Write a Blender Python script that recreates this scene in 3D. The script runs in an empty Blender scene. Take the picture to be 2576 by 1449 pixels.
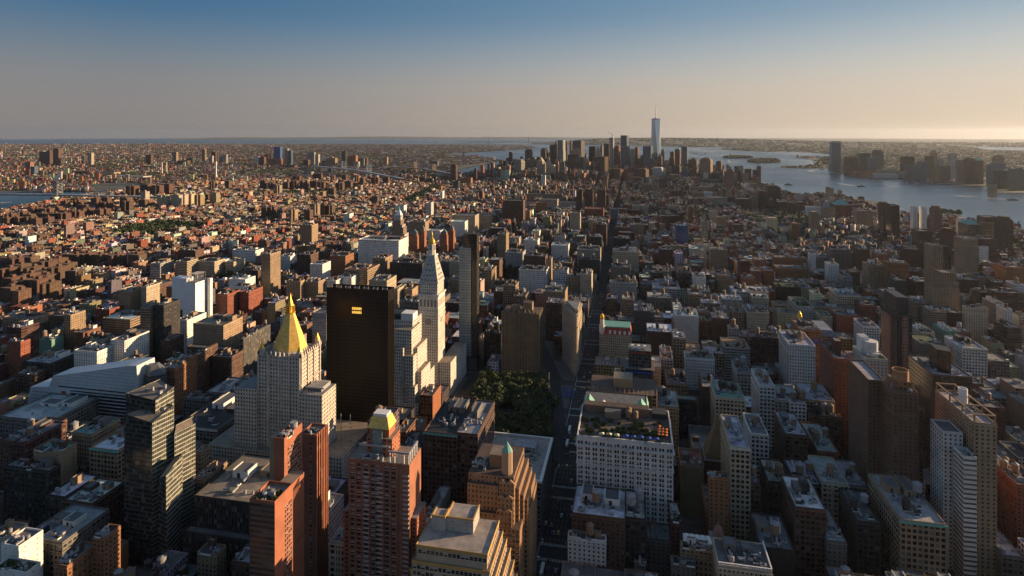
import bpy, bmesh, math, random
import numpy as np
from mathutils import Vector
C = bpy.context.scene
COL = C.collection
# ------------------------------------------------------------------ camera
HC = 330.0
RR = 6371000 * 1.15                      # earth radius with refraction: the ground bends away
cam = bpy.data.cameras.new('camera'); co = bpy.data.objects.new('camera', cam); COL.objects.link(co)
co.location = (0, 0, HC)
co.rotation_euler = (math.radians(90), 0, math.radians(11.3))      # level: uprights stay parallel, the lens is shifted down
cam.sensor_width = 36; cam.lens = 36 * 1510 / 2576; cam.shift_y = -393 / 2576
cam.clip_start = 1; cam.clip_end = 120000
C.camera = co
# ------------------------------------------------------------------ sky, sun, exposure
SUN_EL, SUN_AZ = 11.0, 24.0               # azimuth: degrees from +x towards +y
w = bpy.data.worlds.new('World'); C.world = w; w.use_nodes = True
nt = w.node_tree
sky = nt.nodes.new('ShaderNodeTexSky'); sky.sky_type = 'NISHITA'; sky.sun_disc = False
sky.sun_elevation = math.radians(SUN_EL); sky.sun_rotation = math.radians(90 - SUN_AZ)
sky.altitude = 300; sky.air_density = 1.0; sky.dust_density = .8; sky.ozone_density = 1.6
bgn = nt.nodes['Background']; bgn.inputs['Strength'].default_value = 0.085
# the hazy lower sky: beige at the horizon, brighter towards the sun, melting into the blue above
def W(kind, **kw):
    n = nt.nodes.new(kind)
    for k, v in kw.items(): setattr(n, k, v)
    return n
tc = W('ShaderNodeTexCoord'); spz = W('ShaderNodeSeparateXYZ'); nt.links.new(tc.outputs['Generated'], spz.inputs[0])
dv = W('ShaderNodeVectorMath', operation='DOT_PRODUCT'); nt.links.new(tc.outputs['Generated'], dv.inputs[0]); dv.inputs[1].default_value = (math.cos(math.radians(SUN_AZ)), math.sin(math.radians(SUN_AZ)), 0)
def ramp(stops):
    r = W('ShaderNodeValToRGB'); mr = W('ShaderNodeMapRange'); mr.inputs[1].default_value = -.01; mr.inputs[2].default_value = .25
    nt.links.new(spz.outputs[2], mr.inputs[0]); nt.links.new(mr.outputs[0], r.inputs[0]); r.color_ramp.interpolation = 'B_SPLINE'
    e = r.color_ramp.elements
    while len(e) < len(stops): e.new(.5)
    for el, (p, c) in zip(e, stops): el.position = p; el.color = (*c, 1)
    return r.outputs[0]
ra = ramp([(.0, (.255, .230, .214)), (.30, (.262, .252, .248)), (.50, (.17, .225, .275)), (.72, (.055, .158, .29)), (1, (.033, .128, .25))])
rb_ = ramp([(.0, (.74, .57, .41)), (.30, (.72, .62, .50)), (.50, (.54, .57, .56)), (.72, (.28, .40, .50)), (1, (.15, .29, .44))])
mt = W('ShaderNodeMapRange'); mt.inputs[1].default_value = -.35; mt.inputs[2].default_value = .80; nt.links.new(dv.outputs['Value'], mt.inputs[0])
pw = W('ShaderNodeMath', operation='POWER'); nt.links.new(mt.outputs[0], pw.inputs[0]); pw.inputs[1].default_value = 1.4
mx = W('ShaderNodeMix', data_type='RGBA'); nt.links.new(pw.outputs[0], mx.inputs[0]); nt.links.new(ra, mx.inputs[6]); nt.links.new(rb_, mx.inputs[7])
sc_ = W('ShaderNodeMix', data_type='RGBA', blend_type='MULTIPLY'); sc_.inputs[0].default_value = 1; nt.links.new(mx.outputs[2], sc_.inputs[6]); sc_.inputs[7].default_value = (0.505 / .085, .505 / .085, .505 / .085, 1)   # in balance with the exposure
up = W('ShaderNodeMapRange', interpolation_type='SMOOTHSTEP'); up.inputs[1].default_value = .18; up.inputs[2].default_value = .45; nt.links.new(spz.outputs[2], up.inputs[0])
fin = W('ShaderNodeMix', data_type='RGBA'); nt.links.new(up.outputs[0], fin.inputs[0]); nt.links.new(sc_.outputs[2], fin.inputs[6]); nt.links.new(sky.outputs[0], fin.inputs[7])
nt.links.new(fin.outputs[2], bgn.inputs['Color'])
sl = bpy.data.lights.new('sun', 'SUN'); so = bpy.data.objects.new('sun', sl); COL.objects.link(so)
sl.energy = 4.9; sl.angle = math.radians(0.5); sl.color = (1.0, 0.70, 0.40)
e, a = math.radians(SUN_EL), math.radians(SUN_AZ)
so.rotation_euler = Vector((math.cos(a) * math.cos(e), math.sin(a) * math.cos(e), math.sin(e))).to_track_quat('Z', 'Y').to_euler()
C.view_settings.view_transform = 'Standard'; C.view_settings.look = 'None'
C.view_settings.exposure = 0.98; C.view_settings.gamma = 1.0
C.cycles.max_bounces = 5; C.cycles.diffuse_bounces = 1; C.cycles.glossy_bounces = 2
C.cycles.transmission_bounces = 2; C.cycles.volume_bounces = 0; C.cycles.transparent_max_bounces = 4
rnd = random.Random(7)
def gz(x, y): return -(x * x + y * y) / (2 * RR)
def S(n): return 787 + (23 - n) * 79.8    # centre line of the n-th cross street
# ------------------------------------------------------------------ colours, most lowered below true albedo to deepen the shade
K = dict(br=(.100, .052, .034), rd=(.22, .062, .036), dr=(.085, .028, .022), tn=(.29, .20, .125), cr=(.44, .36, .255), wh=(.68, .66, .62),
         gy=(.145, .132, .12), dk=(.030, .027, .025), lg=(.36, .34, .31), pk=(.27, .145, .105), bk=(.012, .013, .016), gl=(.10, .15, .20), gg=(.05, .08, .075),
         bl=(.04, .12, .30), bz=(.09, .06, .035), tl=(.13, .25, .20), gr=(.05, .075, .025))
K['or'] = (.26, .112, .05); K['mb'] = (.165, .085, .052)
RC = dict(gy=(.13, .13, .135), lg=(.34, .34, .35), wh=(.62, .62, .63), tn=(.24, .19, .145), dk=(.028, .028, .03), gr=(.05, .075, .025), rd=(.18, .055, .04), tl=(.14, .30, .24), br=(.10, .065, .048), bl=(.2, .25, .3))
RC['or'] = (.28, .15, .08)
# style: bay width, storey height, window width share, window height share, glass tint (0 = black glass, 1 = as the frame colour)
ST = dict(L=(3.6, 4.0, .66, .58, .0), A=(3.4, 3.1, .42, .48, .05), O=(2.8, 3.8, .44, .50, .0), G=(1.8, 3.9, .86, .80, .55), H=(8.0, 3.5, .97, .42, .12),
          V=(2.4, 3.7, .52, .95, .0), B=(7.0, 3.6, .10, .18, .0), R=(2.6, 3.3, .40, .52, .0), W=(1.8, 3.9, .5, .5, .9), N=(50, 50, 0, 0, 0), K=(1.8, 3.9, .86, .80, 1.0))
# ------------------------------------------------------------------ materials
def mat(name, base=None, rough=.8, metal=0.0, emit=None):
    m = bpy.data.materials.new(name); m.use_nodes = True
    b = m.node_tree.nodes['Principled BSDF']
    if base: b.inputs['Base Color'].default_value = (*base, 1)
    b.inputs['Roughness'].default_value = rough; b.inputs['Metallic'].default_value = metal
    if emit: b.inputs['Emission Color'].default_value = (*emit[0], 1); b.inputs['Emission Strength'].default_value = emit[1]
    return m
def N(t, kind, **kw):
    n = t.nodes.new(kind)
    for k, v in kw.items():
        if k.startswith('i_'): n.inputs[int(k[2:])].default_value = v
        else: setattr(n, k, v)
    return n
def math_(t, op, a, b=None):
    n = N(t, 'ShaderNodeMath', operation=op)
    for i, v in enumerate((a, b)):
        if v is None: continue
        if isinstance(v, (int, float)): n.inputs[i].default_value = v
        else: t.links.new(v, n.inputs[i])
    return n.outputs[0]
def mixc(t, f, a, b, blend='MIX'):
    n = N(t, 'ShaderNodeMix', data_type='RGBA', blend_type=blend)
    for k, v in ((0, f), (6, a), (7, b)):
        if isinstance(v, (int, float)): n.inputs[k].default_value = v
        elif isinstance(v, tuple): n.inputs[k].default_value = (*v, 1)
        else: t.links.new(v, n.inputs[k])
    return n.outputs[2]
def noise_var(t, col, scale, lo, hi, coord='Object', detail=3):
    tc = N(t, 'ShaderNodeTexCoord'); nz = N(t, 'ShaderNodeTexNoise'); nz.inputs['Scale'].default_value = scale; nz.inputs['Detail'].default_value = detail
    t.links.new(tc.outputs[coord], nz.inputs['Vector'])
    mr = N(t, 'ShaderNodeMapRange'); mr.inputs[1].default_value = .3; mr.inputs[2].default_value = .7; mr.inputs[3].default_value = lo; mr.inputs[4].default_value = hi
    t.links.new(nz.outputs[0], mr.inputs[0])
    return mixc(t, 1.0, col, mr.outputs[0], 'MULTIPLY')
def facade_material():
    m = mat('facade'); t = m.node_tree; L = t.links.new; b = t.nodes['Principled BSDF']
    uv = N(t, 'ShaderNodeAttribute', attribute_name='UVMap'); sp = N(t, 'ShaderNodeSeparateXYZ'); L(uv.outputs['Vector'], sp.inputs[0])
    ca = N(t, 'ShaderNodeAttribute', attribute_name='col'); pa = N(t, 'ShaderNodeAttribute', attribute_name='par')
    ps = N(t, 'ShaderNodeSeparateColor'); L(pa.outputs['Color'], ps.inputs[0])
    u, v = sp.outputs[0], sp.outputs[1]
    du = math_(t, 'ABSOLUTE', math_(t, 'SUBTRACT', math_(t, 'FRACT', u), .5)); dv = math_(t, 'ABSOLUTE', math_(t, 'SUBTRACT', math_(t, 'FRACT', v), .5))
    inu = math_(t, 'LESS_THAN', du, math_(t, 'MULTIPLY', ps.outputs[0], .5)); inv = math_(t, 'LESS_THAN', dv, math_(t, 'MULTIPLY', ps.outputs[1], .5))
    mask = math_(t, 'MULTIPLY', inu, inv)
    cv = N(t, 'ShaderNodeCombineXYZ'); L(math_(t, 'FLOOR', u), cv.inputs[0]); L(math_(t, 'FLOOR', v), cv.inputs[1])
    wn = N(t, 'ShaderNodeTexWhiteNoise', noise_dimensions='2D'); L(cv.outputs[0], wn.inputs['Vector'])
    r = math_(t, 'POWER', wn.outputs[0], 5.0)
    blind = mixc(t, math_(t, 'MULTIPLY', r, .55), (.012, .013, .015), (.30, .27, .22))
    tint = mixc(t, math_(t, 'MULTIPLY', wn.outputs[0], .3), ca.outputs['Color'], (.01, .012, .015))
    glass = mixc(t, ps.outputs[2], blind, tint)
    wall = noise_var(t, ca.outputs['Color'], .12, .82, 1.12)
    wall = noise_var(t, wall, .018, .86, 1.1)
    # storey line: a slightly darker joint below each window row
    jl = math_(t, 'LESS_THAN', math_(t, 'FRACT', v), .07)
    wall = mixc(t, math_(t, 'MULTIPLY', jl, .22), wall, (.03, .03, .03))
    L(mixc(t, mask, wall, glass), b.inputs['Base Color'])
    rg = N(t, 'ShaderNodeMapRange'); rg.inputs[3].default_value = .85; rg.inputs[4].default_value = .13
    L(mask, rg.inputs[0]); L(rg.outputs[0], b.inputs['Roughness'])
    L(math_(t, 'MULTIPLY', math_(t, 'MULTIPLY', mask, ps.outputs[2]), .22), b.inputs['Metallic'])
    return m
def roof_material():
    m = mat('roofing'); t = m.node_tree; b = t.nodes['Principled BSDF']; b.inputs['Roughness'].default_value = .8
    ca = N(t, 'ShaderNodeAttribute', attribute_name='col')
    c = noise_var(t, ca.outputs['Color'], .25, .7, 1.15, detail=5); c = noise_var(t, c, .06, .75, 1.15)
    t.links.new(c, b.inputs['Base Color']); return m
M_FAC, M_ROOF = facade_material(), roof_material()
def var_mat(name, base, rough=.8, metal=0, scale=.5, lo=.75, hi=1.2):
    m = mat(name, base, rough, metal); t = m.node_tree
    t.links.new(noise_var(t, base, scale, lo, hi), t.nodes['Principled BSDF'].inputs['Base Color']); return m
def gold_material():
    m = mat('gilded_tiles', rough=.45, metal=.45); t = m.node_tree; tc = N(t, 'ShaderNodeTexCoord'); wv = N(t, 'ShaderNodeTexWave', bands_direction='Z'); wv.inputs['Scale'].default_value = .34; wv.inputs['Distortion'].default_value = .3
    t.links.new(tc.outputs['Object'], wv.inputs['Vector']); c = noise_var(t, (.80, .49, .125), .35, .72, 1.12, detail=5)
    t.links.new(mixc(t, math_(t, 'MULTIPLY', math_(t, 'LESS_THAN', wv.outputs[1], .12), .4), c, (.30, .17, .05)), t.nodes['Principled BSDF'].inputs['Base Color']); return m
M_GOLD = gold_material()
M_GOLDDK = var_mat('gilded_metal', (.70, .40, .05), .38, .6, 2)
M_STONE = var_mat('limestone', (.52, .46, .39)); M_WHITE = var_mat('white_paint', (.72, .70, .66), .7, 0, .4, .88, 1.08)
M_WOOD = var_mat('tank_wood', (.22, .14, .09), .85, 0, .9); M_TGREY = var_mat('tank_grey', (.25, .25, .26), .7, 0, .9)
M_STEEL = var_mat('galvanised_steel', (.34, .34, .35), .5, .3, 1); M_DARK = var_mat('dark_metal', (.03, .03, .032), .6, .2)
M_BRICK = var_mat('brick', (.16, .08, .055)); M_TEAL = var_mat('green_copper', (.14, .34, .28), .6)
M_GLASS = mat('window_glass', (.014, .016, .02), .08); M_BLIND = mat('window_blind', (.32, .30, .26), .5)
M_GOLDPANEL = mat('golden_emissive', (.5, .35, .1), .5, 0, ((1.0, .55, .08), .55)); M_RED = var_mat('red_paint', (.30, .05, .03)); M_BLUE = var_mat('blue_canvas', (.02, .07, .32))
M_CREAM = var_mat('cream_canvas', (.72, .60, .38)); M_ORANGE = var_mat('orange_canvas', (.75, .20, .03)); M_POOL = mat('pool_water', (.02, .35, .55), .1); M_PAVE = var_mat('paving', (.10, .095, .09), .9, 0, .2)
M_ROAD = var_mat('asphalt', (.024, .024, .026), .9, 0, .1); M_MARK = var_mat('road_paint', (.42, .42, .40)); M_TRUNK = var_mat('bark', (.06, .045, .035))  # asphalt colour darkened to carry the shadow of the street canyons
def foliage_material():
    m = mat('foliage', rough=.75); t = m.node_tree; ca = N(t, 'ShaderNodeAttribute', attribute_name='col')
    t.links.new(ca.outputs['Color'], t.nodes['Principled BSDF'].inputs['Base Color']); return m
M_LEAF = foliage_material()
def water_material():
    m = mat('water', (.018, .060, .095), .3); t = m.node_tree; b = t.nodes['Principled BSDF']
    tc = N(t, 'ShaderNodeTexCoord'); nz = N(t, 'ShaderNodeTexNoise'); nz.inputs['Scale'].default_value = .02; nz.inputs['Detail'].default_value = 6
    mp = N(t, 'ShaderNodeMapping'); mp.inputs['Scale'].default_value = (1, .45, 1); t.links.new(tc.outputs['Object'], mp.inputs[0]); t.links.new(mp.outputs[0], nz.inputs['Vector'])
    bp = N(t, 'ShaderNodeBump'); b.inputs['Specular IOR Level'].default_value = .46; bp.inputs['Strength'].default_value = .5; bp.inputs['Distance'].default_value = 5; t.links.new(nz.outputs[0], bp.inputs['Height']); t.links.new(bp.outputs[0], b.inputs['Normal'])
    nz2 = N(t, 'ShaderNodeTexNoise'); nz2.inputs['Scale'].default_value = .0012; nz2.inputs['Detail'].default_value = 4; t.links.new(mp.outputs[0], nz2.inputs['Vector'])
    mr = N(t, 'ShaderNodeMapRange'); mr.inputs[1].default_value = .35; mr.inputs[2].default_value = .65; mr.inputs[3].default_value = .22; mr.inputs[4].default_value = .42
    t.links.new(nz2.outputs[0], mr.inputs[0]); t.links.new(mr.outputs[0], b.inputs['Roughness']); return m
M_WATER = water_material(); M_BAY = mat('sunlit_bay_water', (.02, .06, .09), .25)
def land_material(name, a, b_, scale):
    m = mat(name, rough=.9); t = m.node_tree; tc = N(t, 'ShaderNodeTexCoord')
    nz = N(t, 'ShaderNodeTexNoise'); nz.inputs['Scale'].default_value = scale; nz.inputs['Detail'].default_value = 8; nz.inputs['Roughness'].default_value = .7; t.links.new(tc.outputs['Object'], nz.inputs['Vector'])
    mr = N(t, 'ShaderNodeMapRange'); mr.inputs[1].default_value = .42; mr.inputs[2].default_value = .58; t.links.new(nz.outputs[0], mr.inputs[0])
    t.links.new(mixc(t, mr.outputs[0], a, b_), t.nodes['Principled BSDF'].inputs['Base Color']); return m
M_LAND = land_material('city_ground', (.022, .022, .023), (.05, .046, .042), .02); M_FARLAND = land_material('far_ground', (.03, .05, .03), (.13, .11, .09), .004)
M_PARK = land_material('park_ground', (.05, .075, .025), (.10, .09, .05), .05)
# ------------------------------------------------------------------ mesh builder
class MB:
    def __init__(s): s.v = []; s.f = []; s.uv = []; s.col = []; s.par = []; s.mi = []; s.mats = []
    def m(s, material):
        if material not in s.mats: s.mats.append(material)
        return s.mats.index(material)
    def poly(s, pts, material, col=(.5, .5, .5), par=(0, 0, 0), uv=None):
        i = len(s.v); s.v.extend(pts); n = len(pts); s.f.append(tuple(range(i, i + n))); s.mi.append(s.m(material))
        s.uv.extend(uv or [(0, 0)] * n); s.col.extend([col] * n); s.par.extend([par] * n)
    def wall(s, p, q, z0, z1, st='N', col=(.5, .5, .5), material=None, bays=None, z2=None):
        b, f, wf, hf, g = ST[st]; L = math.dist(p[:2], q[:2]); n = bays or max(1, round(L / b)); o = rnd.randint(0, 400); r = rnd.randint(0, 400)
        m = max(1, round((z1 - z0) / f)); vb = r; vt = r + m
        s.poly([(p[0], p[1], z0), (q[0], q[1], z0), (q[0], q[1], z1), (p[0], p[1], z1)], material or M_FAC, col, (wf, hf, g), [(o, vb), (o + n, vb), (o + n, vt), (o, vt)])
    def prism(s, pts, z0, z1, st='N', col=(.5, .5, .5), material=None, top=None, topcol=(.2, .2, .2)):
        n = len(pts)                                   # footprint counter-clockwise seen from above
        for i in range(n): s.wall(pts[i], pts[(i + 1) % n], z0, z1, st, col, material)
        if top is not False: s.poly([(x, y, z1) for x, y in pts], top or M_ROOF, topcol)
    def box(s, x0, x1, y0, y1, z0, z1, st='N', col=(.5, .5, .5), material=None, top=None, topcol=(.2, .2, .2)):
        s.prism([(x0, y0), (x1, y0), (x1, y1), (x0, y1)], z0, z1, st, col, material, top if top is not None else material, topcol)
    def frustum(s, a, z0, b, z1, material, col=(.5, .5, .5), cap=True, st='N'):
        n = len(a); bb, f, wf, hf, g = ST[st]
        for i in range(n):
            j = (i + 1) % n; L = math.dist(a[i], a[j]); k = max(1, round(L / bb)); m = max(1, round((z1 - z0) / f)); s.poly([(*a[i], z0), (*a[j], z0), (*b[j], z1), (*b[i], z1)], material, col, (wf, hf, g), [(0, 0), (k, 0), (k * .6, m), (k * .4, m)])
        if cap: s.poly([(x, y, z1) for x, y in b], material, col)
    def ring(s, cx, cy, prof, n, material, col=(.5, .5, .5), rot=0):
        # lathe of (radius, z)
        for (r0, z0), (r1, z1) in zip(prof, prof[1:]):
            for i in range(n):
                a0, a1 = rot + 2 * math.pi * i / n, rot + 2 * math.pi * (i + 1) / n
                c0, s0, c1, s1 = math.cos(a0), math.sin(a0), math.cos(a1), math.sin(a1)
                pts = [(cx + r0 * c0, cy + r0 * s0, z0), (cx + r0 * c1, cy + r0 * s1, z0), (cx + r1 * c1, cy + r1 * s1, z1), (cx + r1 * c0, cy + r1 * s0, z1)]
                if r1 < 1e-4: pts = pts[:3]
                elif r0 < 1e-4: pts = [pts[0], pts[2], pts[3]]
                s.poly(pts, material, col)
    def bar(s, p, q, r, material, col=(.3, .3, .3)):
        p, q = Vector(p), Vector(q); d = (q - p).normalized(); u = d.orthogonal().normalized(); w_ = d.cross(u)
        a = [p + (u * x + w_ * y) * r for x, y in ((1, 1), (-1, 1), (-1, -1), (1, -1))]; b = [x + (q - p) for x in a]
        for i in range(4): s.poly([tuple(a[i]), tuple(a[(i + 1) % 4]), tuple(b[(i + 1) % 4]), tuple(b[i])], material, col)
        s.poly([tuple(x) for x in b], material, col); s.poly([tuple(x) for x in a[::-1]], material, col)
    def build(s, name, parent=None, org=(0, 0, 0), loc=None):
        me = bpy.data.meshes.new(name)
        v = np.array(s.v, dtype=np.float32).reshape(-1, 3) - np.array(org, dtype=np.float32)
        me.from_pydata(v.tolist(), [], s.f)
        for m in s.mats: me.materials.append(m)
        me.polygons.foreach_set('material_index', s.mi)
        me.uv_layers.new(name='UVMap'); me.uv_layers[0].data.foreach_set('uv', np.array(s.uv, dtype=np.float32).ravel())
        for nm, d in (('col', s.col), ('par', s.par)):
            at = me.attributes.new(nm, 'FLOAT_COLOR', 'CORNER'); arr = np.ones((len(d), 4), dtype=np.float32); arr[:, :3] = d; at.data.foreach_set('color', arr.ravel())
        me.update()
        o = bpy.data.objects.new(name, me); COL.objects.link(o)
        if parent: o.parent = parent
        elif loc is not None: o.location = loc
        return o
def tag(o, label=None, cat=None, group=None, kind=None):
    for k, v in (('label', label), ('category', cat), ('group', group), ('kind', kind)):
        if v: o[k] = v
    return o
def thing(name, label, cat, loc, group=None):
    o = bpy.data.objects.new(name, None); o.empty_display_size = 5; COL.objects.link(o); o.location = loc
    return tag(o, label, cat, group)
def inst(name, me, parent, loc, scale=(1, 1, 1), rz=0):
    o = bpy.data.objects.new(name, me); COL.objects.link(o); o.parent = parent; o.location = loc; o.scale = scale; o.rotation_euler[2] = rz
    return o
# shared rooftop parts
def tank_mesh(material, roof, h=5.2, r=2.4, stand=3.5):
    b = MB(); b.ring(0, 0, [(r, stand), (r * .97, stand + h)], 14, material); b.ring(0, 0, [(r * 1.08, stand + h), (0, stand + h + 1.7)], 14, roof)
    for i in range(4): a_ = i * math.pi / 2 + .4; x, y = 1.8 * math.cos(a_), 1.8 * math.sin(a_); b.bar((x, y, 0), (x, y, stand), .16, M_DARK)
    b.bar((-1.3, -1.3, .3), (1.3, 1.3, stand), .1, M_DARK); b.bar((1.3, -1.3, .3), (-1.3, 1.3, stand), .1, M_DARK); b.ring(0, 0, [(0.01, stand), (r, stand)], 14, M_DARK)
    o = b.build('water_tank'); me = o.data; bpy.data.objects.remove(o); return me
TANKS = [tank_mesh(M_WOOD, M_WOOD), tank_mesh(M_WOOD, M_TGREY), tank_mesh(M_TGREY, M_TGREY, 4.6, 2.6, 4.5), tank_mesh(M_DARK, M_DARK, 4.6, 2.2, 2.5)]
def unit_mesh(kind):
    b = MB()
    if kind == 0: b.box(-1.5, 1.5, -1, 1, .3, 2, material=M_STEEL); b.ring(0, 0, [(.8, 2), (.8, 2.35), (.01, 2.35)], 10, M_DARK); b.box(-1.4, 1.4, -.9, .9, 0, .3, material=M_DARK)
    if kind == 1: b.box(-2.5, 2.5, -.5, .5, .8, 1.9, material=M_STEEL); [b.bar((x, 0, 0), (x, 0, .8), .15, M_DARK) for x in (-2, 2)]; b.box(1.6, 2.5, -.5, .5, 1.9, 3.2, material=M_STEEL)
    if kind == 2: b.prism([(-2, -1.5), (2, -1.5), (2, 1.5), (-2, 1.5)], 0, .9, material=M_WHITE, top=False); b.frustum([(-2, -1.5), (2, -1.5), (2, 1.5), (-2, 1.5)], .9, [(-2, -.05), (2, -.05), (2, .05), (-2, .05)], 2.1, M_GLASS)
    if kind == 3: b.ring(0, 0, [(1.1, 0), (1.1, 2.6), (.9, 2.9), (.01, 2.9)], 12, M_TGREY)
    o = b.build('rooftop_unit'); me = o.data; bpy.data.objects.remove(o); return me
UNITS = [unit_mesh(i) for i in range(4)]
def bulk_mesh(ci):
    b = MB(); c = [K['br'], K['tn'], K['gy'], K['wh']][ci]
    b.box(-.5, .5, -.5, .5, 0, 1, 'N', c, None, M_ROOF, RC['gy'])
    for x in (-.5, .44): b.box(x - .01, x + .07, -.51, .51, 1, 1.12, 'N', c, None, M_ROOF, c)
    b.poly([(-.2, -.503, 0), (.0, -.503, 0), (.0, -.503, .7), (-.2, -.503, .7)], M_DARK)
    o = b.build('penthouse'); me = o.data; bpy.data.objects.remove(o); return me
BULK = [bulk_mesh(i) for i in range(4)]
def shrub_mesh():
    b = MB(); r = random.Random(3)
    for i in range(120):
        th, z = r.uniform(0, 6.28), r.uniform(.1, 1.6); q = math.sqrt(r.random()) * (1.3 - .4 * z / 1.6); p = Vector((q * math.cos(th), q * math.sin(th), z)); leafquad(b, r, p, .45)
    o = b.build('roof_plant'); me = o.data; bpy.data.objects.remove(o); return me
def leafquad(b, r, p, sz, lo=.6, hi=1.35):
    n = Vector((r.gauss(0, 1), r.gauss(0, 1), r.gauss(0, 1) + .5)).normalized(); u = n.orthogonal().normalized() * sz; v = n.cross(u)
    k = r.uniform(lo, hi); c = (.045 * k, .066 * k, .018 * k)
    b.poly([tuple(p - u - v * .6), tuple(p + u * .8 - v), tuple(p + u + v * .7), tuple(p - u * .7 + v)], M_LEAF, c)
SHRUB = shrub_mesh()
FOOT = []                                    # footprints taken: x0, x1, y0, y1, h
OCC = []                                     # authored facades that must stay in view
def roof_stuff(root, x0, x1, y0, y1, h, ex, ox, oy, seed):
    r = random.Random(seed); w_, d = x1 - x0, y1 - y0
    t = [c for c in ex if c[0] == 't' and c[1:].isdigit()]; nt_ = int(t[0][1:]) if t else 0
    for i in range(nt_):
        s_ = r.uniform(1.05, 1.35) if w_ > 14 else 1.0; fx = (.5 if nt_ == 1 else .25 + .5 * i / (nt_ - 1)) + r.uniform(-.1, .1)
        inst('water_tank', r.choice(TANKS), root, (x0 + w_ * fx - ox, y0 + d * r.uniform(.2, .55) - oy, h), (s_, s_, s_), r.uniform(0, 1.5))
    if 'p' in ex:
        for i in range(1 if w_ < 20 else 2):
            a_, b_ = w_ * r.uniform(.2, .36), d * r.uniform(.18, .34)
            inst('penthouse', r.choice(BULK), root, (x0 + w_ * (r.uniform(.25, .45) if i == 0 else r.uniform(.6, .8)) - ox, y0 + d * r.uniform(.55, .75) - oy, h), (a_, b_, r.uniform(3, 6)))
    nu = r.randint(9, 15) if 'u' in ex else r.randint(3, 7)
    for i in range(nu):
        s_ = r.uniform(.8, 1.4)
        inst('rooftop_unit', r.choice(UNITS), root, (x0 + w_ * r.uniform(.12, .88) - ox, y0 + d * r.uniform(.1, .5) - oy, h), (s_, s_, s_), r.choice((0, 1.57)))
    if 'g' in ex:
        for i in range(14):
            s_ = r.uniform(.7, 1.6); inst('roof_plant', SHRUB, root, (x0 + w_ * r.uniform(.08, .92) - ox, y0 + d * r.uniform(.05, .6) - oy, h), (s_, s_, s_), r.uniform(0, 6))
def parapet(b, x0, x1, y0, y1, h, col, ht=1.1, t=.5):
    for q in ((x0, x1, y0, y0 + t), (x0, x1, y1 - t, y1), (x0, x0 + t, y0 + t, y1 - t), (x1 - t, x1, y0 + t, y1 - t)): b.box(*q, h, h + ht, 'N', col, None, M_ROOF, tuple(min(1, c * 1.15) for c in col))
NAMES = dict(ap=('apartment_building', 'apartment building'), lo=('loft_building', 'loft building'), of=('office_building', 'office building'), ho=('hotel_building', 'hotel'), bh=('brick_house', 'house'),
             sk=('skyscraper', 'skyscraper'), tw=('glass_tower', 'tower'), vt=('ventilation_tower', 'ventilation tower'), sh=('pier_shed', 'shed'))
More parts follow.
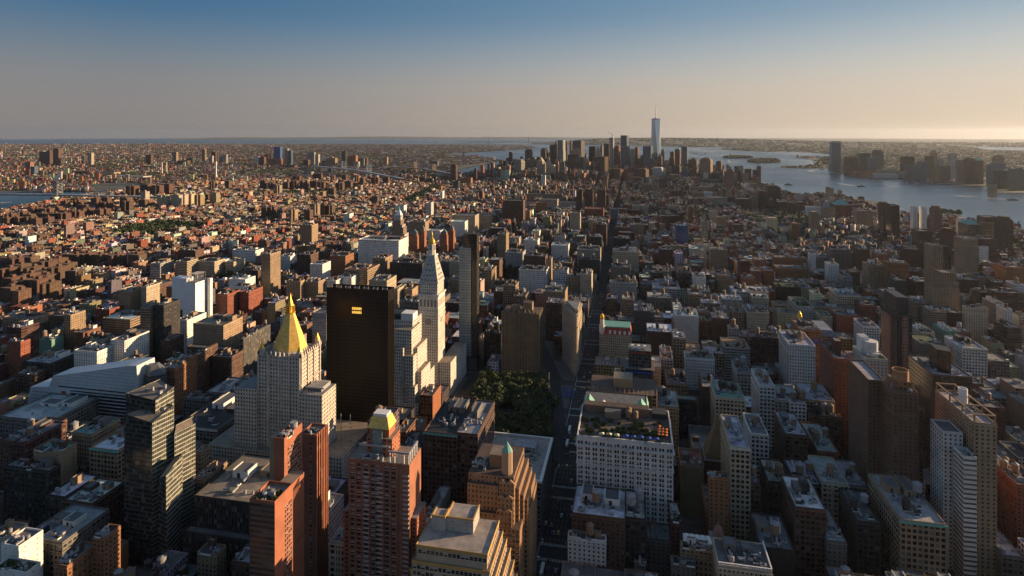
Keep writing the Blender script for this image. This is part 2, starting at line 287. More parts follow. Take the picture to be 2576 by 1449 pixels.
def building(tiers, ex, nm, label, group=None, seed=0, far=False):
    """tiers: (x0, x1, y0, depth, h, style, colour, roof); the first is the main block"""
    x0, x1, y0, d, h, st, c, rc = tiers[0]; ox, oy = (x0 + x1) / 2, y0 + d / 2; oz = gz(ox, oy); org = (ox, oy, 0)
    name, cat = NAMES[nm]; root = thing(name, label, cat, (ox, oy, oz), group)
    if far and y0 > 3600 and -1500 < x0 < 780 and len(tiers) == 1:      # the old streets at the island's tip lie askew
        root.rotation_euler[2] = -.36; hw = (x1 - x0) * .41; dd = max((x1 - x0) * .72, 18); tiers = [(ox - hw, ox + hw, oy - dd / 2, dd, h, st, c, rc)]
    wb, rb = MB(), MB(); r = random.Random(seed)
    jit = r.uniform(.88, 1.12)
    for k, (x0, x1, y0, d, h, st, c, rc) in enumerate(tiers):
        y1 = y0 + d; col = tuple(min(.8, q * jit) for q in K[c]); rcol = tuple(q * r.uniform(.85, 1.1) for q in RC.get(rc, RC['gy']))
        FOOT.append((x0, x1, y0, y1, h)); OCC.append((x0, x1, y0, h))
        P = [(x0, y0), (x1, y0), (x1, y1), (x0, y1)]; party = nm in ('lo', 'of') and x0 > 0 and not far and 'c' not in ex and r.random() < .75
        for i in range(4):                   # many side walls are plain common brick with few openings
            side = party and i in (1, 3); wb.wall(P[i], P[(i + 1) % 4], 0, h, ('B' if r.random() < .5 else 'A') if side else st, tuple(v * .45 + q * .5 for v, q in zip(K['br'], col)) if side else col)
        rb.poly([(x0, y0, h), (x1, y0, h), (x1, y1, h), (x0, y1, h)], M_ROOF, rcol)
        parapet(rb, x0, x1, y0, y1, h, col, 1.2 if not far else 2)
        if st == 'L' and not far:            # brick piers and sill bands standing proud of the wall
            nb = max(2, round((x1 - x0) / 7.2))
            for i in range(nb + 1):
                px = x0 + (x1 - x0) * i / nb; wb.box(px - .45, px + .45, y0 - .35, y0 - .003, 0, h - .5, 'N', col, top=M_FAC, topcol=col)
    x0, x1, y0, d, h, st, c, rc = tiers[0]; y1 = y0 + d; col = K[c]
    if st in 'LOA' and not far:              # belt courses and a cornice
        cc = tuple(min(.7, v * 1.25 + .02) for v in col); q = .55 if st != 'A' else .25
        for z, t in ((h - 1.2, 1.0), (h * .86, .6), (8, .7)): wb.box(x0 - q, x1 + q, y0 - q - .1, y0 - .36, z, z + t, 'N', cc, None, M_FAC, cc); wb.box(*((x1 + .003, x1 + q) if x0 < 0 else (x0 - q, x0 - .003)), y0 - .35, y1, z, z + t, 'N', cc, None, M_FAC, cc)
    if not far:                              # tar patches and plank decks on the roof
        for i in range(r.randint(2, 5)):
            a_, b_ = (x1 - x0) * r.uniform(.12, .4), d * r.uniform(.1, .35); px, py = r.uniform(x0 + .6, x1 - a_ - .6), r.uniform(y0 + .6, y1 - b_ - .6); k = r.choice((.35, .55, .7, 1.3)); z = h + .02 + i * .006
            rb.poly([(px, py, z), (px + a_, py, z), (px + a_, py + b_, z), (px, py + b_, z)], M_ROOF, tuple(min(.7, v * k) for v in RC.get(rc, RC['gy'])))
    if 's' in ex:                            # stepped crown and shoulders
        w_ = x1 - x0; q = .14
        for i in range(2):
            a_ = w_ * q * (i + 1) * .5; top = h - (0 if i else 0); wb.box(x0 + a_, x1 - a_, y0 + d * .1 * (i + 1), y1 - d * .1 * (i + 1), h + (0 if i == 0 else h * .05), h + h * .05 * (i + 1), st, col, None, M_ROOF, col)
    if 'k' in ex: hw = (x1 - x0) / 2; cx, cy = ox, oy; wb.box(cx - hw * .7, cx + hw * .7, cy - hw * .7, cy + hw * .7, h, h * 1.05, st, col, None, M_ROOF, col); wb.ring(cx, cy, [(hw * .75, h * 1.05), (hw * .3, h * 1.13), (hw * .08, h * 1.2), (0, h * 1.24)], 8, M_FAC, col, math.pi / 8)
    if 'd' in ex: hw = min(x1 - x0, d) / 2 * .9; wb.ring(ox, oy, [(hw, h), (hw, h + hw * .2), (hw * .8, h + hw * .5), (hw * .4, h + hw * .72), (0, h + hw * .8)], 12, M_FAC, col)
    if 'q' in ex: hw = (x1 - x0) / 2 * .95; hd = d / 2 * .95; b = MB(); b.frustum([(ox - hw, oy - hd), (ox + hw, oy - hd), (ox + hw, oy + hd), (ox - hw, oy + hd)], h, [(ox - .5, oy - .5), (ox + .5, oy - .5), (ox + .5, oy + .5), (ox - .5, oy + .5)], h + min(hw, 30) * .9, M_TEAL); b.build('pyramid_roof', root, org)
    if 'a' in ex: b = MB(); b.bar((ox, oy, h), (ox, oy, h + 28), .8, M_STEEL); b.build('antenna', root, org)
    if 'j' in ex:
        b = MB(); b.bar((ox, oy, h - 10), (ox, oy, h + 26), .9, M_RED); b.bar((ox + 8, oy, h + 18), (ox - 34, oy, h + 48), .8, M_RED); b.bar((ox, oy, h + 26), (ox + 8, oy, h + 18), .6, M_RED); b.build('tower_crane', root, org)
    if 'W' in ex:                            # tower with a tapering lit crown
        b = MB(); b.frustum([(x0, y0), (x1, y0), (x1, y1), (x0, y1)], h, [(x0 + 6, y0 + 6), (x1 - 6, y0 + 6), (x1 - 6, y1 - 6), (x0 + 6, y1 - 6)], h + 16, M_FAC, K['lg'], True, 'G'); b.bar((ox, oy, h + 16), (ox, oy, h + 40), .5, M_STEEL); b.build('crown', root, org)
    if 'c' in ex:
        b = MB(); b.box(x0 - .9, x1 + .9, y0 - .9, y0 - .003, h - 1.2, h + .4, material=M_TEAL if c in ('tn', 'br') else M_STONE); b.build('cornice', root, org)
    if 'f' in ex:                            # open concrete frames and a white round tank on the roof
        b = MB(); fx = [x0 + .8, x1 - .8]
        for yy in (y0 + 1, y0 + d * .3, y0 + d * .62, y1 - 1):
            for xx in fx: b.box(xx - .45, xx + .45, yy - .45, yy + .45, h + 1.2, h + 6, 'N', K['tn'], None, M_ROOF, K['tn'])
        for xx in fx: b.box(xx - .45, xx + .45, y0, y1, h + 6, h + 7, 'N', K['tn'], None, M_ROOF, K['tn'])
        for yy in (y0 + 1, y0 + d * .3, y0 + d * .62, y1 - 1): b.box(fx[0] + .46, fx[1] - .46, yy - .45, yy + .45, h + 6, h + 7, 'N', K['tn'], None, M_ROOF, K['tn'])
        b.build('roof_frame', root, org); b = MB(); b.ring(x1 - 5, y0 + d * .62, [(3.2, h), (3.2, h + 12), (2.6, h + 12), (2.4, h + 11), (.01, h + 11)], 18, M_WHITE); b.build('water_tank', root, org)
    if 'D' in ex:
        b = MB(); q = .36 * (x1 - x0); b.box(ox - q, ox + q, oy - 6, oy + 8, h, h + 7, 'A', K['or'], None, M_ROOF, RC['br']); b.ring(ox, oy - 1, [(q * .92, h + 7), (q * .92, h + 15), (q * .82, h + 15), (q * .8, h + 12.5), (.01, h + 12.5)], 24, M_FAC, (.42, .20, .09)); b.build('roof_drum', root, org)
    if 'E' in ex:
        b = MB(); q = .33 * (x1 - x0); b.ring(ox, oy - 2, [(q * 1.25, h), (q * 1.25, h + 3), (q, h + 3), (q, h + 13), (.01, h + 13)], 24, M_FAC, K['wh']); b.box(ox - q * 1.4, ox - q * .2, oy - 2, oy + 9, h, h + 16, 'N', K['wh'], None, M_ROOF, RC['lg']); b.build('roof_drum', root, org)
    if 'F' in ex: b = MB(); b.prism([(x0 + 8, y0 + 10), (x0 + 18, y0 + 6), (x0 + 21, y0 + 20), (x0 + 9, y0 + 28)], h, h + 21, 'G', (.03, .025, .02), None, M_DARK); b.build('crown', root, org)
    if 'Y' in ex:
        b = MB(); b.prism([(x0 + 1, y0 + 4), (x1 - 3, y0 + 2), (x1 - 3, y1 - 12), (x0 + 1, y1 - 8)], h, h + 19, 'N', (.055, .045, .04), None, M_DARK); b.build('crown', root, org); b = MB(); b.wall((x0 + 5.4, y0 - .35), (x0 + 11.2, y0 - .35), 0, h, 'O', K['pk'], None, 2); b.poly([(x0 + 5.4, y0 - .35, h), (x0 + 11.2, y0 - .35, h), (x0 + 11.2, y0, h), (x0 + 5.4, y0, h)], M_FAC, K['pk']); b.wall((x0 - .3, y1 - 2), (x0 - .3, y0 + 16), 0, h - 6, 'O', K['pk'], None, 6); b.build('window_strip', root, org)
    if 'X' in ex:
        b = MB(); b.poly([(x1 - 6 + 4.2 * math.cos(t_ * .2618), y0 - .45, h - 12 + 4.2 * math.sin(t_ * .2618)) for t_ in range(24)], M_BLUE); b.poly([(x1 - 6 + 2 * math.cos(t_ * 2.0944 + 1.57), y0 - .5, h - 12 + 2 * math.sin(t_ * 2.0944 + 1.57)) for t_ in range(3)], M_RED); b.build('painted_emblem', root, org)
    if 'Z' in ex: b = MB(); b.box(ox - 4, ox + 2, oy - 12, oy - 2, h, h + 15, 'N', K['dr'], None, M_ROOF, RC['gy']); b.build('penthouse', root, org)
    if 'P' in ex: b = MB(); b.box(ox - 3.5, ox + 3.5, y0 + 5, y0 + 8, h, h + 1.6, material=M_STONE, top=False); b.poly([(ox - 3, y0 + 5.4, h + 1.65), (ox + 3, y0 + 5.4, h + 1.65), (ox + 3, y0 + 7.6, h + 1.65), (ox - 3, y0 + 7.6, h + 1.65)], M_POOL); b.build('swimming_pool', root, org)
    if 'm' in ex:
        for i in range(5):
            b = MB(); xx = x0 + 2 + (x1 - x0 - 9) * i / 4; b.box(xx, xx + 4, y0 + 3, y0 + 11, h, h + 2.6, material=M_WHITE, top=False); b.frustum([(xx - .2, y0 + 2.8), (xx + 4.2, y0 + 2.8), (xx + 4.2, y0 + 11.2), (xx - .2, y0 + 11.2)], h + 2.6, [(xx + 1.9, y0 + 5), (xx + 2.1, y0 + 5), (xx + 2.1, y0 + 9), (xx + 1.9, y0 + 9)], h + 4.6, M_WHITE); b.build('tent', root, org)
    if 'b' in ex:
        b = MB(); n = 22
        for i in range(n): xx = x0 + .6 + (x1 - x0 - 1.2) * i / (n - 1); b.box(xx - .3, xx + .3, y0 - .2, y0 + .3, h + 1.2, h + 2.4, material=M_WHITE)
        b.box(x0, x1, y0 - .3, y0 + .4, h + 2.4, h + 2.9, material=M_WHITE); b.box(x1 - .5, x1 + .2, y0 + .41, y1, h + 1.2, h + 2.9, material=M_WHITE); b.build('balustrade', root, org)
    wb.build('wall', root, org); rb.build('roof', root, org)
    if not far: roof_stuff(root, x0, x1, y0, y1, h, ex, ox, oy, seed)
    return root
def window_meshes(axis, ww, wh):
    """small sash windows: frame bars round a dark pane; axis N faces -y, W faces +x, E faces -x"""
    out = []
    for g in (M_GLASS, M_GLASS, M_BLIND):
        b = MB(); f = lambda u, v, w_: ((u, -w_, v) if axis == 'N' else ((w_, u, v) if axis == 'W' else (-w_, -u, v)))
        h2 = ww / 2
        def rect(u0, u1, v0, v1, w_, m): b.poly([f(u0, v0, w_), f(u1, v0, w_), f(u1, v1, w_), f(u0, v1, w_)], m)
        rect(-h2, h2, 0, wh * .48, .03, M_GLASS); rect(-h2, h2, wh * .52, wh, .03, g); rect(-h2, h2, wh * .48, wh * .52, .06, M_STEEL); rect(-h2 - .15, h2 + .15, -.2, 0, .14, M_STONE)
        o = b.build('window'); me = o.data; bpy.data.objects.remove(o); out.append(me)
    return out
def add_windows(root, axis, pos, ww, wh, limit=100, lit=0):
    """pos: world positions of sill centres; the first `limit` are objects, the rest one stuff part"""
    ms = window_meshes(axis, ww, wh); ox, oy = ORG[root.name]
    for p in pos[:limit]: inst('window', rnd.choice(ms), root, (p[0] - ox, p[1] - oy, p[2]))
    rest = pos[limit:]
    if rest:
        b = MB()
        for p in rest:
            me = rnd.choice(ms)
            for q in me.polygons: b.poly([(me.vertices[i].co.x + p[0], me.vertices[i].co.y + p[1], me.vertices[i].co.z + p[2]) for i in q.vertices], me.materials[q.material_index])
        tag(b.build('windows', root, (ox, oy, 0)), kind='stuff')
FIT = {'gold_pyramid_tower':(-308.4,501.9,1.01,0.963,0.889),'black_glass_tower':(-268.6,563.3,1.021,0.971,0.913),'clock_tower':(-250.3,731.0,0.987,0.936,0.912),'slim_glass_tower':(-220.9,808.6,1.001,0.945,0.933),'ribbed_apartment_slab':(-148.3,816.2,0.966,0.895,0.914),'wedge_building':(-82.9,838.7,0.962,0.857,0.919),'white_grid_block':(-6.2,505.6,0.966,1.055,0.903),'mansard_building':(-13.6,552.8,0.962,1.187,0.908),'grey_flat_block':(-99.1,509.5,0.95,0.874,0.928),'turret_block':(-90.2,405.0,0.985,0.917,0.882),'gilded_trim_block':(-99.9,348.2,0.985,0.926,0.873),'brick_balcony_tower':(-159.1,370.1,1.011,0.96,0.872),'red_brick_slab_tower':(-210.1,337.5,1.026,0.978,0.855),'red_ribbed_tower':(-218.3,386.9,1.013,0.966,0.873),'faceted_glass_tower':(-359.4,405.0,1.02,0.971,0.864),'silver_curved_building':(-606.5,586.3,0.983,0.933,0.852),'shrouded_building':(-710.9,864.6,0.989,0.943,0.893),'domed_stone_tower':(-614.3,1530.8,0.973,0.926,0.934),'gold_domed_corner_building':(-19.2,885.6,0.951,0.95,0.928),'twin_gold_domes_building':(256.7,927.5,0.941,0.949,0.953),'unfinished_frame_building':(9.8,697.2,0.956,1.119,0.919),'scaffolded_brown_building':(2.6,627.2,0.957,1.111,0.916),'pyramid_church':(76.7,573.2,0.949,0.988,0.928),'ornate_dome_building':(59.7,446.6,0.937,0.971,0.968),'tallest_glass_tower':(173.6,4560,1.028,1,1.013),'rippled_silver_tower':(-515.9,4470,1.024,1,0.987),'gothic_green_topped_tower':(-240.4,4415,1.018,1,0.965),'municipal_tower':(-567.9,4170,1.015,1,0.91),'courthouse_tower':(-602.9,4010,1.016,1,0.921),'colossal_statue':(1274.9,8350,1.01,1,0.926),'pyramid_topped_tower0':(-552.0,1475.4,0.968,0.92,0.925),'pyramid_topped_tower1':(-535.3,1490.2,0.969,0.921,0.929),'pyramid_topped_tower2':(-471.4,1474.0,0.967,0.917,0.929),'pyramid_topped_tower3':(-456.9,1490.1,0.967,0.917,0.932)}

CUR = (0, 0, 0, 0, 1, 1, 1); ORG = {}
def hero(name, label, cat, x, y, group=None, key=None):
    # each landmark is modelled round its own origin, then set at its surveyed place and size
    global CUR
    X, Y, sx, sy, sz = FIT.get(key or name, (x, y, 1, 1, 1)); CUR = (x, y, X, Y, sx, sy, sz)
    o = thing(name, label, cat, (X, Y, gz(X, Y)), group); o.scale = (sx, sy, sz); ORG[o.name] = (x, y); return o
def wpt(x, y, z=0): return (CUR[2] + (x - CUR[0]) * CUR[4], CUR[3] + (y - CUR[1]) * CUR[5], z * CUR[6])
def occ(x0, x1, y0, h): a, b, c = wpt(x0, y0, h), wpt(x1, y0, h), 0; OCC.append((a[0], b[0], a[1], a[2]))
def foot(x0, x1, y0, y1, h, see=True):
    a, b = wpt(x0, y0, h), wpt(x1, y1, h); FOOT.append((a[0], b[0], a[1], b[1], a[2]))
    if see: OCC.append((a[0], b[0], a[1], a[2]))
# ================================================================== the landmark buildings
def octa(cx, cy, rx, ry, k=.42):
    return [(cx - rx * k, cy - ry), (cx + rx * k, cy - ry), (cx + rx, cy - ry * k), (cx + rx, cy + ry * k), (cx + rx * k, cy + ry), (cx - rx * k, cy + ry), (cx - rx, cy + ry * k), (cx - rx, cy - ry * k)]
def gold_pyramid_tower():
    cx, cy = -295.5, 469; root = hero('gold_pyramid_tower', 'limestone tower topped by a large gold octagonal pyramid and lantern', 'skyscraper', cx, cy); org = (cx, cy, 0); c = (.50, .44, .37)
    b = MB(); b.box(-316, -275, 451, 487, 0, 146, 'O', c)
    for x in (-316, -306, -296, -286, -276): b.box(x - .7, x + .7, 450, 450.99, 0, 147, 'N', c, None, M_FAC, c)
    for y in (452, 463, 474, 485): b.box(-274.99, -274, y - .7, y + .7, 0, 147, 'N', c, None, M_FAC, c)
    for z in (84, 118): b.box(-316.8, -274.2, 449.9, 487.5, z, z + 1, 'N', c, None, M_FAC, c)
    b.box(-274.9, -253, 448, 474, 0, 112, 'O', c); b.box(-338, -316.1, 448, 474, 0, 112, 'O', c)
    b.box(-362, -232, 443, 512, 0, 54, 'O', c, None, M_ROOF, RC['tn']); b.box(-257, -231.5, 442, 478, 0, 56.5, 'O', c, None, M_ROOF, RC['tn']); b.build('wall', root, org)
    b = MB()
    for i in range(11):
        for q in ((-316 + 4.1 * i, 451), (-275, 451 + 3.6 * i), (-316, 451 + 3.6 * i)): b.box(q[0] - .6, q[0] + .6, q[1] - .6, q[1] + .6, 146, 149.5, 'N', c, None, M_FAC, c); b.ring(q[0], q[1], [(.5, 149.5), (0, 151)], 4, M_FAC, c)
    b.prism(octa(cx, cy, 14.9, 13.6), 146, 148.5, 'N', c); b.build('crown', root, org)
    b = MB(); b.frustum(octa(cx, cy, 14.3, 13), 148.5, octa(cx, cy, 3.6, 3.3), 184, M_GOLD); b.build('pyramid_roof', root, org)
    b = MB(); b.prism(octa(cx, cy, 4.4, 4.4), 184, 185.2, 'N', c, M_GOLDDK, M_GOLDDK)
    for x, y in octa(cx, cy, 3.3, 3.3): b.bar((x, y, 185), (x, y, 191), .45, M_GOLDDK)
    b.prism(octa(cx, cy, 3.7, 3.7), 191, 192, 'N', c, M_GOLDDK, M_GOLDDK); b.ring(cx, cy, [(3, 192), (1.6, 197), (.4, 202), (0, 205)], 8, M_GOLDDK); b.ring(cx, cy, [(1.8, 185.2), (1.8, 191)], 8, M_GOLDDK); b.build('lantern', root, org)
    for x, y in ((-314, 453), (-277, 453), (-277, 485), (-314, 485)):
        b = MB(); b.prism(octa(x, y, 2.3, 2.3), 146, 152, 'N', c); b.ring(x, y, [(2.4, 152), (0, 159)], 8, M_GOLDDK); b.build('pinnacle', root, org)
    for x in (-246, -237):
        b = MB(); b.bar((x, 470, 54), (x, 470, 84), .25, M_STEEL); b.build('flagpole', root, org)
    b = MB()
    for i in range(7): b.box(-271 + i * 2.2, -270.4 + i * 2.2, 455, 472, 112, 116, material=M_STEEL)
    b.box(-272, -254.6, 454, 454.6, 115, 116.4, material=M_STEEL); b.build('rooftop_unit', root, org)
    foot(-362, -231, 442, 512, 54, False); occ(-338, -253, 451, 112); foot(-316, -275, 451, 487, 146)
def black_tower():
    x0, x1, y0, y1, h = -286, -221.5, 528, 543, 190; cx, cy = (x0 + x1) / 2, 535; root = hero('black_glass_tower', 'black bronze glass slab tower with an open black roof deck, right of the gold pyramid', 'skyscraper', cx, cy); org = (cx, cy, 0)
    b = MB(); c = (.014, .009, .006)
    b.wall((x0, y0), (x1, y0), 0, h - 13, 'N', c, M_BLK)
    for k in range(46): b.box(x0, x1, y0 - .2, y0 - .003, 3.85 * k, 3.85 * k + .7, material=M_BLKB); b.wall((x1, y0), (x1, y1), 0, h - 13, 'G', (.16, .11, .07), None, 9); b.wall((x1, y1), (x0, y1), 0, h - 13, 'G', c); b.wall((x0, y1), (x0, y0), 0, h - 13, 'G', c)  # west wall gets a lighter bronze to show its low-sun glints
    for i in range(37): x = x0 + (x1 - x0) * i / 36; b.box(x - .16, x + .16, y0 - .3, y0 - .003, 0, h, material=M_BZ)
    for i in range(10): y = y0 + (y1 - y0) * i / 9; b.box(x1 + .003, x1 + .35, y - .16, y + .16, 0, h, material=M_BZ)
    b.build('curtain_wall', root, org)
    b = MB(); b.prism([(x0, y0), (x1, y0), (x1, y1), (x0, y1)], h - 13, h, 'N', (.02, .014, .01), None, False); b.poly([(x0, y0, h - 3), (x1, y0, h - 3), (x1, y1, h - 3), (x0, y1, h - 3)], M_ROOF, (.03, .025, .022)); b.build('parapet', root, org)
    for i in range(6):
        b = MB(); x = x0 + 5 + i * 10; b.box(x, x + 5, 533, 539, h - 3, h - .5, material=M_BZ); b.build('rooftop_unit', root, org)
    for i in range(14):
        b = MB(); x = x0 + 1 + i * 4.8; b.bar((x, y0 + .3, h), (x, y0 + .3, h + 3), .18, M_STEEL); b.build('antenna', root, org)
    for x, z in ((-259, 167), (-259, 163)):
        b = MB(); b.box(x, x + 9.8, y0 - .2, y0 - .1, z, z + 3, material=M_GOLDPANEL); b.build('golden_panel', root, org)
    foot(x0, x1, y0, y1 + 8, h)
M_BLK = mat('black_glass', (.010, .008, .007), .38); M_BLK.node_tree.nodes['Principled BSDF'].inputs['Specular IOR Level'].default_value = .22; M_BLKB = var_mat('black_spandrel', (.015, .010, .007), .6)
M_BZ = var_mat('bronze', (.026, .017, .011), .5, .3)
def stepped_white_block():
    cx, cy = -260, 666; root = hero('stepped_stone_block', 'pale stone office block stepping down towards the street, right of the black tower', 'office building', cx, cy); org = (cx, cy, 0); c = (.60, .55, .48)
    b = MB()
    for x0, x1, y0, y1, z in ((-310, -234.6, 637, 695, 25.6), (-270, -234.7, 680, 694.8, 47), (-280, -234.8, 648.7, 679.9, 57.5), (-247, -238.4, 638, 650, 44), (-310, -254.2, 637.2, 650, 55), (-300, -240.6, 652, 685, 83), (-252.5, -241.2, 640, 655, 77.5), (-310, -252.6, 638.4, 655, 86), (-305, -245, 645, 675, 105), (-300, -247.8, 655.5, 686, 112)): b.box(x0, x1, y0, y1, 0, z, 'O', c, None, M_ROOF, RC['tn'])
    b.build('wall', root, org)
    b = MB(); b.box(-262, -247.5, 656, 671, 112, 120, material=M_WHITE); b.box(-285, -266, 660, 680, 112, 117, material=M_DARK); b.build('penthouse', root, org)
    for x in (-243, -262):
        b = MB(); pts = [(x - 3, 636.9, 0), (x + 3, 636.9, 0), (x + 3, 636.9, 12)] + [(x + 3 * math.cos(t * .31), 636.9, 12 + 3 * math.sin(t * .31)) for t in range(1, 10)] + [(x - 3, 636.9, 12)]; b.poly(pts, M_DARK); b.build('entrance_arch', root, org)
    foot(-310, -234, 637, 695, 60); occ(-310, -245, 645, 105)
def clock_tower():
    x0, x1, y0, y1 = -253, -227, 700, 730; cx, cy = -240, 715; root = hero('clock_tower', 'white stone clock tower with a steep pyramid roof and gold cupola', 'clock tower', cx, cy); org = (cx, cy, 0); c = (.60, .55, .48)
    b = MB(); b.prism([(x0, y0), (x1, y0), (x1, y1), (x0, y1)], 0, 118, 'O', c, top=False); b.prism([(x0, y0), (x1, y0), (x1, y1), (x0, y1)], 118, 136, 'N', c); b.box(x0 - 1.2, x1 + 1.2, y0 - 1.2, y1 + 1.2, 136, 138.4, 'N', c, None, M_FAC, c); b.box(x0 - .6, x1 + .6, y0 - .6, y1 + .6, 112, 113, 'N', c, None, M_FAC, c)
    b.box(x0 + 1.2, x1 - 1.2, y0 + 1.2, y1 - 1.2, 138.4, 153.5, 'O', c, None, M_FAC, c); b.build('wall', root, org)
    for i in range(5):                       # loggia arches
        b = MB(); x = x0 + 3.6 + i * 4.7; pts = [(x - 1.5, y0 - .05, 121), (x + 1.5, y0 - .05, 121)] + [(x + 1.5 * math.cos(t * .349), y0 - .05, 130 + 1.5 * math.sin(t * .349)) for t in range(10)]; b.poly(pts, M_ARCH); b.build('loggia_arch', root, org)
        b = MB(); y = y0 + 4 + i * 5.5; pts = [(x1 + .05, y - 1.7, 121), (x1 + .05, y + 1.7, 121)] + [(x1 + .05, y + 1.7 * math.cos(t * .349), 130 + 1.7 * math.sin(t * .349)) for t in range(10)]; b.poly(pts, M_ARCH); b.build('loggia_arch', root, org)
    def clock(ax):
        b = MB(); f = (lambda u, v, q: (cx + u, y0 - q, 101 + v)) if ax == 'N' else (lambda u, v, q: (x1 + q, cy + u, 101 + v))
        n = 28; cc = lambda r, q, m: b.poly([f(r * math.cos(6.2832 * i / n), r * math.sin(6.2832 * i / n), q) for i in range(n)], m)
        cc(4.6, .1, M_STONE); cc(4.1, .2, M_DARK if ax == 'N' else M_TGREY); cc(2.9, .3, M_STONE); cc(2.5, .35, M_TGREY)
        for i in range(12): a_ = i * math.pi / 6; u, v = math.sin(a_), math.cos(a_); b.poly([f(2.95 * u - .2 * v, 2.95 * v + .2 * u, .42), f(2.95 * u + .2 * v, 2.95 * v - .2 * u, .42), f(3.9 * u + .2 * v, 3.9 * v - .2 * u, .42), f(3.9 * u - .2 * v, 3.9 * v + .2 * u, .42)], M_STONE)
        o = b.build('clock_face', root, org)
        for a_, l in ((3.5, 2.2), (.9, 3.3)):
            h_ = MB(); u, v = math.sin(a_), math.cos(a_); b2 = h_; b2.poly([f(-.18 * v, .18 * u, .5), f(.18 * v, -.18 * u, .5), f(l * u + .05 * v, l * v - .05 * u, .5), f(l * u - .05 * v, l * v + .05 * u, .5)], M_DARK); h_.build('clock_hand', o, org)
    clock('N'); clock('W')
    b = MB(); sq = lambda hx, hy: [(cx - hx, cy - hy), (cx + hx, cy - hy), (cx + hx, cy + hy), (cx - hx, cy + hy)]
    b.frustum(sq(12.8, 14.6), 153.5, sq(5.4, 5.8), 189, M_STONEP); b.build('pyramid_roof', root, org)
    for row, n in ((157, 5), (163, 4), (170, 3), (177, 2), (183, 1)):
        t = (row - 153.5) / 35.5; hw = 12.8 + (5.4 - 12.8) * t; hy = 14.6 + (5.8 - 14.6) * t
        for i in range(n):
            u = (i - (n - 1) / 2) * 4.2 if n < 5 else (i - 2) * 4.4
            b = MB(); b.box(cx + u - .7, cx + u + .7, cy - hy - .25, cy - hy + 1.2, row, row + 1.9, material=M_DARK, top=M_STONE); b.build('dormer', root, org)
            b = MB(); b.box(cx + hw - 1.2, cx + hw + .25, cy + u - .7, cy + u + .7, row, row + 1.9, material=M_DARK, top=M_STONE); b.build('dormer', root, org)
    b = MB(); b.box(cx - 6.2, cx + 6.2, cy - 6.6, cy + 6.6, 189, 191, 'N', c, None, M_FAC, c); b.prism(octa(cx, cy, 4.6, 4.6), 191, 197, 'N', c)
    for x, y in octa(cx, cy, 4, 4): b.bar((x, y, 197), (x, y, 204), .5, M_STONE)
    b.ring(cx, cy, [(2.6, 197), (2.6, 204)], 8, M_TGREY); b.prism(octa(cx, cy, 4.7, 4.7), 204, 205.5, 'N', c); b.build('lantern', root, org)
    b = MB(); b.ring(cx, cy, [(4.2, 205.5), (4.3, 207.5), (3.7, 210.5), (2.2, 213), (1.1, 214.2), (1, 217), (1.5, 218), (1, 219.5), (.35, 222), (0, 228)], 14, M_GOLDDK); b.build('cupola', root, org)
    b = MB(); b.box(-226.9, -211, 702, 780, 0, 46, 'O', c, None, M_ROOF, RC['tn']); b.box(-290, -253.1, 712, 780, 0, 58, 'O', c, None, M_ROOF, RC['gy']); b.build('annex', root, org)
    foot(-290, -211, 698, 780, 46); occ(x0, x1, y0, 136)
M_ARCH = var_mat('loggia_shade', (.22, .19, .16)); M_STONEP = var_mat('roof_stone', (.40, .37, .33), .7)
def slim_glass_tower():
    root = hero('slim_glass_tower', 'very slim dark glass tower with pale glass bays, right of the clock tower', 'skyscraper', -209, 798); org = (-209, 798, 0)
    b = MB(); b.box(-217.4, -198, 792, 806, 0, 202, 'G', (.035, .028, .022), None, M_ROOF, RC['dk']); b.build('curtain_wall', root, org)
    for i in range(10):
        b = MB(); z = 22 + i * 16; b.box(-222.5, -205.9, 788, 791.9 + (i % 3) * .4, z, z + 15.2, 'G', (.30, .36, .38), None, M_FAC, K['lg']); b.box(-222.6, -205.8, 787.8, 792, z + 15.2, z + 16, material=M_STEEL); b.build('glass_pod', root, org)
    b = MB(); b.box(-232, -198, 790, 815, 0, 18, 'G', (.08, .10, .11), None, M_ROOF, RC['gy']); b.build('podium', root, org); foot(-232, -197, 786, 815, 202)
def ribbed_slab():
    x0, x1, y0, y1, h = -162, -110, 789, 826, 92; root = hero('ribbed_apartment_slab', 'brown apartment slab of vertical brick ribs beside the park', 'apartment building', -136, 807); org = (-136, 807, 0)
    b = MB(); c = (.20, .145, .09); b.box(x0, x1, y0, y1, 0, h, 'A', (.17, .125, .085), None, M_ROOF, RC['br'])
    for i in range(14): x = x0 + (x1 - x0) * i / 13; b.box(x - .9, x + .9, y0 - .8, y0 - .003, 0, h + (3 if i % 2 == 0 else 0), 'N', c, None, M_FAC, c)
    for i in range(8): y = y0 + (y1 - y0) * i / 7; b.box(x1 + .003, x1 + .8, y - .9, y + .9, 0, h, 'N', c, None, M_FAC, c)
    b.build('wall', root, org); b = MB(); b.box(-134, -121, 800, 814, h, h + 13, 'N', c, None, M_ROOF, RC['br']); b.box(-152, -140, 800, 812, h, h + 6, 'N', c, None, M_ROOF, RC['br']); b.build('penthouse', root, org)
    for i in range(9):
        b = MB(); x = x0 + 4 + i * 5.4; b.box(x, x + 1.6, y0 + 4, y0 + 6, h, h + 4, 'N', c, None, M_FAC, c); b.build('chimney', root, org)
    foot(x0, x1, y0, y1, h)
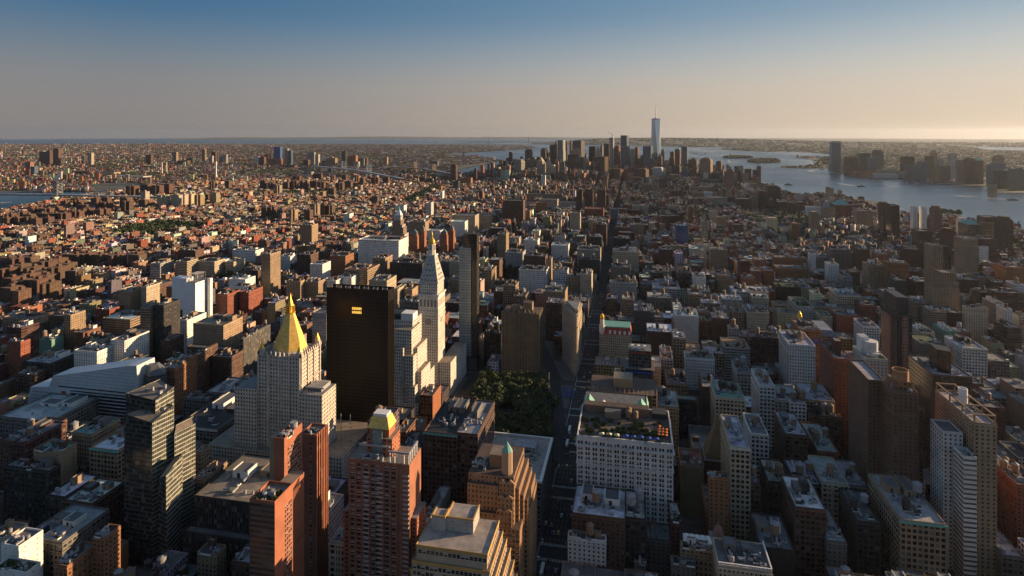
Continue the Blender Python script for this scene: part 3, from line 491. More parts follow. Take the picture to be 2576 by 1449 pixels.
def wedge_building():
    root = hero('wedge_building', 'tall wedge-shaped stone building with a rounded prow at the street fork', 'office building', -68, 832); org = (-68, 832, 0); c = (.42, .33, .24)
    P = [(-60.5, 799), (-58.5, 797.5), (-56.6, 799), (-55.5, 866), (-85, 866)]
    b = MB(); b.prism(P, 0, 90, 'O', c)
    for z, q in ((10, .5), (72, .7), (89, 1.3)):
        b.prism([(x + (q if x > -58 else -q), y - (q if y < 830 else -q)) for x, y in P], z, z + 1.1, 'N', (.46, .37, .27), None, M_FAC, c)
    b.build('wall', root, org); b = MB(); b.prism([(-61, 815), (-57.5, 815), (-57.2, 860), (-78, 860)], 90.1, 95, 'N', c); b.build('penthouse', root, org); b = MB(); b.prism([(x, y) for x, y in P], 90.1, 92, 'N', c, None, False); b.build('parapet', root, org); foot(-86, -55, 797, 866, 90)
def white_grid_block():
    x0, x1, y0, y1, h = -29, 47.6, 443, 497, 97; cx, cy = 9, 470; root = hero('white_grid_block', 'broad white office block with paired windows under a crowded roof garden', 'office building', cx, cy); org = (cx, cy, 0); c = (.60, .585, .55)
    b = MB(); b.box(x0, x1, y0, y1, 0, h, 'N', c, None, M_ROOF, (.12, .09, .07)); npair = 13; pw = (x1 - x0) / npair
    for i in range(npair + 1): x = x0 + pw * i; b.box(max(x0, x - 1.1), min(x1, x + 1.1), y0 - .5, y0 - .003, 0, h - 6, 'N', c, None, M_FAC, c)
    for z, q in ((h - 6.2, 1.2), (h - 22, .7), (h - 6.9, .8)): b.box(x0 - q, x1 + q, y0 - q - .3, y1, z, z + .7, 'N', c, None, M_FAC, c)
    b.wall((x1 + .01, y0 + 1), (x1 + .01, y1 - 1), 0, h - 7, 'O', c); b.build('wall', root, org)
    b = MB(); parapet(b, x0, x1, y0, y1, h, c, 2.2, .9)
    for i in range(npair + 1): x = x0 + pw * i; b.box(max(x0, x - .6), min(x1, x + .6), y0 - .4, y0 - .003, h - 5, h + 2.7, 'N', c, None, M_FAC, c)
    b.build('parapet', root, org)
    pos = []
    for r_ in range(20):
        z = h - 5.0 - r_ * 4.15 - (1.2 if r_ else 0)
        for i in range(npair):
            for s in (-1.15, 1.15): pos.append((x0 + pw * (i + .5) + s, y0, z))
    add_windows(root, 'N', pos, 1.65, 2.5)
    b = MB(); b.box(-26, 30, 486, 494, h, h + 7, 'N', (.20, .12, .08), None, M_ROOF, RC['br']); b.box(-8, 6, 478, 485.9, h, h + 6, 'N', K['tn'], None, M_ROOF, RC['gy']); b.box(33, 45, 484, 495, h, h + 5, 'N', K['dk'], None, M_ROOF, RC['dk']); b.build('penthouse', root, org)
    for x, y in ((12.5, 478), (18.5, 478), (13, 483)):
        s_ = .95; inst('water_tank', TANKS[0], root, (x - cx, y - cy, h), (s_, s_, s_))
    for i in range(90):
        s_ = rnd.uniform(.9, 2.0); x, y = (rnd.uniform(x0 + 2, x1 - 2), y0 + 2.2) if i < 36 else (rnd.uniform(x0 + 2, x1 - 2), rnd.uniform(y0 + 10, y0 + 34)); inst('roof_plant', SHRUB, root, (x - cx, y - cy, h), (s_, s_, s_))
    foot(x0, x1, y0, y1, h)
    um = lambda m: umbrella_mesh(m, 4.6, True)
    mc, mb_ = um(M_CREAM), um(M_BLUE)
    for i in range(8):
        o = bpy.data.objects.new('parasol', (mc if i < 3 else mb_)); COL.objects.link(o); o.location = wpt(-9 + i * 6.1 + (1.2 if i > 2 else 0), y0 + 5, h)
        tag(o, 'square cream parasol on the white block\'s roof garden' if i < 3 else 'square blue parasol on the white block\'s roof garden', 'parasol', 'cream roof parasols' if i < 3 else 'blue roof parasols')
    mo = umbrella_mesh(M_ORANGE, 2.4, False)
    for i in range(10):
        o = bpy.data.objects.new('parasol', mo); COL.objects.link(o); o.location = wpt(37 + (i % 3) * 2.9 + (i // 3) * .4, y0 + 12 + (i // 3) * 4.4, h); tag(o, 'round orange parasol at the right end of the roof garden', 'parasol', 'orange roof parasols')
    pm = person_mesh()
    for i in range(30):
        o = bpy.data.objects.new('person', pm[i % 3]); COL.objects.link(o); x = rnd.uniform(x0 + 3, x1 - 3); y = y0 + (rnd.uniform(6.5, 9.5) if i % 2 else rnd.uniform(13, 32)); o.location = wpt(x, y, h); o.rotation_euler[2] = rnd.uniform(0, 6.28)
        tag(o, ('person in a pale shirt and dark trousers standing in the roof garden', 'person in a red top and dark trousers standing in the roof garden', 'person all in dark clothes standing in the roof garden')[i % 3], 'person', ('people in pale shirts', 'people in red tops', 'people in dark clothes')[i % 3] + ' on the roof garden')
    # the green-roofed house behind
    root = hero('mansard_building', 'building with green copper mansard and gabled dormers behind the white block', 'office building', 2, 520); org = (2, 520, 0)
    b = MB(); b.box(-30, 32, 505, 540, 0, 84, 'O', K['cr']); b.build('wall', root, org); b = MB(); b.frustum([(-30, 505), (32, 505), (32, 540), (-30, 540)], 84, [(-28, 507.5), (30, 507.5), (30, 538), (-28, 538)], 92, M_TEAL, cap=False); b.poly([(-28, 507.5, 91.6), (30, 507.5, 91.6), (30, 538, 91.6), (-28, 538, 91.6)], M_ROOF, RC['gy']); b.build('mansard_roof', root, org)
    for x in (-27, 20):
        b = MB(); b.box(x, x + 9, 503, 512, 84, 98, material=M_TEAL); b.frustum([(x, 503), (x + 9, 503), (x + 9, 512), (x, 512)], 98, [(x + 4.3, 503), (x + 4.7, 503), (x + 4.7, 512), (x + 4.3, 512)], 104, M_TEAL); b.build('dormer', root, org)
    b = MB(); b.box(-15, -4, 502, 509, 84, 96, 'N', K['tn'], None, M_ROOF, RC['tn']); b.frustum([(-15, 502), (-4, 502), (-4, 509), (-15, 509)], 96, [(-9.6, 502), (-9.4, 502), (-9.4, 509), (-9.6, 509)], 101, M_STONE)
    b.poly([(-12, 501.9, 86), (-7, 501.9, 86), (-7, 501.9, 94), (-9.5, 501.9, 97), (-12, 501.9, 94)], M_RED); b.build('gable', root, org); foot(-30, 32, 505, 540, 84)
def person_mesh():
    # one continuous skinned body: pelvis first, then legs, spine, arms, head
    V = [(0, 0, .95, .15, .11), (.10, 0, .90, .09, .09), (.11, .02, .5, .065, .065), (.12, -.02, .08, .045, .045), (.12, -.16, .03, .04, .03), (-.10, 0, .90, .09, .09), (-.11, .04, .5, .065, .065), (-.12, .06, .08, .045, .045), (-.12, -.08, .03, .04, .03),
         (0, .01, 1.18, .14, .10), (0, .01, 1.40, .17, .10), (0, 0, 1.52, .055, .055), (0, -.02, 1.64, .085, .095), (0, -.02, 1.74, .07, .08), (.20, .01, 1.42, .06, .06), (.25, .02, 1.14, .045, .045), (.24, -.12, .90, .035, .035), (.23, -.18, .84, .03, .03), (-.20, .01, 1.42, .06, .06), (-.26, .03, 1.14, .045, .045), (-.20, -.16, 1.02, .035, .035), (-.16, -.22, 1.04, .03, .03)]
    E = [(0, 1), (1, 2), (2, 3), (3, 4), (0, 5), (5, 6), (6, 7), (7, 8), (0, 9), (9, 10), (10, 11), (11, 12), (12, 13), (10, 14), (14, 15), (15, 16), (16, 17), (10, 18), (18, 19), (19, 20), (20, 21)]
    me = bpy.data.meshes.new('person'); me.from_pydata([v[:3] for v in V], E, []); o = bpy.data.objects.new('person', me); COL.objects.link(o); md = o.modifiers.new('skin', 'SKIN'); o.modifiers.new('smooth', 'SUBSURF').levels = 1
    for d, v in zip(me.skin_vertices[0].data, V): d.radius = (v[3], v[4])
    me.skin_vertices[0].data[0].use_root = True
    dg = bpy.context.evaluated_depsgraph_get(); out = []
    for shirt in (M_WHITE, M_RED, M_DARK):
        m2 = bpy.data.meshes.new_from_object(o.evaluated_get(dg)); m2.materials.clear()
        for m in (M_SKIN, shirt, M_DARK): m2.materials.append(m)
        for p in m2.polygons: z = p.center.z; ax = abs(p.center.x); p.material_index = 0 if z > 1.5 or (ax > .15 and .8 < z < 1.1 and p.center.y < -.05) else (1 if z > .98 or (ax > .19 and z > .8) else 2)
        out.append(m2)
    bpy.data.objects.remove(o); return out
M_SKIN = mat('skin', (.45, .28, .20), .6)
def umbrella_mesh(m, d, square):
    b = MB(); n = 4 if square else 8; b.ring(0, 0, [(d * .62, 2.3), (0, 3.5)], n, m, rot=math.pi / 4 if square else 0); b.bar((0, 0, 0), (0, 0, 3.3), .06, M_STEEL); o = b.build('parasol'); me = o.data; bpy.data.objects.remove(o); return me
def grey_flat_block():
    x0, x1, y0, y1, h = -116, -58, 443, 521, 52; cx, cy = -87, 480; root = hero('grey_flat_block', 'dark grey block with a wide pale flat roof rimmed white, beside the avenue', 'apartment building', cx, cy); org = (cx, cy, 0)
    b = MB(); c = (.15, .14, .14); b.box(x0, x1, y0, y1, 0, h, 'L', c, None, M_ROOF, (.36, .33, .29)); b.build('wall', root, org)
    b = MB(); b.box(x0 - 1, x1 + 1, y0 - 1, y0 + 1.2, h, h + 1.8, material=M_WHITE); b.box(x1 - 1.6, x1 + 1, y0 + 1.21, y1, h, h + 1.8, material=M_WHITE); b.box(x0 - 1, x1 + 1, y1 + .01, y1 + 1.5, h, h + 1.8, material=M_WHITE); b.build('parapet', root, org)
    b = MB(); b.box(-90, -70, 492, 506, h, h + 5, 'A', K['lg'], None, M_ROOF, RC['lg']); b.build('penthouse', root, org); roof_stuff(root, x0 + 15, x1 - 4, y0 + 14, y1 - 8, h, ['u'], cx, cy, 5); roof_stuff(root, x0 + 25, x1 - 4, y0 + 24, y1, h, ['u'], cx, cy, 6)
    foot(x0, x1, y0, y1, h)
def turret_block():
    root = hero('turret_block', 'brown stepped setback building with an octagonal corner turret and green cone roof', 'office building', -78, 366); org = (-78, 366, 0); c = (.30, .165, .085)
    b = MB()
    for x0, x1, y0, y1, z in ((-96.5, -64.8, 352, 395, 113), (-96.5, -75, 349, 396, 107), (-74.4, -64, 349, 390, 110), (-96.5, -61.5, 354, 396, 104), (-75.2, -64.4, 347, 392, 100), (-96.5, -59, 358, 396, 97), (-75.4, -65, 345.5, 392, 91), (-96.5, -56.8, 362, 398, 91), (-96.5, -75.6, 346, 396, 88), (-96.5, -59.5, 345, 400, 79), (-96.5, -56, 364, 400, 83)): b.box(x0, x1, y0, y1, 0, z, 'O', c, None, M_ROOF, RC['br'])
    b.build('wall', root, org)
    for x0, x1, y, z in ((-74.4, -64, 349, 110), (-75.2, -64.4, 347, 100), (-75.4, -65, 345.5, 91)):
        b = MB(); n = 2
        for i in range(n): a0, a1 = x0 + (x1 - x0) * i / n, x0 + (x1 - x0) * (i + 1) / n; b.poly([(a0, y - .02, z), (a1, y - .02, z), ((a0 + a1) / 2, y - .02, z + 2.2)], M_FAC, (.45, .30, .19)); b.poly([(a0, y - .02, z), ((a0 + a1) / 2, y - .02, z + 2.2), ((a0 + a1) / 2, y + 2, z + 2.2), (a0, y + 2, z)], M_FAC, c); b.poly([((a0 + a1) / 2, y - .02, z + 2.2), (a1, y - .02, z), (a1, y + 2, z), ((a0 + a1) / 2, y + 2, z + 2.2)], M_FAC, c)
        b.build('gable', root, org)
    b = MB(); b.prism(octa(-70.3, 357, 3.5, 3.5), 113, 130, 'N', (.42, .27, .17)); b.build('turret', root, org); b = MB(); b.ring(-70.3, 357, [(3.9, 130), (.2, 137), (0, 138.5)], 8, M_TEAL, rot=.39); b.build('cone_roof', root, org)
    b = MB(); b.box(-84, -75, 362, 376, 113, 123, 'N', c, None, M_ROOF, RC['tn']); b.build('penthouse', root, org); roof_stuff(root, -95, -84, 353, 390, 113, ['u'], -78, 366, 9)
    pos = [(x, 344.95, z) for z in np.arange(73, 5, -4.1) for x in np.arange(-95, -60, 2.1)]; add_windows(root, 'N', pos[:700], 1.3, 2.1); foot(-96.5, -56, 345, 400, 83)
def gilded_trim_block():
    root = hero('gilded_trim_block', 'tan stepped block with gold trimmed ledges and a pale grey penthouse, bottom centre', 'office building', -88, 305); org = (-88, 305, 0); c = (.40, .30, .21); g = (.46, .27, .08)
    tiers = [(-110.6, -68, 285, 318, 104), (-113, -66.4, 284, 322, 94), (-115, -64.6, 286.5, 326, 86), (-116, -62.8, 289, 330, 77), (-116, -61, 291, 332, 67), (-116, -59.4, 293, 334, 56)]
    b = MB(); t = MB()
    for i, (x0, x1, y0, y1, z) in enumerate(tiers):
        b.box(x0, x1, y0, y1, 0, z, 'N', c, None, M_ROOF, (.34, .29, .26)); q = .35; t.box(x0 - q, x1 + q, y0 - q, y0 - .003, z - 1.2, z + .9, 'N', g, None, M_FAC, g); t.box(x1 + .003, x1 + q, y0, y1, z - 1.2, z + .9, 'N', g, None, M_FAC, g); t.box(x0 - q, x0 - .003, y0, y1, z - 1.2, z + .9, 'N', g, None, M_FAC, g)
        b.wall((x1 + .02, y0 + 1), (x1 + .02, y1 - 1), 0, z - 2, 'L', c)
    b.build('wall', root, org); t.build('gilded_trim', root, org)
    b = MB(); b.box(-106, -97.7, 300, 309, 104, 114, 'N', K['lg'], None, M_ROOF, (.34, .29, .26)); b.box(-97.69, -80.5, 302, 318, 104, 113, 'B', K['lg'], None, M_ROOF, (.34, .29, .26)); b.build('penthouse', root, org)
    t = MB()
    for x0, x1, y0, y1, z in ((-106, -97.7, 300, 309, 114), (-97.69, -80.5, 302, 318, 113)): t.box(x0 - .3, x1 + .3, y0 - .3, y0 + .6, z, z + 1, 'N', g, None, M_FAC, g); t.box(x1 - .6, x1 + .3, y0 + .61, y1, z, z + 1, 'N', g, None, M_FAC, g); t.box(x0 - .3, x0 + .6, y0 + .61, y1, z, z + 1, 'N', g, None, M_FAC, g)
    t.build('gilded_rim', root, org)
    pos = [(x, 285, z) for z in (99.2,) for x in np.arange(-108.5, -69, 2.6)] + [(x, 284, z) for z in np.arange(89.5, 40, -4.2) for x in np.arange(-111.5, -67.5, 2.6)]; add_windows(root, 'N', pos, 2.0, 2.4); foot(-116, -59.4, 284, 334, 94)
def balcony_tower():
    root = hero('brick_balcony_tower', 'tall red brick apartment tower with corner balconies and a gold hipped crown', 'apartment building', -146, 328); org = (-146, 328, 0); c = (.30, .115, .065); rd = (.36, .12, .06)
    b = MB(); b.box(-165, -124.4, 315, 337, 0, 138, 'N', c, None, M_ROOF, RC['tn']); b.box(-169.6, -165.01, 316.5, 334, 0, 98, 'A', c); b.box(-124.39, -120.5, 318, 336, 0, 98, 'A', rd)
    for x in (-164.4, -160.4, -155.9, -151, -141.5, -137, -132.5, -129.6): b.box(x - .55, x + .55, 314.4, 314.997, 0, 137, 'N', c, None, M_FAC, c)
    for z in np.arange(6, 137, 3.4): b.box(-165, -129, 314.7, 314.99, z, z + .5, 'N', (.24, .14, .10), None, M_FAC, c)
    b.build('wall', root, org)
    pos = [(x, 315, z) for z in np.arange(133, 20, -3.4) for x in (-162.4, -158.2, -153.4, -148.6, -145.6, -139.3, -134.8)]; add_windows(root, 'N', pos, 2.7, 2.0)
    me = None
    n = 0
    for z in np.arange(130, 30, -3.4):
        for x, y in ((-126.6, 314.9), (-152.6, 314.5), (-143.4, 314.5)):
            if n >= 100: break
            if me is None:
                b = MB(); b.box(-2, 2, -1.4, -.01, 0, .3, material=M_STONE); b.box(-2, 2, -1.4, -1.3, .3, 1.2, material=M_STEEL); b.box(1.9, 2, -1.29, 0, .3, 1.2, material=M_STEEL); o = b.build('balcony', root); me = o.data; bpy.data.objects.remove(o)
            inst('balcony', me, root, (x + 146, y - 328, z)); n += 1
    b = MB(); b.box(-156, -138.6, 322, 336, 138, 151, 'A', rd, None, M_ROOF, RC['tn']); b.box(-155, -141.5, 324, 335, 151, 157, 'N', rd, None, M_ROOF, RC['tn']); b.box(-151.6, -145.2, 321.4, 321.99, 138.5, 157, material=M_GLASSG); b.box(-150.6, -146.2, 323.5, 323.99, 151, 157, material=M_GLASSG); b.build('crown', root, org)
    b = MB(); b.frustum([(-156, 323), (-141, 323), (-141, 336), (-156, 336)], 157, [(-154, 326), (-143.4, 326), (-143.4, 334), (-154, 334)], 164.5, M_GOLD); b.box(-153.4, -144, 326.4, 333.6, 164.5, 166.5, material=M_WHITE); b.build('gold_roof', root, org)
    b = MB()
    for x in np.arange(-138, -125, 3.1): b.box(x, x + .6, 315.6, 316.2, 138, 145, material=M_WHITE)
    for y in (318.5, 322, 326, 330): b.box(-125.4, -124.8, y, y + .6, 138, 145, material=M_WHITE)
    b.box(-139, -124.6, 315.4, 316.4, 145, 146.2, material=M_STEEL); b.box(-125.8, -124.6, 316.41, 332, 145, 146.2, material=M_STEEL); b.box(-160, -139.1, 319, 320, 146, 147.2, material=M_STEEL); b.build('pergola', root, org); roof_stuff(root, -163, -140, 315, 324, 138, ['u'], -146, 328, 3)
    foot(-170, -120.5, 315, 337, 138)
M_GLASSG = var_mat('green_glass', (.20, .28, .26), .2, .2)
def red_slab():
    root = hero('red_brick_slab_tower', 'tall red brick slab tower with a lower ribbon-windowed front block', 'apartment building', -195, 292); org = (-195, 292, 0); c = (.31, .105, .055)
    b = MB(); b.prism([(-199.8, 262), (-184.3, 262), (-184.3, 281), (-199.8, 281)], 0, 138, 'H', (.16, .08, .055), top=M_ROOF, topcol=RC['tn']); b.prism([(-184.28, 262.02), (-184.27, 262.02), (-184.27, 281), (-184.28, 281)], 0, 138.6, 'N', c)
    b.box(-201.2, -194.6, 289, 310, 0, 163, 'N', c, None, M_ROOF, RC['tn']); b.box(-194.59, -186, 281.01, 297, 0, 137.5, 'N', c, None, M_ROOF, RC['tn'])
    b.box(-205, -201.21, 290, 308, 0, 164, 'N', K['tn'], None, M_ROOF, RC['tn']); b.build('wall', root, org)
    b = MB(); parapet(b, -199.8, -184.3, 262, 281, 138, c, 2); parapet(b, -201.2, -194.6, 289, 310, 163, c, 2.4); b.build('parapet', root, org)
    pos = [(-194.58, y, z) for z in np.arange(154, 96, -3.3) for y in np.arange(293.5, 309, 2)]; pos += [(-184.25, y, z) for z in np.arange(128, 60, -3.3) for y in np.arange(273, 280.5, 2)]; add_windows(root, 'W', pos, 1.15, 1.9)
    b = MB(); b.ring(-197, 304, [(2.4, 163), (2.4, 169), (.01, 169)], 12, M_TGREY); b.build('water_tank', root, org); roof_stuff(root, -200, -195, 290, 306, 163, ['u'], -195, 292, 2); roof_stuff(root, -198, -186, 263, 280, 138, ['u', 'g'], -195, 292, 8)
    foot(-205, -184, 262, 310, 138)
    root = hero('red_ribbed_tower', 'dark red brick tower with vertical window strips, right beside the red slab', 'apartment building', -205, 346); org = (-205, 346, 0)
    b = MB(); b.box(-212, -200.2, 338, 354, 0, 137, 'N', (.22, .075, .045), None, M_ROOF, RC['tn']); b.wall((-200.18, 338.5), (-200.18, 353.5), 0, 136, 'V', c, None, 5)
    for y in (338.4, 341.4, 344.6, 347.8, 351, 353.6): b.box(-200.15, -199.5, y - .4, y + .4, 0, 138.5, 'N', c, None, M_FAC, c)
    b.build('wall', root, org); b = MB(); parapet(b, -212, -200.2, 338, 354, 137, c, 1.6); b.build('parapet', root, org); pos = [(-204.2, 338, z) for z in np.arange(130, 20, -3.6)]; add_windows(root, 'N', pos, 1.2, 1.9); roof_stuff(root, -211, -201, 339, 352, 137, ['u'], -205, 346, 4); foot(-212, -200, 338, 354, 137)
def faceted_glass():
    root = hero('faceted_glass_tower', 'dark green glass tower of folded prisms, lower left', 'skyscraper', -345, 365); org = (-345, 365, 0); c = (.16, .17, .14)
    b = MB()
    def slant(P, zs, st='G', col=c):
        n = len(P)
        for i in range(n):
            p, q = P[i], P[(i + 1) % n]; z0, z1 = zs[i], zs[(i + 1) % n]; L = math.dist(p, q); k = max(1, round(L / 1.9)); m = round(max(z0, z1) / 3.9); f = lambda z: m * z / max(z0, z1)
            dark = (q[1] - p[1]) == 0 or abs(q[0] - p[0]) > abs(q[1] - p[1]); kk = (.06, .06, .05) if dark else (.36, .36, .30)  # sun baked in: north facets darkened, west-facing frames lightened
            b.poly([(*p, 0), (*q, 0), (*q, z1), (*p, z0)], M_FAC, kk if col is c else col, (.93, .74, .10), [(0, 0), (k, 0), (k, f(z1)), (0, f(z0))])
        b.poly([(x, y, z - 1) for (x, y), z in zip(P, zs)], M_ROOF, RC['tn'])
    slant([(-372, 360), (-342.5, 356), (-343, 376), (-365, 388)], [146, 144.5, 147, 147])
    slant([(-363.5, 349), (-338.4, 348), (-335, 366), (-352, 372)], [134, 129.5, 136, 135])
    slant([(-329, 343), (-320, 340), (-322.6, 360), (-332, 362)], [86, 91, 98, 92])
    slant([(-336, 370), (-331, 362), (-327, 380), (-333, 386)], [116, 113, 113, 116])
    b.build('curtain_wall', root, org)
    for x, y, z in ((-358, 368, 145.5), (-352, 374, 145.5), (-348, 366, 145.5), (-350, 355, 131), (-344, 360, 132), (-341, 362, 133)):
        s_ = 1.4; inst('rooftop_unit', UNITS[rnd.randint(0, 1)], root, (x + 345, y - 365, z - .5), (s_, s_, s_))
    foot(-374, -312, 348, 398, 132); occ(-372, -326, 349, 200)
def silver_curved():
    root = hero('silver_curved_building', 'silver metal-clad campus building with a swooping sloped top and ribbon windows', 'university building', -610, 560); org = (-610, 560, 0); Y = 532; k = Y / 600.0
    def pz(x, z): return (x * k, 340.6 - (340.6 - z) * k + 1.0)
    A = [pz(-770, -40), pz(-622, -40), pz(-601, 26), pz(-598.3, 56.6), pz(-611.6, 55.2), pz(-680, 40), pz(-723.8, 30.3), pz(-730.2, 12), pz(-759.2, 10.7)]
    A = [(-682, 0), (-551, 0), (-533, 0), (-529, 62), (-530.5, 88.6), (-542.3, 87.4), (-603, 73.8), (-641.8, 65.4), (-647.5, 50.8), (-673, 48)]
    b = MB(); D = 27; n = len(A); m = M_SILVER
    b.poly([(x, Y, z) for x, z in A], m); b.poly([(x, Y + D, z) for x, z in A[::-1]], m)
    for i in range(n):
        (x0, z0), (x1, z1) = A[i], A[(i + 1) % n]; b.poly([(x0, Y, z0), (x0, Y + D, z0), (x1, Y + D, z1), (x1, Y, z1)], m if i != 3 else M_SILVER)
    for z in np.arange(53, 86, 4.2):         # seams between the cladding courses
        xl = np.interp(z, [50.8, 65.4, 73.8, 87.4], [-647.5, -641.8, -603, -542.3]); b.box(xl + .6, -531, Y - .12, Y - .003, z, z + .35, material=M_TGREY)
    b.build('metal_cladding', root, org)
    for j in range(11):
        z = 8 + j * 4.4
        for x0, x1 in ((-618, -543),) if z < 50 else ((-634, -545),):
            b = MB(); b.box(x0, x1, Y - .35, Y - .02, z, z + (2.6 if z < 44 else 1.5), 'H', (.05, .06, .065), M_GLASS); b.build('ribbon_window', root, org)
        if z < 46:
            b = MB(); b.box(-670, -634, Y - .3, Y - .02, z - 1, z + .5, material=M_STEEL); b.build('ledge', root, org)
    b = MB(); b.box(-630, -624, Y - .4, Y - .02, 4, 47, material=M_RED); b.build('brick_strip', root, org)
    b = MB(); b.prism([(-528.5, 541), (-518, 537), (-507, 546), (-511, 559), (-528.5, 560)], 0, 74, 'H', (.10, .105, .11)); b.frustum([(-528.5, 541), (-518, 537), (-507, 546), (-511, 559)], 74, [(-527, 546), (-521, 543), (-517, 547), (-520, 553)], 86, M_DSIL); b.build('rear_wing', root, org)
    foot(-683, -506, 530, 561, 60)
M_SILVER = var_mat('brushed_cladding', (.60, .64, .68), .35, .4, .12, .9, 1.08); M_DSIL = var_mat('dark_cladding', (.12, .125, .13), .5, .3)
def wrapped_building():
    root = hero('shrouded_building', 'building entirely wrapped in white construction sheeting with steelwork on top', 'building', -711, 858); org = (-711, 858, 0)
    b = MB(); b.box(-733, -689, 840, 872, 0, 97, 'N', K['wh'], M_SHEET, M_ROOF, RC['gy']); b.box(-733, -706, 840.2, 858, 97, 104, material=M_SHEET); b.build('sheeting', root, org)
    b = MB(); b.box(-731, -713, 839.5, 839.99, 30, 47, material=M_DARK); b.build('opening', root, org)
    for i in range(5):
        b = MB(); x = -704 + i * 3.4; b.bar((x, 846, 97), (x, 846, 111), .3, M_STEEL); b.bar((x, 846, 111), (x, 866, 111), .3, M_STEEL); b.bar((x, 846, 97), (x, 862, 111), .2, M_STEEL); b.bar((x, 866, 97), (x, 866, 111), .3, M_STEEL); b.build('steel_frame', root, org)
    b = MB(); b.box(-686, -681, 866, 872, 0, 99, material=M_WHITE); b.build('hoist_tower', root, org); foot(-733, -681, 840, 872, 97)
M_SHEET = var_mat('white_sheeting', (.70, .70, .71), .7, 0, .08, .9, 1.06)
def bell_tower():
    root = hero('domed_stone_tower', 'stepped stone tower with a pale pyramidal crown and green lantern', 'skyscraper', -613, 1572); org = (-613, 1572, 0); c = (.46, .40, .33); d = (.24, .17, .12)
    b = MB(); b.box(-640, -597, 1560, 1592, 0, 58, 'O', d); b.box(-634, -600, 1562, 1590, 0, 78, 'O', d); b.box(-630.5, -607.6, 1563, 1586, 0, 99, 'O', d); b.box(-607.55, -596, 1561, 1594, 0, 60, 'O', c); b.box(-607.58, -603, 1563, 1588, 0, 86, 'O', c); b.build('wall', root, org)
    b = MB(); b.box(-627, -608.5, 1565, 1583, 99, 113, 'V', K['wh'], None, M_ROOF, K['wh']); b.build('colonnade', root, org); b = MB(); b.frustum([(-626, 1566), (-609, 1566), (-609, 1583), (-626, 1583)], 113, [(-620, 1572), (-614, 1572), (-614, 1578), (-620, 1578)], 126, M_WHITE); b.build('pyramid_roof', root, org)
    b = MB(); b.ring(-617, 1575, [(2.6, 126), (2.4, 132), (1, 135), (0, 138)], 8, M_TEAL); b.build('lantern', root, org); foot(-640, -596, 1560, 1594, 99)
def pyramid_towers():
    for i, (x0, x1, h, t, lab) in enumerate(((-562, -538.5, 73.5, 85, 'left front'), (-533, -518, 82.5, 93, 'left rear'), (-477, -456.5, 78, 88, 'right front'), (-453, -438, 86.5, 96, 'right rear'))):
        d = x1 - x0 + 2; y0 = 1500 + (20 if i % 2 else 0); s = y0 / 1500; x0 *= s; x1 *= s; cx, cy = (x0 + x1) / 2, y0 + d / 2; root = hero('pyramid_topped_tower', f'red brick tower with a glass pyramid roof, {lab} of the four alike', 'apartment building', cx, cy, 'four red towers with glass pyramids', f'pyramid_topped_tower{i}'); org = (cx, cy, 0)
        b = MB(); b.box(x0, x1, y0, y0 + d, 0, h - 6, 'A', (.30, .12, .065)); b.box(x0 + 2, x1 - 2, y0 + 2, y0 + d - 2, h - 6, h, 'N', (.30, .12, .065)); b.build('wall', root, org)
        b = MB(); b.frustum([(x0 + 1.5, y0 + 1.5), (x1 - 1.5, y0 + 1.5), (x1 - 1.5, y0 + d - 1.5), (x0 + 1.5, y0 + d - 1.5)], h, [(cx - .3, cy - .3), (cx + .3, cy - .3), (cx + .3, cy + .3), (cx - .3, cy + .3)], t, M_FAC, (.16, .22, .22), True, 'G'); b.build('pyramid_roof', root, org); foot(x0, x1, y0, y0 + d, h)
def gold_dome_corner():
    x0, x1, y0, y1, h = -22, 23, 862, 895, 56
    root = hero('gold_domed_corner_building', 'cream building with a small gold dome on its corner by the avenue', 'office building', 0, 880); org = (0, 880, 0); c = K['cr']
    X0, z = -29.0, 60
    b = MB(); b.box(-27, 20, 842, 875, 0, 50, 'O', c); b.build('wall', root, org); b = MB(); b.frustum([(-27, 842), (20, 842), (20, 875), (-27, 875)], 50, [(-25, 845), (18, 845), (18, 873), (-25, 873)], 60, M_RED); b.box(-25, 18, 845.2, 872.8, 60, 61.5, material=M_TEAL); b.build('mansard_roof', root, org)
    for i in range(5):
        b = MB(); x = -13 + i * 7; b.box(x, x + 3.4, 842.2, 846, 51, 56, material=M_WHITE); b.build('dormer', root, org)
    b = MB(); b.prism(octa(-23, 846, 4.2, 4.2), 50, 64, 'N', K['wh']); b.prism(octa(-23, 846, 3, 3), 64, 72, 'N', K['wh']); b.build('turret', root, org); b = MB(); b.ring(-23, 846, [(2.7, 72), (3.2, 74), (2.7, 77), (1.2, 79.4), (.2, 80.4), (0, 84)], 12, M_GOLDDK); b.build('dome', root, org); foot(-28, 20, 842, 875, 56)
def gold_dome_pair():
    root = hero('twin_gold_domes_building', 'grey building with two small gold domes above the wide side street', 'office building', 292, 925); org = (292, 925, 0)
    b = MB(); b.box(272, 314, 894, 950, 0, 50, 'O', K['gy']); b.frustum([(272, 894), (314, 894), (314, 950), (272, 950)], 50, [(276, 900), (310, 900), (310, 946), (276, 946)], 57, M_ROOF, (.14, .17, .22)); b.build('wall', root, org)
    for x, y in ((276, 946), (277, 898)):
        b = MB(); b.prism(octa(x, y, 3.6, 3.6), 50, 60, 'N', K['lg']); b.ring(x, y, [(3.5, 60), (3.7, 62), (2.8, 66), (1, 68.5), (0, 71)], 12, M_GOLDDK); b.build('dome', root, org)
    foot(272, 314, 894, 950, 50)
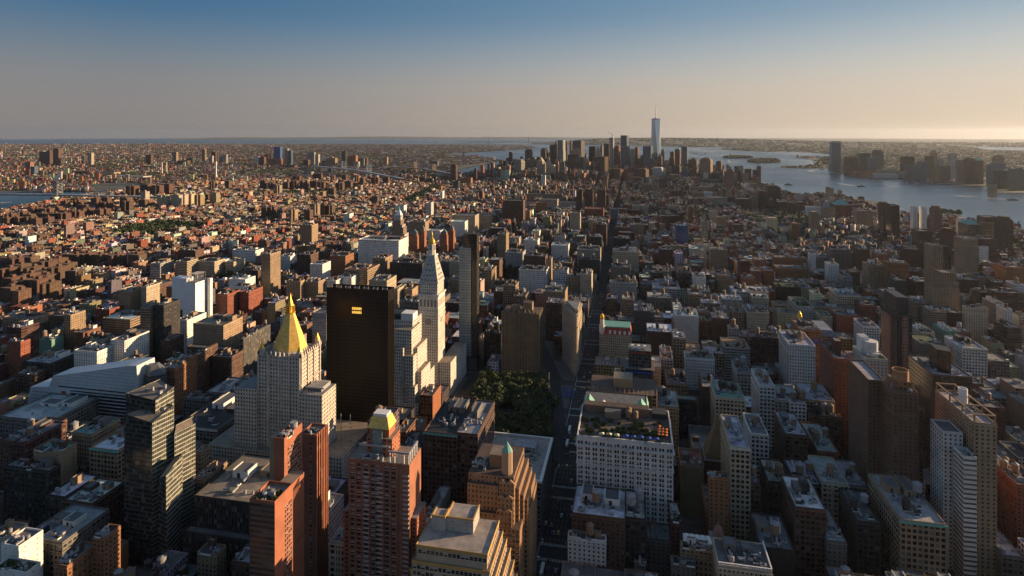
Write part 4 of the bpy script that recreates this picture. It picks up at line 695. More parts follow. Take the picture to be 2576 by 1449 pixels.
def construction_tower():
    root = hero('unfinished_frame_building', 'dark concrete frame under construction behind netting beside a pale blank wall', 'building', 28, 676); org = (28, 676, 0)
    b = MB(); b.box(10, 44, 662, 690, 0, 72, 'L', (.08, .07, .065), None, M_ROOF, RC['gy']); b.box(14, 40, 668, 688, 72, 92, 'L', (.09, .08, .075), None, M_ROOF, RC['gy']); b.build('concrete_frame', root, org)
    for i in range(5):
        b = MB(); x = 50 + (i % 2) * 6; b.bar((40.5 + i * 2.2, 661, 0), (40.5 + i * 2.2, 661, 90), .2, M_SCAF); b.build('scaffold_post', root, org)
    for z in np.arange(6, 92, 6):
        b = MB(); b.box(40, 50, 660.6, 661.2, z, z + .4, material=M_SCAF); b.build('scaffold_deck', root, org)
    for i in range(3):
        b = MB(); b.box(17 + i * 7, 20 + i * 7, 672, 676, 92, 96, material=M_WHITE); b.build('rooftop_unit', root, org)
    b = MB(); b.box(10, 44, 661.4, 661.9, 67, 69, material=M_BLUE); b.box(14, 40, 667.4, 667.9, 88.4, 90, material=M_RED); b.build('safety_net', root, org); foot(10, 50, 661, 690, 92)
    root = hero('scaffolded_brown_building', 'brown building masked by scaffolding behind the green mansard roof', 'building', 20, 600); org = (20, 600, 0)
    b = MB(); b.box(-26, 42, 580, 615, 0, 78, 'L', K['br'], None, M_ROOF, RC['br']); b.box(-2, 18, 590, 606, 78, 88, 'N', K['tn'], None, M_ROOF, RC['tn']); b.build('wall', root, org)
    for z in np.arange(50, 82, 4):
        b = MB(); b.box(-27, 43, 578.4, 579, z, z + .5, material=M_SCAF); b.box(42.5, 43, 579.1, 616, z, z + .5, material=M_SCAF); b.build('scaffold_deck', root, org)
    for i in range(16):
        b = MB(); x = -27 + i * 4.6; b.bar((x, 578.5, 0), (x, 578.5, 83), .22, M_SCAF); b.build('scaffold_post', root, org)
    foot(-27, 43, 578, 616, 78)
M_SCAF = var_mat('scaffold', (.20, .12, .08))
def obelisk_roof():
    root = hero('pyramid_church', 'dark church-like building with a steep tan pyramid roof', 'church', 98, 545); org = (98, 545, 0)
    b = MB(); b.box(84, 112, 530, 560, 0, 40, 'B', K['br']); b.build('wall', root, org); b = MB(); b.frustum([(86, 532), (110, 532), (110, 556), (86, 556)], 40, [(97, 543.5), (98, 543.5), (98, 544.5), (97, 544.5)], 76, M_FAC, (.17, .115, .06)); b.build('steep_roof', root, org); foot(84, 112, 530, 560, 40)
    root = hero('ornate_dome_building', 'narrow building with an ornate brown domed turret, right of the roof-tent hotel', 'building', 81, 410); org = (81, 410, 0)
    b = MB(); b.box(76, 86, 402, 425, 0, 38, 'O', K['br']); b.build('wall', root, org); b = MB(); b.prism(octa(81, 408, 3.6, 3.6), 38, 45, 'O', K['pk']); b.ring(81, 408, [(3.9, 45), (3.6, 49), (2.4, 52.4), (.7, 54), (.5, 56.5), (0, 60)], 12, M_FAC, K['pk']); b.build('domed_turret', root, org); foot(76, 86, 402, 425, 38)
def far_tower(name, label, cx, cy, parts, cat='skyscraper'):
    root = hero(name, label, cat, cx, cy)
    if cat == 'skyscraper': root.rotation_euler[2] = -.34
    for nm, f in parts:
        b = MB(); f(b); b.build(nm, root, (cx, cy, 0))
    return root
M_WTC = mat('mirror_glass', (.44, .50, .56), .14, .75)
def skyline_landmarks():
    X, Y = 196, 4560; q = 31; sq = [(X - q, Y - q), (X + q, Y - q), (X + q, Y + q), (X - q, Y + q)]; tp = [(X, Y - q), (X + q, Y), (X, Y + q), (X - q, Y)]
    def shaft(b):
        b.prism(sq, 0, 57, 'G', (.30, .36, .42))
        for i in range(4):
            a0, a1 = sq[i], sq[(i + 1) % 4]; t = tp[i]; tn_ = tp[(i + 1) % 4]; uv3 = [(0, 0), (34, 0), (17, 90)]
            b.poly([(*a0, 57), (*a1, 57), (*t, 417)], M_WTC, (.4, .45, .5), (.9, .85, .9), uv3); b.poly([(*a1, 57), (*tn_, 417), (*t, 417)], M_WTC, (.4, .45, .5), (.9, .85, .9), uv3)
        b.poly([(*p, 417) for p in tp], M_ROOF, RC['gy'])
    far_tower('tallest_glass_tower', 'tallest tower of the skyline, tapering glass facets with a needle spire', X, Y, [('curtain_wall', shaft), ('parapet', lambda b: b.frustum(tp, 417, tp, 424, M_STEEL)), ('spire', lambda b: (b.ring(X, Y, [(14, 424), (14, 427), (3, 428), (2.2, 470), (1.3, 510), (.5, 543)], 10, M_STEEL)))]); foot(X - q, X + q, Y - q, Y + q, 417)
    x0, x1 = -495, -446; y0 = 4450; sil = (.48, .47, .45)
    far_tower('rippled_silver_tower', 'rippled silver residential tower rising above the municipal tower', (x0 + x1) / 2, y0 + 20, [('wall', lambda b: (b.box(x0, x1, y0, y0 + 40, 0, 190, 'V', sil), b.box(x0 + 3, x1 - 2, y0 + 2, y0 + 38, 190, 273, 'V', sil), [b.box(x0 + 3 + i * 9.4, x0 + 7.5 + i * 9.4, y0 - 2.5, y0 - .01, 40, 272, 'V', sil, None, M_FAC, sil) for i in range(5)]))]); foot(x0, x1, y0, y0 + 40, 273)
    X, Y = -199, 4415; c = (.50, .46, .38)
    far_tower('gothic_green_topped_tower', 'pale gothic tower with a green pointed copper crown', X, Y, [('wall', lambda b: (b.box(X - 34, X + 34, Y - 10, Y + 40, 0, 110, 'V', c), b.box(X - 15, X + 15, Y - 15, Y + 15, 0, 190, 'V', c), b.box(X - 11, X + 11, Y - 11, Y + 11, 190, 212, 'V', c))), ('green_roof', lambda b: (b.frustum(octa(X, Y, 11, 11), 212, octa(X, Y, 3, 3), 232, M_TEAL), b.ring(X, Y, [(2.6, 232), (1.2, 242), (0, 250)], 8, M_TEAL)))]); foot(X - 34, X + 34, Y - 15, Y + 40, 190)
    X, Y = -521, 4170; c = (.46, .40, .32)
    far_tower('municipal_tower', 'broad beige government tower with tiered round top and statue', X, Y, [('wall', lambda b: (b.box(X - 27, X + 46, Y - 20, Y + 30, 0, 112, 'O', c), b.box(X - 18, X + 12, Y - 12, Y + 14, 112, 128, 'O', c))), ('tiered_crown', lambda b: b.ring(X - 2, Y, [(11, 128), (11, 143), (8, 144), (8, 155), (5, 156), (4.4, 166), (1.6, 170), (.6, 178), (0, 181)], 12, M_FAC, c)), ('corner_turret', lambda b: [b.ring(X + sx * 14 - 3, Y - 10, [(3, 128), (3, 138), (0, 142)], 8, M_FAC, c) for sx in (-1, 1)])]); foot(X - 27, X + 46, Y - 20, Y + 30, 112)
    X, Y = -557, 4010; c = (.46, .38, .29)
    far_tower('courthouse_tower', 'beige courthouse tower with a pointed pyramid roof', X, Y, [('wall', lambda b: (b.box(X - 24, X + 24, Y - 20, Y + 28, 0, 129, 'V', c), b.box(X - 19, X + 19, Y - 16, Y + 20, 129, 143, 'V', c))), ('pyramid_roof', lambda b: b.frustum([(X - 19, Y - 16), (X + 19, Y - 16), (X + 19, Y + 20), (X - 19, Y + 20)], 143, [(X - 1, Y + 1), (X + 1, Y + 1), (X + 1, Y + 3), (X - 1, Y + 3)], 176, M_FAC, (.42, .34, .22)))]); foot(X - 24, X + 24, Y - 20, Y + 28, 129)
    # statue island
    X, Y = 1330, 8350
    root = far_tower('colossal_statue', 'green statue on a stone pedestal on a small wooded island', X, Y, [('pedestal', lambda b: (b.ring(X, Y, [(42, 0), (42, 10), (24, 11)], 11, M_STONE), b.frustum([(X - 12, Y - 12), (X + 12, Y - 12), (X + 12, Y + 12), (X - 12, Y + 12)], 10, [(X - 7, Y - 7), (X + 7, Y - 7), (X + 7, Y + 7), (X - 7, Y + 7)], 47, M_STONE))), ('statue', lambda b: (b.ring(X, Y, [(5.5, 47), (6.4, 52), (5, 66), (5.4, 74), (3, 78), (1.6, 80), (2.4, 83), (1.6, 86), (0, 87)], 10, M_TEAL), b.bar((X + 4, Y, 75), (X + 7, Y, 90), 1.1, M_TEAL), b.ring(X + 7, Y, [(1.6, 90), (1.2, 93), (0, 94)], 8, M_GOLDDK), b.box(X - 6.5, X - 3.5, Y - 3, Y - 1, 66, 72, material=M_TEAL)))], 'statue')
    # factory chimneys over the river
    for x, y, h, r, lab in ((-3580, 4039, 98, 4, 'left one of a pair of tan chimneys beyond the river'), (-3543, 4044, 98, 4, 'right one of a pair of tan chimneys beyond the river')): far_tower('chimney', lab, x, y, [('shaft', lambda b: b.ring(x, y, [(r * 1.3, 0), (r, h), (.01, h)], 10, M_STONE))], 'chimney')
    far_tower('chimney', 'single thin white chimney rising by the red power house', -2916, 3795, [('shaft', lambda b: b.ring(-2916, 3795, [(5, 0), (4, 120), (.01, 120)], 10, M_WHITE))], 'chimney')
def bridges():
    def span(name, lab, towers, th, deckz, a, b_, col, leg=7, stone=False):
        mx, my = (towers[0][0] + towers[1][0]) / 2, (towers[0][1] + towers[1][1]) / 2; root = hero(name, lab, 'bridge', mx, my); g0 = gz(mx, my); org = (mx, my, 0)
        d = Vector((towers[1][0] - towers[0][0], towers[1][1] - towers[0][1])).normalized(); n = Vector((-d.y, d.x)); m = col
        for t in towers:
            b = MB()
            if stone:
                b.prism([(t[0] + d.x * s * 9 + n.x * u * 15, t[1] + d.y * s * 9 + n.y * u * 15) for s, u in ((-1, -1), (1, -1), (1, 1), (-1, 1))], 0, deckz, 'N', col=(.3, .22, .16)); 
                for u in (-1, 0, 1): b.prism([(t[0] + d.x * s * 7 + n.x * (u * 11 + v * 3.2), t[1] + d.y * s * 7 + n.y * (u * 11 + v * 3.2)) for s, v in ((-1, -1), (1, -1), (1, 1), (-1, 1))], deckz, th - 9, 'N', (.3, .22, .16))
                b.prism([(t[0] + d.x * s * 8 + n.x * u * 15, t[1] + d.y * s * 8 + n.y * u * 15) for s, u in ((-1, -1), (1, -1), (1, 1), (-1, 1))], th - 9, th, 'N', (.3, .22, .16))
            else:
                for u in (-1, 1):
                    for s in (-1, 1): b.bar((t[0] + n.x * u * 17 + d.x * s * leg, t[1] + n.y * u * 17 + d.y * s * leg, 0), (t[0] + n.x * u * 15 + d.x * s * leg * .5, t[1] + n.y * u * 15 + d.y * s * leg * .5, th), 2.2, m)
                for z in np.linspace(deckz + 8, th, 5):
                    for s in (-1, 1): k = 1 - .5 * z / th; b.bar((t[0] + n.x * 16 + d.x * s * leg * k, t[1] + n.y * 16 + d.y * s * leg * k, z), (t[0] - n.x * 16 + d.x * s * leg * k, t[1] - n.y * 16 + d.y * s * leg * k, z - (14 if z > deckz + 9 else 0)), 1.4, m)
                    for u in (-1, 1): b.bar((t[0] + n.x * u * 16 - d.x * leg, t[1] + n.y * u * 16 - d.y * leg, z), (t[0] + n.x * u * 16 + d.x * leg, t[1] + n.y * u * 16 + d.y * leg, z), 1.4, m)
            b.build('bridge_tower', root, org)
        b = MB(); P, Q = Vector((*a, deckz - 12)), Vector((*b_, deckz - 12)); pts = [P, Vector((*towers[0], deckz)), Vector((mx, my, deckz + 3)), Vector((*towers[1], deckz)), Q]
        for p, q in zip(pts, pts[1:]):
            b.poly([(p.x + n.x * 15, p.y + n.y * 15, p.z), (p.x - n.x * 15, p.y - n.y * 15, p.z), (q.x - n.x * 15, q.y - n.y * 15, q.z), (q.x + n.x * 15, q.y + n.y * 15, q.z)], M_STEEL)
            for u in (-1, 1): b.poly([(p.x + n.x * 15 * u, p.y + n.y * 15 * u, p.z - 7), (q.x + n.x * 15 * u, q.y + n.y * 15 * u, q.z - 7), (q.x + n.x * 15 * u, q.y + n.y * 15 * u, q.z), (p.x + n.x * 15 * u, p.y + n.y * 15 * u, p.z)], m)
        L = (Q - P).length
        for k in range(1, int(L / 70)):
            t = k / int(L / 70); p = P.lerp(Q, t); s = (Vector((p.x, p.y)) - Vector(towers[0])).dot(d); span_ = math.dist(*towers)
            if s < -150 or s > span_ + 150:
                for u in (-1, 1): b.bar((p.x + n.x * u * 12, p.y + n.y * u * 12, -5), (p.x + n.x * u * 12, p.y + n.y * u * 12, p.z - 3), 1.5, m)
        b.build('deck', root, org)
        for u in (-1, 1):
            b = MB(); pr = None; span_ = math.dist(*towers)
            for k in range(-12, 37):
                s = span_ * k / 24; 
                if 0 <= s <= span_: z = deckz + 6 + (th - deckz - 6) * (2 * s / span_ - 1) ** 2
                elif s < 0: z = th + (th - deckz) * s / (span_ * .5)
                else: z = th - (th - deckz) * (s - span_) / (span_ * .5)
                p = (towers[0][0] + d.x * s + n.x * u * 14, towers[0][1] + d.y * s + n.y * u * 14, z)
                if pr: b.bar(pr, p, .9, M_STEEL)
                pr = p
            b.build('cable', root, org)
    span('steel_suspension_bridge', 'grey steel suspension bridge with lattice towers at the left water', [(-2600, 2312), (-3078, 2212)], 100, 42, (-2150, 2412), (-3500, 2120), M_GREYB)
    span('blue_suspension_bridge', 'far suspension bridge with two pale lattice towers, middle of the river', [(-1862, 4043), (-2238, 4399)], 100, 42, (-1439, 3660), (-2777, 4884), M_BLUEB)
    span('stone_suspension_bridge', 'far suspension bridge with brown stone towers', [(-1480, 4369), (-1728, 4630)], 84, 40, (-1155, 4041), (-2046, 4941), M_BRICK, stone=True)
M_GREYB = var_mat('bridge_grey', (.20, .21, .22)); M_BLUEB = var_mat('bridge_blue', (.22, .27, .32))
for f in (gold_pyramid_tower, black_tower, stepped_white_block, clock_tower, slim_glass_tower, ribbed_slab, wedge_building, white_grid_block, grey_flat_block, turret_block, gilded_trim_block, balcony_tower, red_slab, faceted_glass, silver_curved, wrapped_building, bell_tower, pyramid_towers, gold_dome_corner, gold_dome_pair, construction_tower, obelisk_roof, skyline_landmarks, bridges): f()

# x0,x1,y0,depth,height,style,colour,roof (tiers split by ;) | extras | kind | far | label
BUILD = """
184.4,213,465.5,58.3,57.6,L,tn,lg|t2,p,c,u|lo|0|tan loft with green cornice and two round tanks side by side on white roof
236,244.5,491.2,14,93.6,H,wh,lg;230.7,244,508.8,20,102.6,A,wh,gy|P|ap|0|white apartment tower banded by balconies, with a small blue pool on its stepped roof
246.8,261.7,499.7,58,115.2,A,tn,lg|f|ap|0|tall tan slab tower crowned by open concrete frames and a round white tank
288.5,298.9,525.7,60,59.4,A,rd,gy|t3,p|ap|0|red brick block with white corner stones at the photo's right edge
160.3,175.4,476.2,40.7,46.8,L,dk,gy|t2,p|lo|0|dark narrow loft with a black roof tank, left of the twin-tank tan loft
260.8,274.5,492,40,25.2,L,gy,lg|p,u|lo|0|low grey building with air units on its roof in the photo's bottom right corner
117.3,138.4,472.7,42,54,L,br,wh|t1,u,p|lo|0|dark brown loft with one conical wooden tank on a bright white roof
148.9,168.3,517.5,40,50.4,L,cr,lg|t1,u|lo|0|beige grid-fronted loft with pale cornice behind the white-roofed brown loft
170.4,183.2,523.8,38,46.8,L,gy,lg|t2|lo|0|grey loft with roof tanks joined to the beige grid-fronted loft
75.8,89.9,494,55,82.8,L,cr,lg|p,c|of|0|slender cream tower with an arched top storey and pale corner piers
57.9,72.5,481,8.2,64.8,A,or,gy|-|ap|0|orange-brown stepped apartment block left of the slender cream tower
57.4,74.4,489.8,34,34.2,L,or,gy|-|lo|0|low orange-brown wing with tall dark bays at the foot of the stepped apartment block
41,60.2,536,30,41.4,B,tn,rd|p|of|0|tan blank-walled building with a dull red roof right of the white hotel-like block
104.5,119,568.4,40,59.4,L,wh,gy|t1,p,c|lo|0|white narrow loft with a tall dark bay, directly right of the slender cream tower's crown
135.4,154.1,577.5,45,57.6,L,br,lg|u,p,t1|lo|0|brown brick loft with orange window reflections and skylights in a pale roof
162.8,180.6,581,55,43.2,A,rd,lg|t2,p|lo|0|red brick loft with a scalloped parapet and two grey tanks
33.6,57.4,432,6.232,41.4,O,tn,wh|p,u,m|of|0|ornate tan hotel with white party tents along its roof
27.8,34.4,452.2,24.315,45,A,dr,lg|u|ap|0|deep red narrow building behind the hotel with the roof tents
54.5,87,404.9,26.5,50.4,O,cr,gy|p,u,b|of|0|pale stone building with white balustrade and dark plant rooms, bottom of the photo
26.5,42.3,424.7,6.7,34.2,A,gy,lg|-|lo|0|small grey building with bright flat roof left of the roof-tent hotel
89.1,111.4,450.3,40,36,B,dk,gy|t1,p|lo|0|dark ragged-roofed building draped in pale tarps beside the white-roofed brown loft
137.4,150.4,466.7,40,36,A,gy,lg|p,u|ap|0|pale grey stepped walk-up with rooftop sheds at the right of the white-roofed brown loft
91.4,98.7,501.3,35,52.2,L,br,lg|t1|lo|0|narrow brown loft squeezed behind the slender cream tower's right side
108.1,124.2,516.3,35,46.8,L,dk,lg|p,u,t1|lo|0|dark loft with a patched pale roof behind the white-roofed brown loft
129.4,149,521.9,36,45,L,dk,lg|t2,p|lo|0|dark loft with two domed grey tanks on tall stands
-45,-18.1,429,6.9,39.6,A,wh,gy|t1,p|ap|0|white painted walk-up with a copper-coloured conical tank, beside the avenue
-42.8,-4.8,436.5,36,52.2,A,br,wh|t1,u,p|ap|0|brown brick building with a silver domed tank and bright roof, behind the white painted walk-up
-4.9,9.5,440.7,34,51.3,L,dk,lg|t2,u|lo|0|dark steel-framed loft with a wooden tank on a tall stand
10.9,27.8,457.5,19.015,27,A,gy,lg|p|ap|0|low grey walk-up in the shade between the dark steel loft and the deep red building
1.7,9.7,437.3,4,21.6,A,gy,lg|-|bh|0|very low grey house with pale roof, bottom of the photo by the lone green tree
-299.1,-283.8,369.9,10,34.2,A,tn,gy|p,u|ap|0|small tan block with a tall bare side wall beneath the dark glass school block
-320.4,-253.7,393,60,57.6,V,dk,tn;-323.5,-268.4,385,7.4,36,V,dk,gy|p,u|of|0|wide dark glass block with thin vertical stone fins and flat tan roof
-265.1,-251,360.1,32.3,39.6,A,br,lg|u,p|ap|0|low brown building with grey terraces left of the red brick slab's foot
-195.5,-183.6,364.6,30,59.4,L,cr,lg|p|lo|0|cream loft with arched cornice and green glass penthouse, left of the balconied brick tower
-170.3,-141.9,477.1,70,79,L,br,dk|p,u,c|ho|0|dark brown hotel with green copper cornice facing the park
-142.4,-124.6,479,62,79.8,L,br,lg|u,p|lo|0|brown block with pale roof and sunlit west wall, right of the dark brown hotel
-156.2,-146.8,427.3,49.2,36,A,gy,lg|p|lo|0|low pale-roofed building between the balconied brick tower and the stepped tan block
-347.8,-338.9,333.2,12.8259,63,A,or,dk|u|ap|0|orange brick apartment house with blank sunlit side wall left of the green glass tower
-357.7,-348.3,315.4,21.3699,55.8,A,or,gy|u,p|ap|0|stepped orange brick terrace block in the bottom left, cluttered with roof vents
-403.2,-378,313.8,9.8,48.6,B,wh,gr|g,u|ap|0|white concrete block with planted green roof terrace in the bottom left corner
-410.6,-396.3,324.2,16.7812,55.8,B,wh,gy|u|ap|0|white windowless rooftop block with a dark red plant room
-433.1,-418.6,332.9,16.0277,52.2,L,cr,tn|p|lo|0|cream sunlit loft cut by the left edge, above the white windowless block
-419.2,-386.2,346.2,37.7,45,L,gy,lg|u,p|of|0|long grey-blue roofed office block with a dark plant house and a cylinder on top
-443.7,-427.3,384.8,30,48.6,L,dk,wh|p|of|0|dark building carrying a white slab and a round tank, behind the long grey-blue roof
-428.9,-401.9,384.5,30,46.8,L,br,wh|p,u|of|0|white roof screen box behind the long grey-blue roofed block
-514.6,-469.4,408.9,10.0824,50.4,L,dk,tn|p,u|lo|0|dark frame loft wrapped in scaffold netting with sunlit tan end wall
-453.9,-426.5,432.6,45,59.4,L,tn,wh|c,p|lo|0|ornate tan stone loft with arched windows and white roof, left of the green glass tower
-493.1,-465.4,436.6,10.8,30.6,L,br,gy|p|lo|0|low dark loft between the scaffolded block and the ornate tan loft
-498.5,-471.4,420.3,15.7,59.4,B,tn,tl|p|ho|0|tan hotel with faded painted sign on its blank wall and green copper roof
-489.8,-468.8,448,30,61.2,O,tn,tl|p|ho|0|tan hotel wing with green copper hip roof and sunlit windows
-560.6,-537.6,441.7,45,50.4,A,br,gy|t1,u,p|lo|0|brown brick loft at the left edge with a row of roof ducts
-538.7,-526.3,435.2,40,54,L,dr,gy|t1,u|lo|0|dark red loft with ornate white window bays next to the roof ducts
-639.1,-577.7,503.6,55.976,36,L,gy,lg|p|of|0|low block with long pale skylight roof at the left edge
-425.2,-381.4,497,80,50.4,L,gy,dk|c,p|of|0|large dark grey office block with crested parapet left of the gold pyramid tower
-377.2,-359.9,449.5,12.2646,55.8,O,tn,tn|p|of|0|small tan stone block with sunlit stepped top, left of the dark finned block
-347.6,-335.7,422.2,30.3492,50.4,O,tn,tn|p,u|of|0|tan stone block with long sunlit side wall before the dark finned block
-779.1,-758.3,622.9,12.4,63,A,rd,gy|-|ap|0|brick-red stepped tower with large blank sunlit side, far left
-796.2,-773.2,635.9,24,75.6,H,dr,lg|p|ap|0|dark red banded tower with pale top rising behind the brick-red stepped tower
-744.6,-704.1,614.5,40,43.2,L,dk,lg|p,u|lo|0|dark piered loft with glass roof shed, right of the brick-red stepped tower
-684.9,-650.8,629.4,22.1,55.8,A,wh,gy|p|ap|0|white and glass apartment block with rounded sunlit corner, above the silver curved building
-653.9,-632.9,652.1,40,63,A,wh,gy|p|ap|0|taller white balconied apartment block with bay windows behind the rounded white one
-655.7,-639.8,701.4,18,90,H,tn,gy|p|ap|0|slim tan tower of horizontal bands above the silver curved building
-639.1,-622.4,705.5,30,93.6,A,dk,gy|p|ap|0|slim grey tower with sunlit white balconies beside the banded tan tower
-808.2,-758.2,791.7,45,39.6,H,tn,wh|p|of|0|tan school block with bright red-orange end wall
-882.4,-854.7,850.2,25,32.4,A,rd,lg|-|ap|0|plain red brick block under the school block's roof
-805.8,-794.2,724.5,24,64.8,A,tn,wh|t1|ap|0|tan brown tower with bright gridded sunlit flank at left
-857.3,-829.1,746.4,26,54,A,br,gy|p|ap|0|brown tower joined to the tan gridded tower
-817.3,-806.6,715.7,26,45,A,cr,gy|p|ap|0|cream stepped block glowing in sun below the tan gridded tower
-964,-909.8,763.9,30,39.6,L,tn,gy|p,t1|lo|0|tan loft with long planted sunlit roof at the left edge
-824.5,-795.9,697.1,18,37.8,B,tl,gy|t1,p|lo|0|pale green walled loft between the red tower and the rounded white block
-864.1,-841.6,878.7,30,55.8,A,tn,gy|p|ap|0|tan terraced apartment block beneath the white shrouded building's left
-826.8,-816.7,886.8,30,63,A,cr,gy|-|ap|0|bright cream stepped tower left of the white shrouded building
-523.2,-500,583.1,22.4,64.8,A,or,lg|p|ap|0|orange brown tower with white balcony stacks, right of the silver curved building
-733.4,-710.2,596.3,17.6,36,L,br,lg|p|lo|0|low brown loft before the dark piered loft
-614.6,-600.8,690.8,26,52.2,A,br,gy|t1|ap|0|brown stepped apartment house below the slim grey tower
-510.4,-501.5,606.1,13.2,68.4,A,or,gy|p|ap|0|orange brown tower with dark plant house behind the white balcony stacks
-506.9,-504.7,619.9,40,66.6,A,br,gy|-|ap|0|dark brown brick tower with sunlit right flank and crenellated top
-646.5,-628,755.6,40,57.6,A,wh,gy|p|ap|0|white punched-window dormitory block with stepped roof
-573.3,-527.8,701.1,40,73.8,A,tn,tn;-562.6,-509.6,676.9,12,52.2,A,br,gy|p|of|0|large tan art deco block with arched top storey and white penthouses
-501.2,-477.4,645.3,26,55.8,A,br,gy|p|of|0|dark brown block with a poster-like panel on its sunlit edge
-499.3,-496,697.2,60,59.4,V,gy,gy|-|of|0|grey stone block with pilasters and a flagpole behind the art deco block
-459.3,-423.9,582.4,40,43.2,L,gy,lg|p|lo|0|grey loft with wide pale roof and black plant box, left of the gold pyramid tower
-479.4,-451.7,571.8,10,39.6,L,gy,lg|p,u|lo|0|grey arched-window loft below the orange brown tower
-682.6,-661.4,888.4,34,57.6,A,rd,gy|p|ap|0|red brick tower with sunlit gridded flank
-656.9,-639.8,914.2,40,55.8,A,rd,gy|p|ap|0|red brick block with long sunlit flank below the tan slab tower
-716.8,-679.1,970.5,13.8,48.6,A,wh,wh|p|ap|0|white zigzag-balcony block behind the red brick towers
-730.9,-696.1,984.9,30,57.6,A,wh,wh|p|ap|0|white stepped block with tall sunlit penthouse left of the tan slab tower
-691.9,-672,1025.5,34,97.2,A,tn,gy|p|ap|0|tall tan slab tower with gridded windows and sunlit flank, above the gold pyramid
-1014.5,-989.5,1111.3,40,46.8,H,lg,gy|p|of|0|grey banded hospital block at the upper left of the shrouded building
-972.1,-942.8,1134.4,34,48.6,H,cr,gy|p|of|0|cream banded hospital block left of the dark park trees
-944.2,-900.6,1166.8,34,43.2,O,cr,gy|p|of|0|cream office block with small tower beyond the park trees
-895.1,-873.3,1193.9,40,37.8,O,cr,tl|p|ap|0|red and cream brick block with pale green roof by the park
-968.3,-904.9,1319.5,34,37.8,O,wh,gy|p|of|0|long white block with small square windows, beyond the park
-1085.6,-1037.3,1276.1,30,41.4,A,br,gy|p|ap|0|wide brown brick block with sunlit end beyond the hospital blocks
-899.1,-876.9,984.9,34,39.6,A,br,gy|-|ap|0|dark brown block left of the shrouded building's foot
-643.3,-614.1,1033.3,15,46.8,A,tn,gy|p,t1|ap|0|tan apartment block with roof sheds right of the tall tan slab tower
-618.7,-585.9,1048.9,27,43.2,A,tn,gy|p|ap|0|tan apartment block beside its roof-shed twin
-726.7,-695.5,1211.2,34,57.6,A,br,gy|p|ap|0|dark brown stepped tower behind the tan apartment pair
-781.1,-758.6,1234.2,26,46.8,A,wh,gy|p|ap|0|white block peeping out between the tan slab and the dark stepped tower
-644.4,-616.9,1121,34,59.4,A,wh,wh|p|ap|0|white stepped apartment block with sunlit balconies
-642.1,-605.3,1197.9,40,61.2,A,or,gy|p|ap|0|orange brick apartment block with cornice, left of the long brown roof
-572,-522,1127,60,50.4,L,tn,rd|p,u|lo|0|brown block whose roof is dotted with red huts
-593.7,-564,1076.5,23.5,39.6,O,wh,lg|p|of|0|white low office block above the black glass tower's left roof corner
-573.7,-543,1100.6,25.8,41.4,O,wh,lg|p|of|0|white low office block with two round roof tanks
-632.3,-531.5,1316.3,60,75.6,O,wh,wh|p,c|of|0|large white stone utility block with colonnaded top beside the bell-less domed tower
-503.8,-431.2,1197.7,50,52.2,O,dk,dk|p|of|0|wide building with green-tinted windows under a dark mansard roof
-554.7,-526,1225.9,40,54,O,tn,gy|p|of|0|tan building with sunlit arched flank left of the green-windowed block
-463.2,-428.9,1007,44,63,O,cr,gy|u,p|of|0|cream stone block with red roof machinery right behind the black glass tower
-408.2,-400.9,987.9,40,54,O,cr,gy|-|of|0|narrow sunlit cream block against the black glass tower's right edge
-385.3,-350.4,956.6,34,43.2,O,gy,gy|p,u|of|0|grey gridded block left of the white clock tower
-395.3,-380.6,1005.1,30,50.4,B,tn,gy|p|of|0|plain tan block with sunlit edge behind the grey gridded block
-443.3,-393.5,1086.6,40,39.6,A,dr,lg|-|of|0|low dark red block left of the white clock tower's crown
-383.6,-358.7,1233.6,40,52.2,O,cr,gy|p|of|0|cream office block between the clock tower and the slim glass tower
-409.7,-389.3,1256.1,26,45,B,gy,gy|-|of|0|blank grey wall building between the clock tower and the cream office block
-350.2,-327.4,1126.1,34,41.4,O,tn,gy|-|of|0|lower tan block under the cream office block
-452.5,-430.5,793.3,60,68.4,O,lg,gy|p|of|0|pale grey stepped office block between the gold pyramid and the black glass tower
-912.2,-876.1,1533.1,34,68.4,A,tn,gy|p|ap|0|tan twin-topped apartment tower with sunlit right wing
-719.3,-704,1408.3,26,50.4,H,gy,gy|p|ap|0|dark tower with blue-white banded flank, left of the large white utility block
-649.6,-598.9,1687.5,34,63,A,tn,gy|p|ap|0|tan apartment tower behind the red towers with glass pyramids
-586.9,-545.9,1668.3,30,41.4,O,wh,lg|-|of|0|white low block between the two pairs of pyramid-topped red towers
-542.9,-496.8,1757.3,34,55.8,A,wh,wh|p|ap|1|white stepped apartment block with many setbacks beyond the slim glass tower
-561,-483.9,1827.9,50,64.8,O,cr,gy|p|of|1|large cream office block behind the white stepped one
-205,-181.8,826,14.7,45,L,dk,gy|t3,u|lo|0|dark gridded loft with a row of roof tanks, left of the brown vertical-ribbed slab
-209.4,-189.5,875.6,26,41.4,A,dr,wh|p|lo|0|low dark red loft with bright roof left of the brown vertical-ribbed slab
-220.3,-210.7,848.7,20,27,A,cr,gy|p|bh|0|narrow cream row building on the park's far side
-200.4,-182.5,841.3,20,25.2,A,wh,gy|p|bh|0|white corner row building with fire escapes on the park's far side
-214.2,-193.6,998.2,30,68.4,L,tn,gy|t1,p|lo|0|tan loft tower with sunlit flank rising behind the brown vertical-ribbed slab
-194.3,-173.3,983.7,36,55.8,L,tn,gy|t2,p|lo|0|brown and tan loft with twin tanks behind the brown vertical-ribbed slab
-147.2,-110.2,1007.3,40,59.4,O,tn,gy|p|of|0|tan stone block with a white penthouse behind the wedge-shaped building
-133.2,-107.8,940.4,36,59.4,L,br,gy|-|lo|0|brown loft with a sliver of pink banner left of the wedge-shaped building
-113.4,-100.3,881.7,26,27,L,br,lg|-|lo|0|low pale-roofed building at the wedge-shaped building's left foot
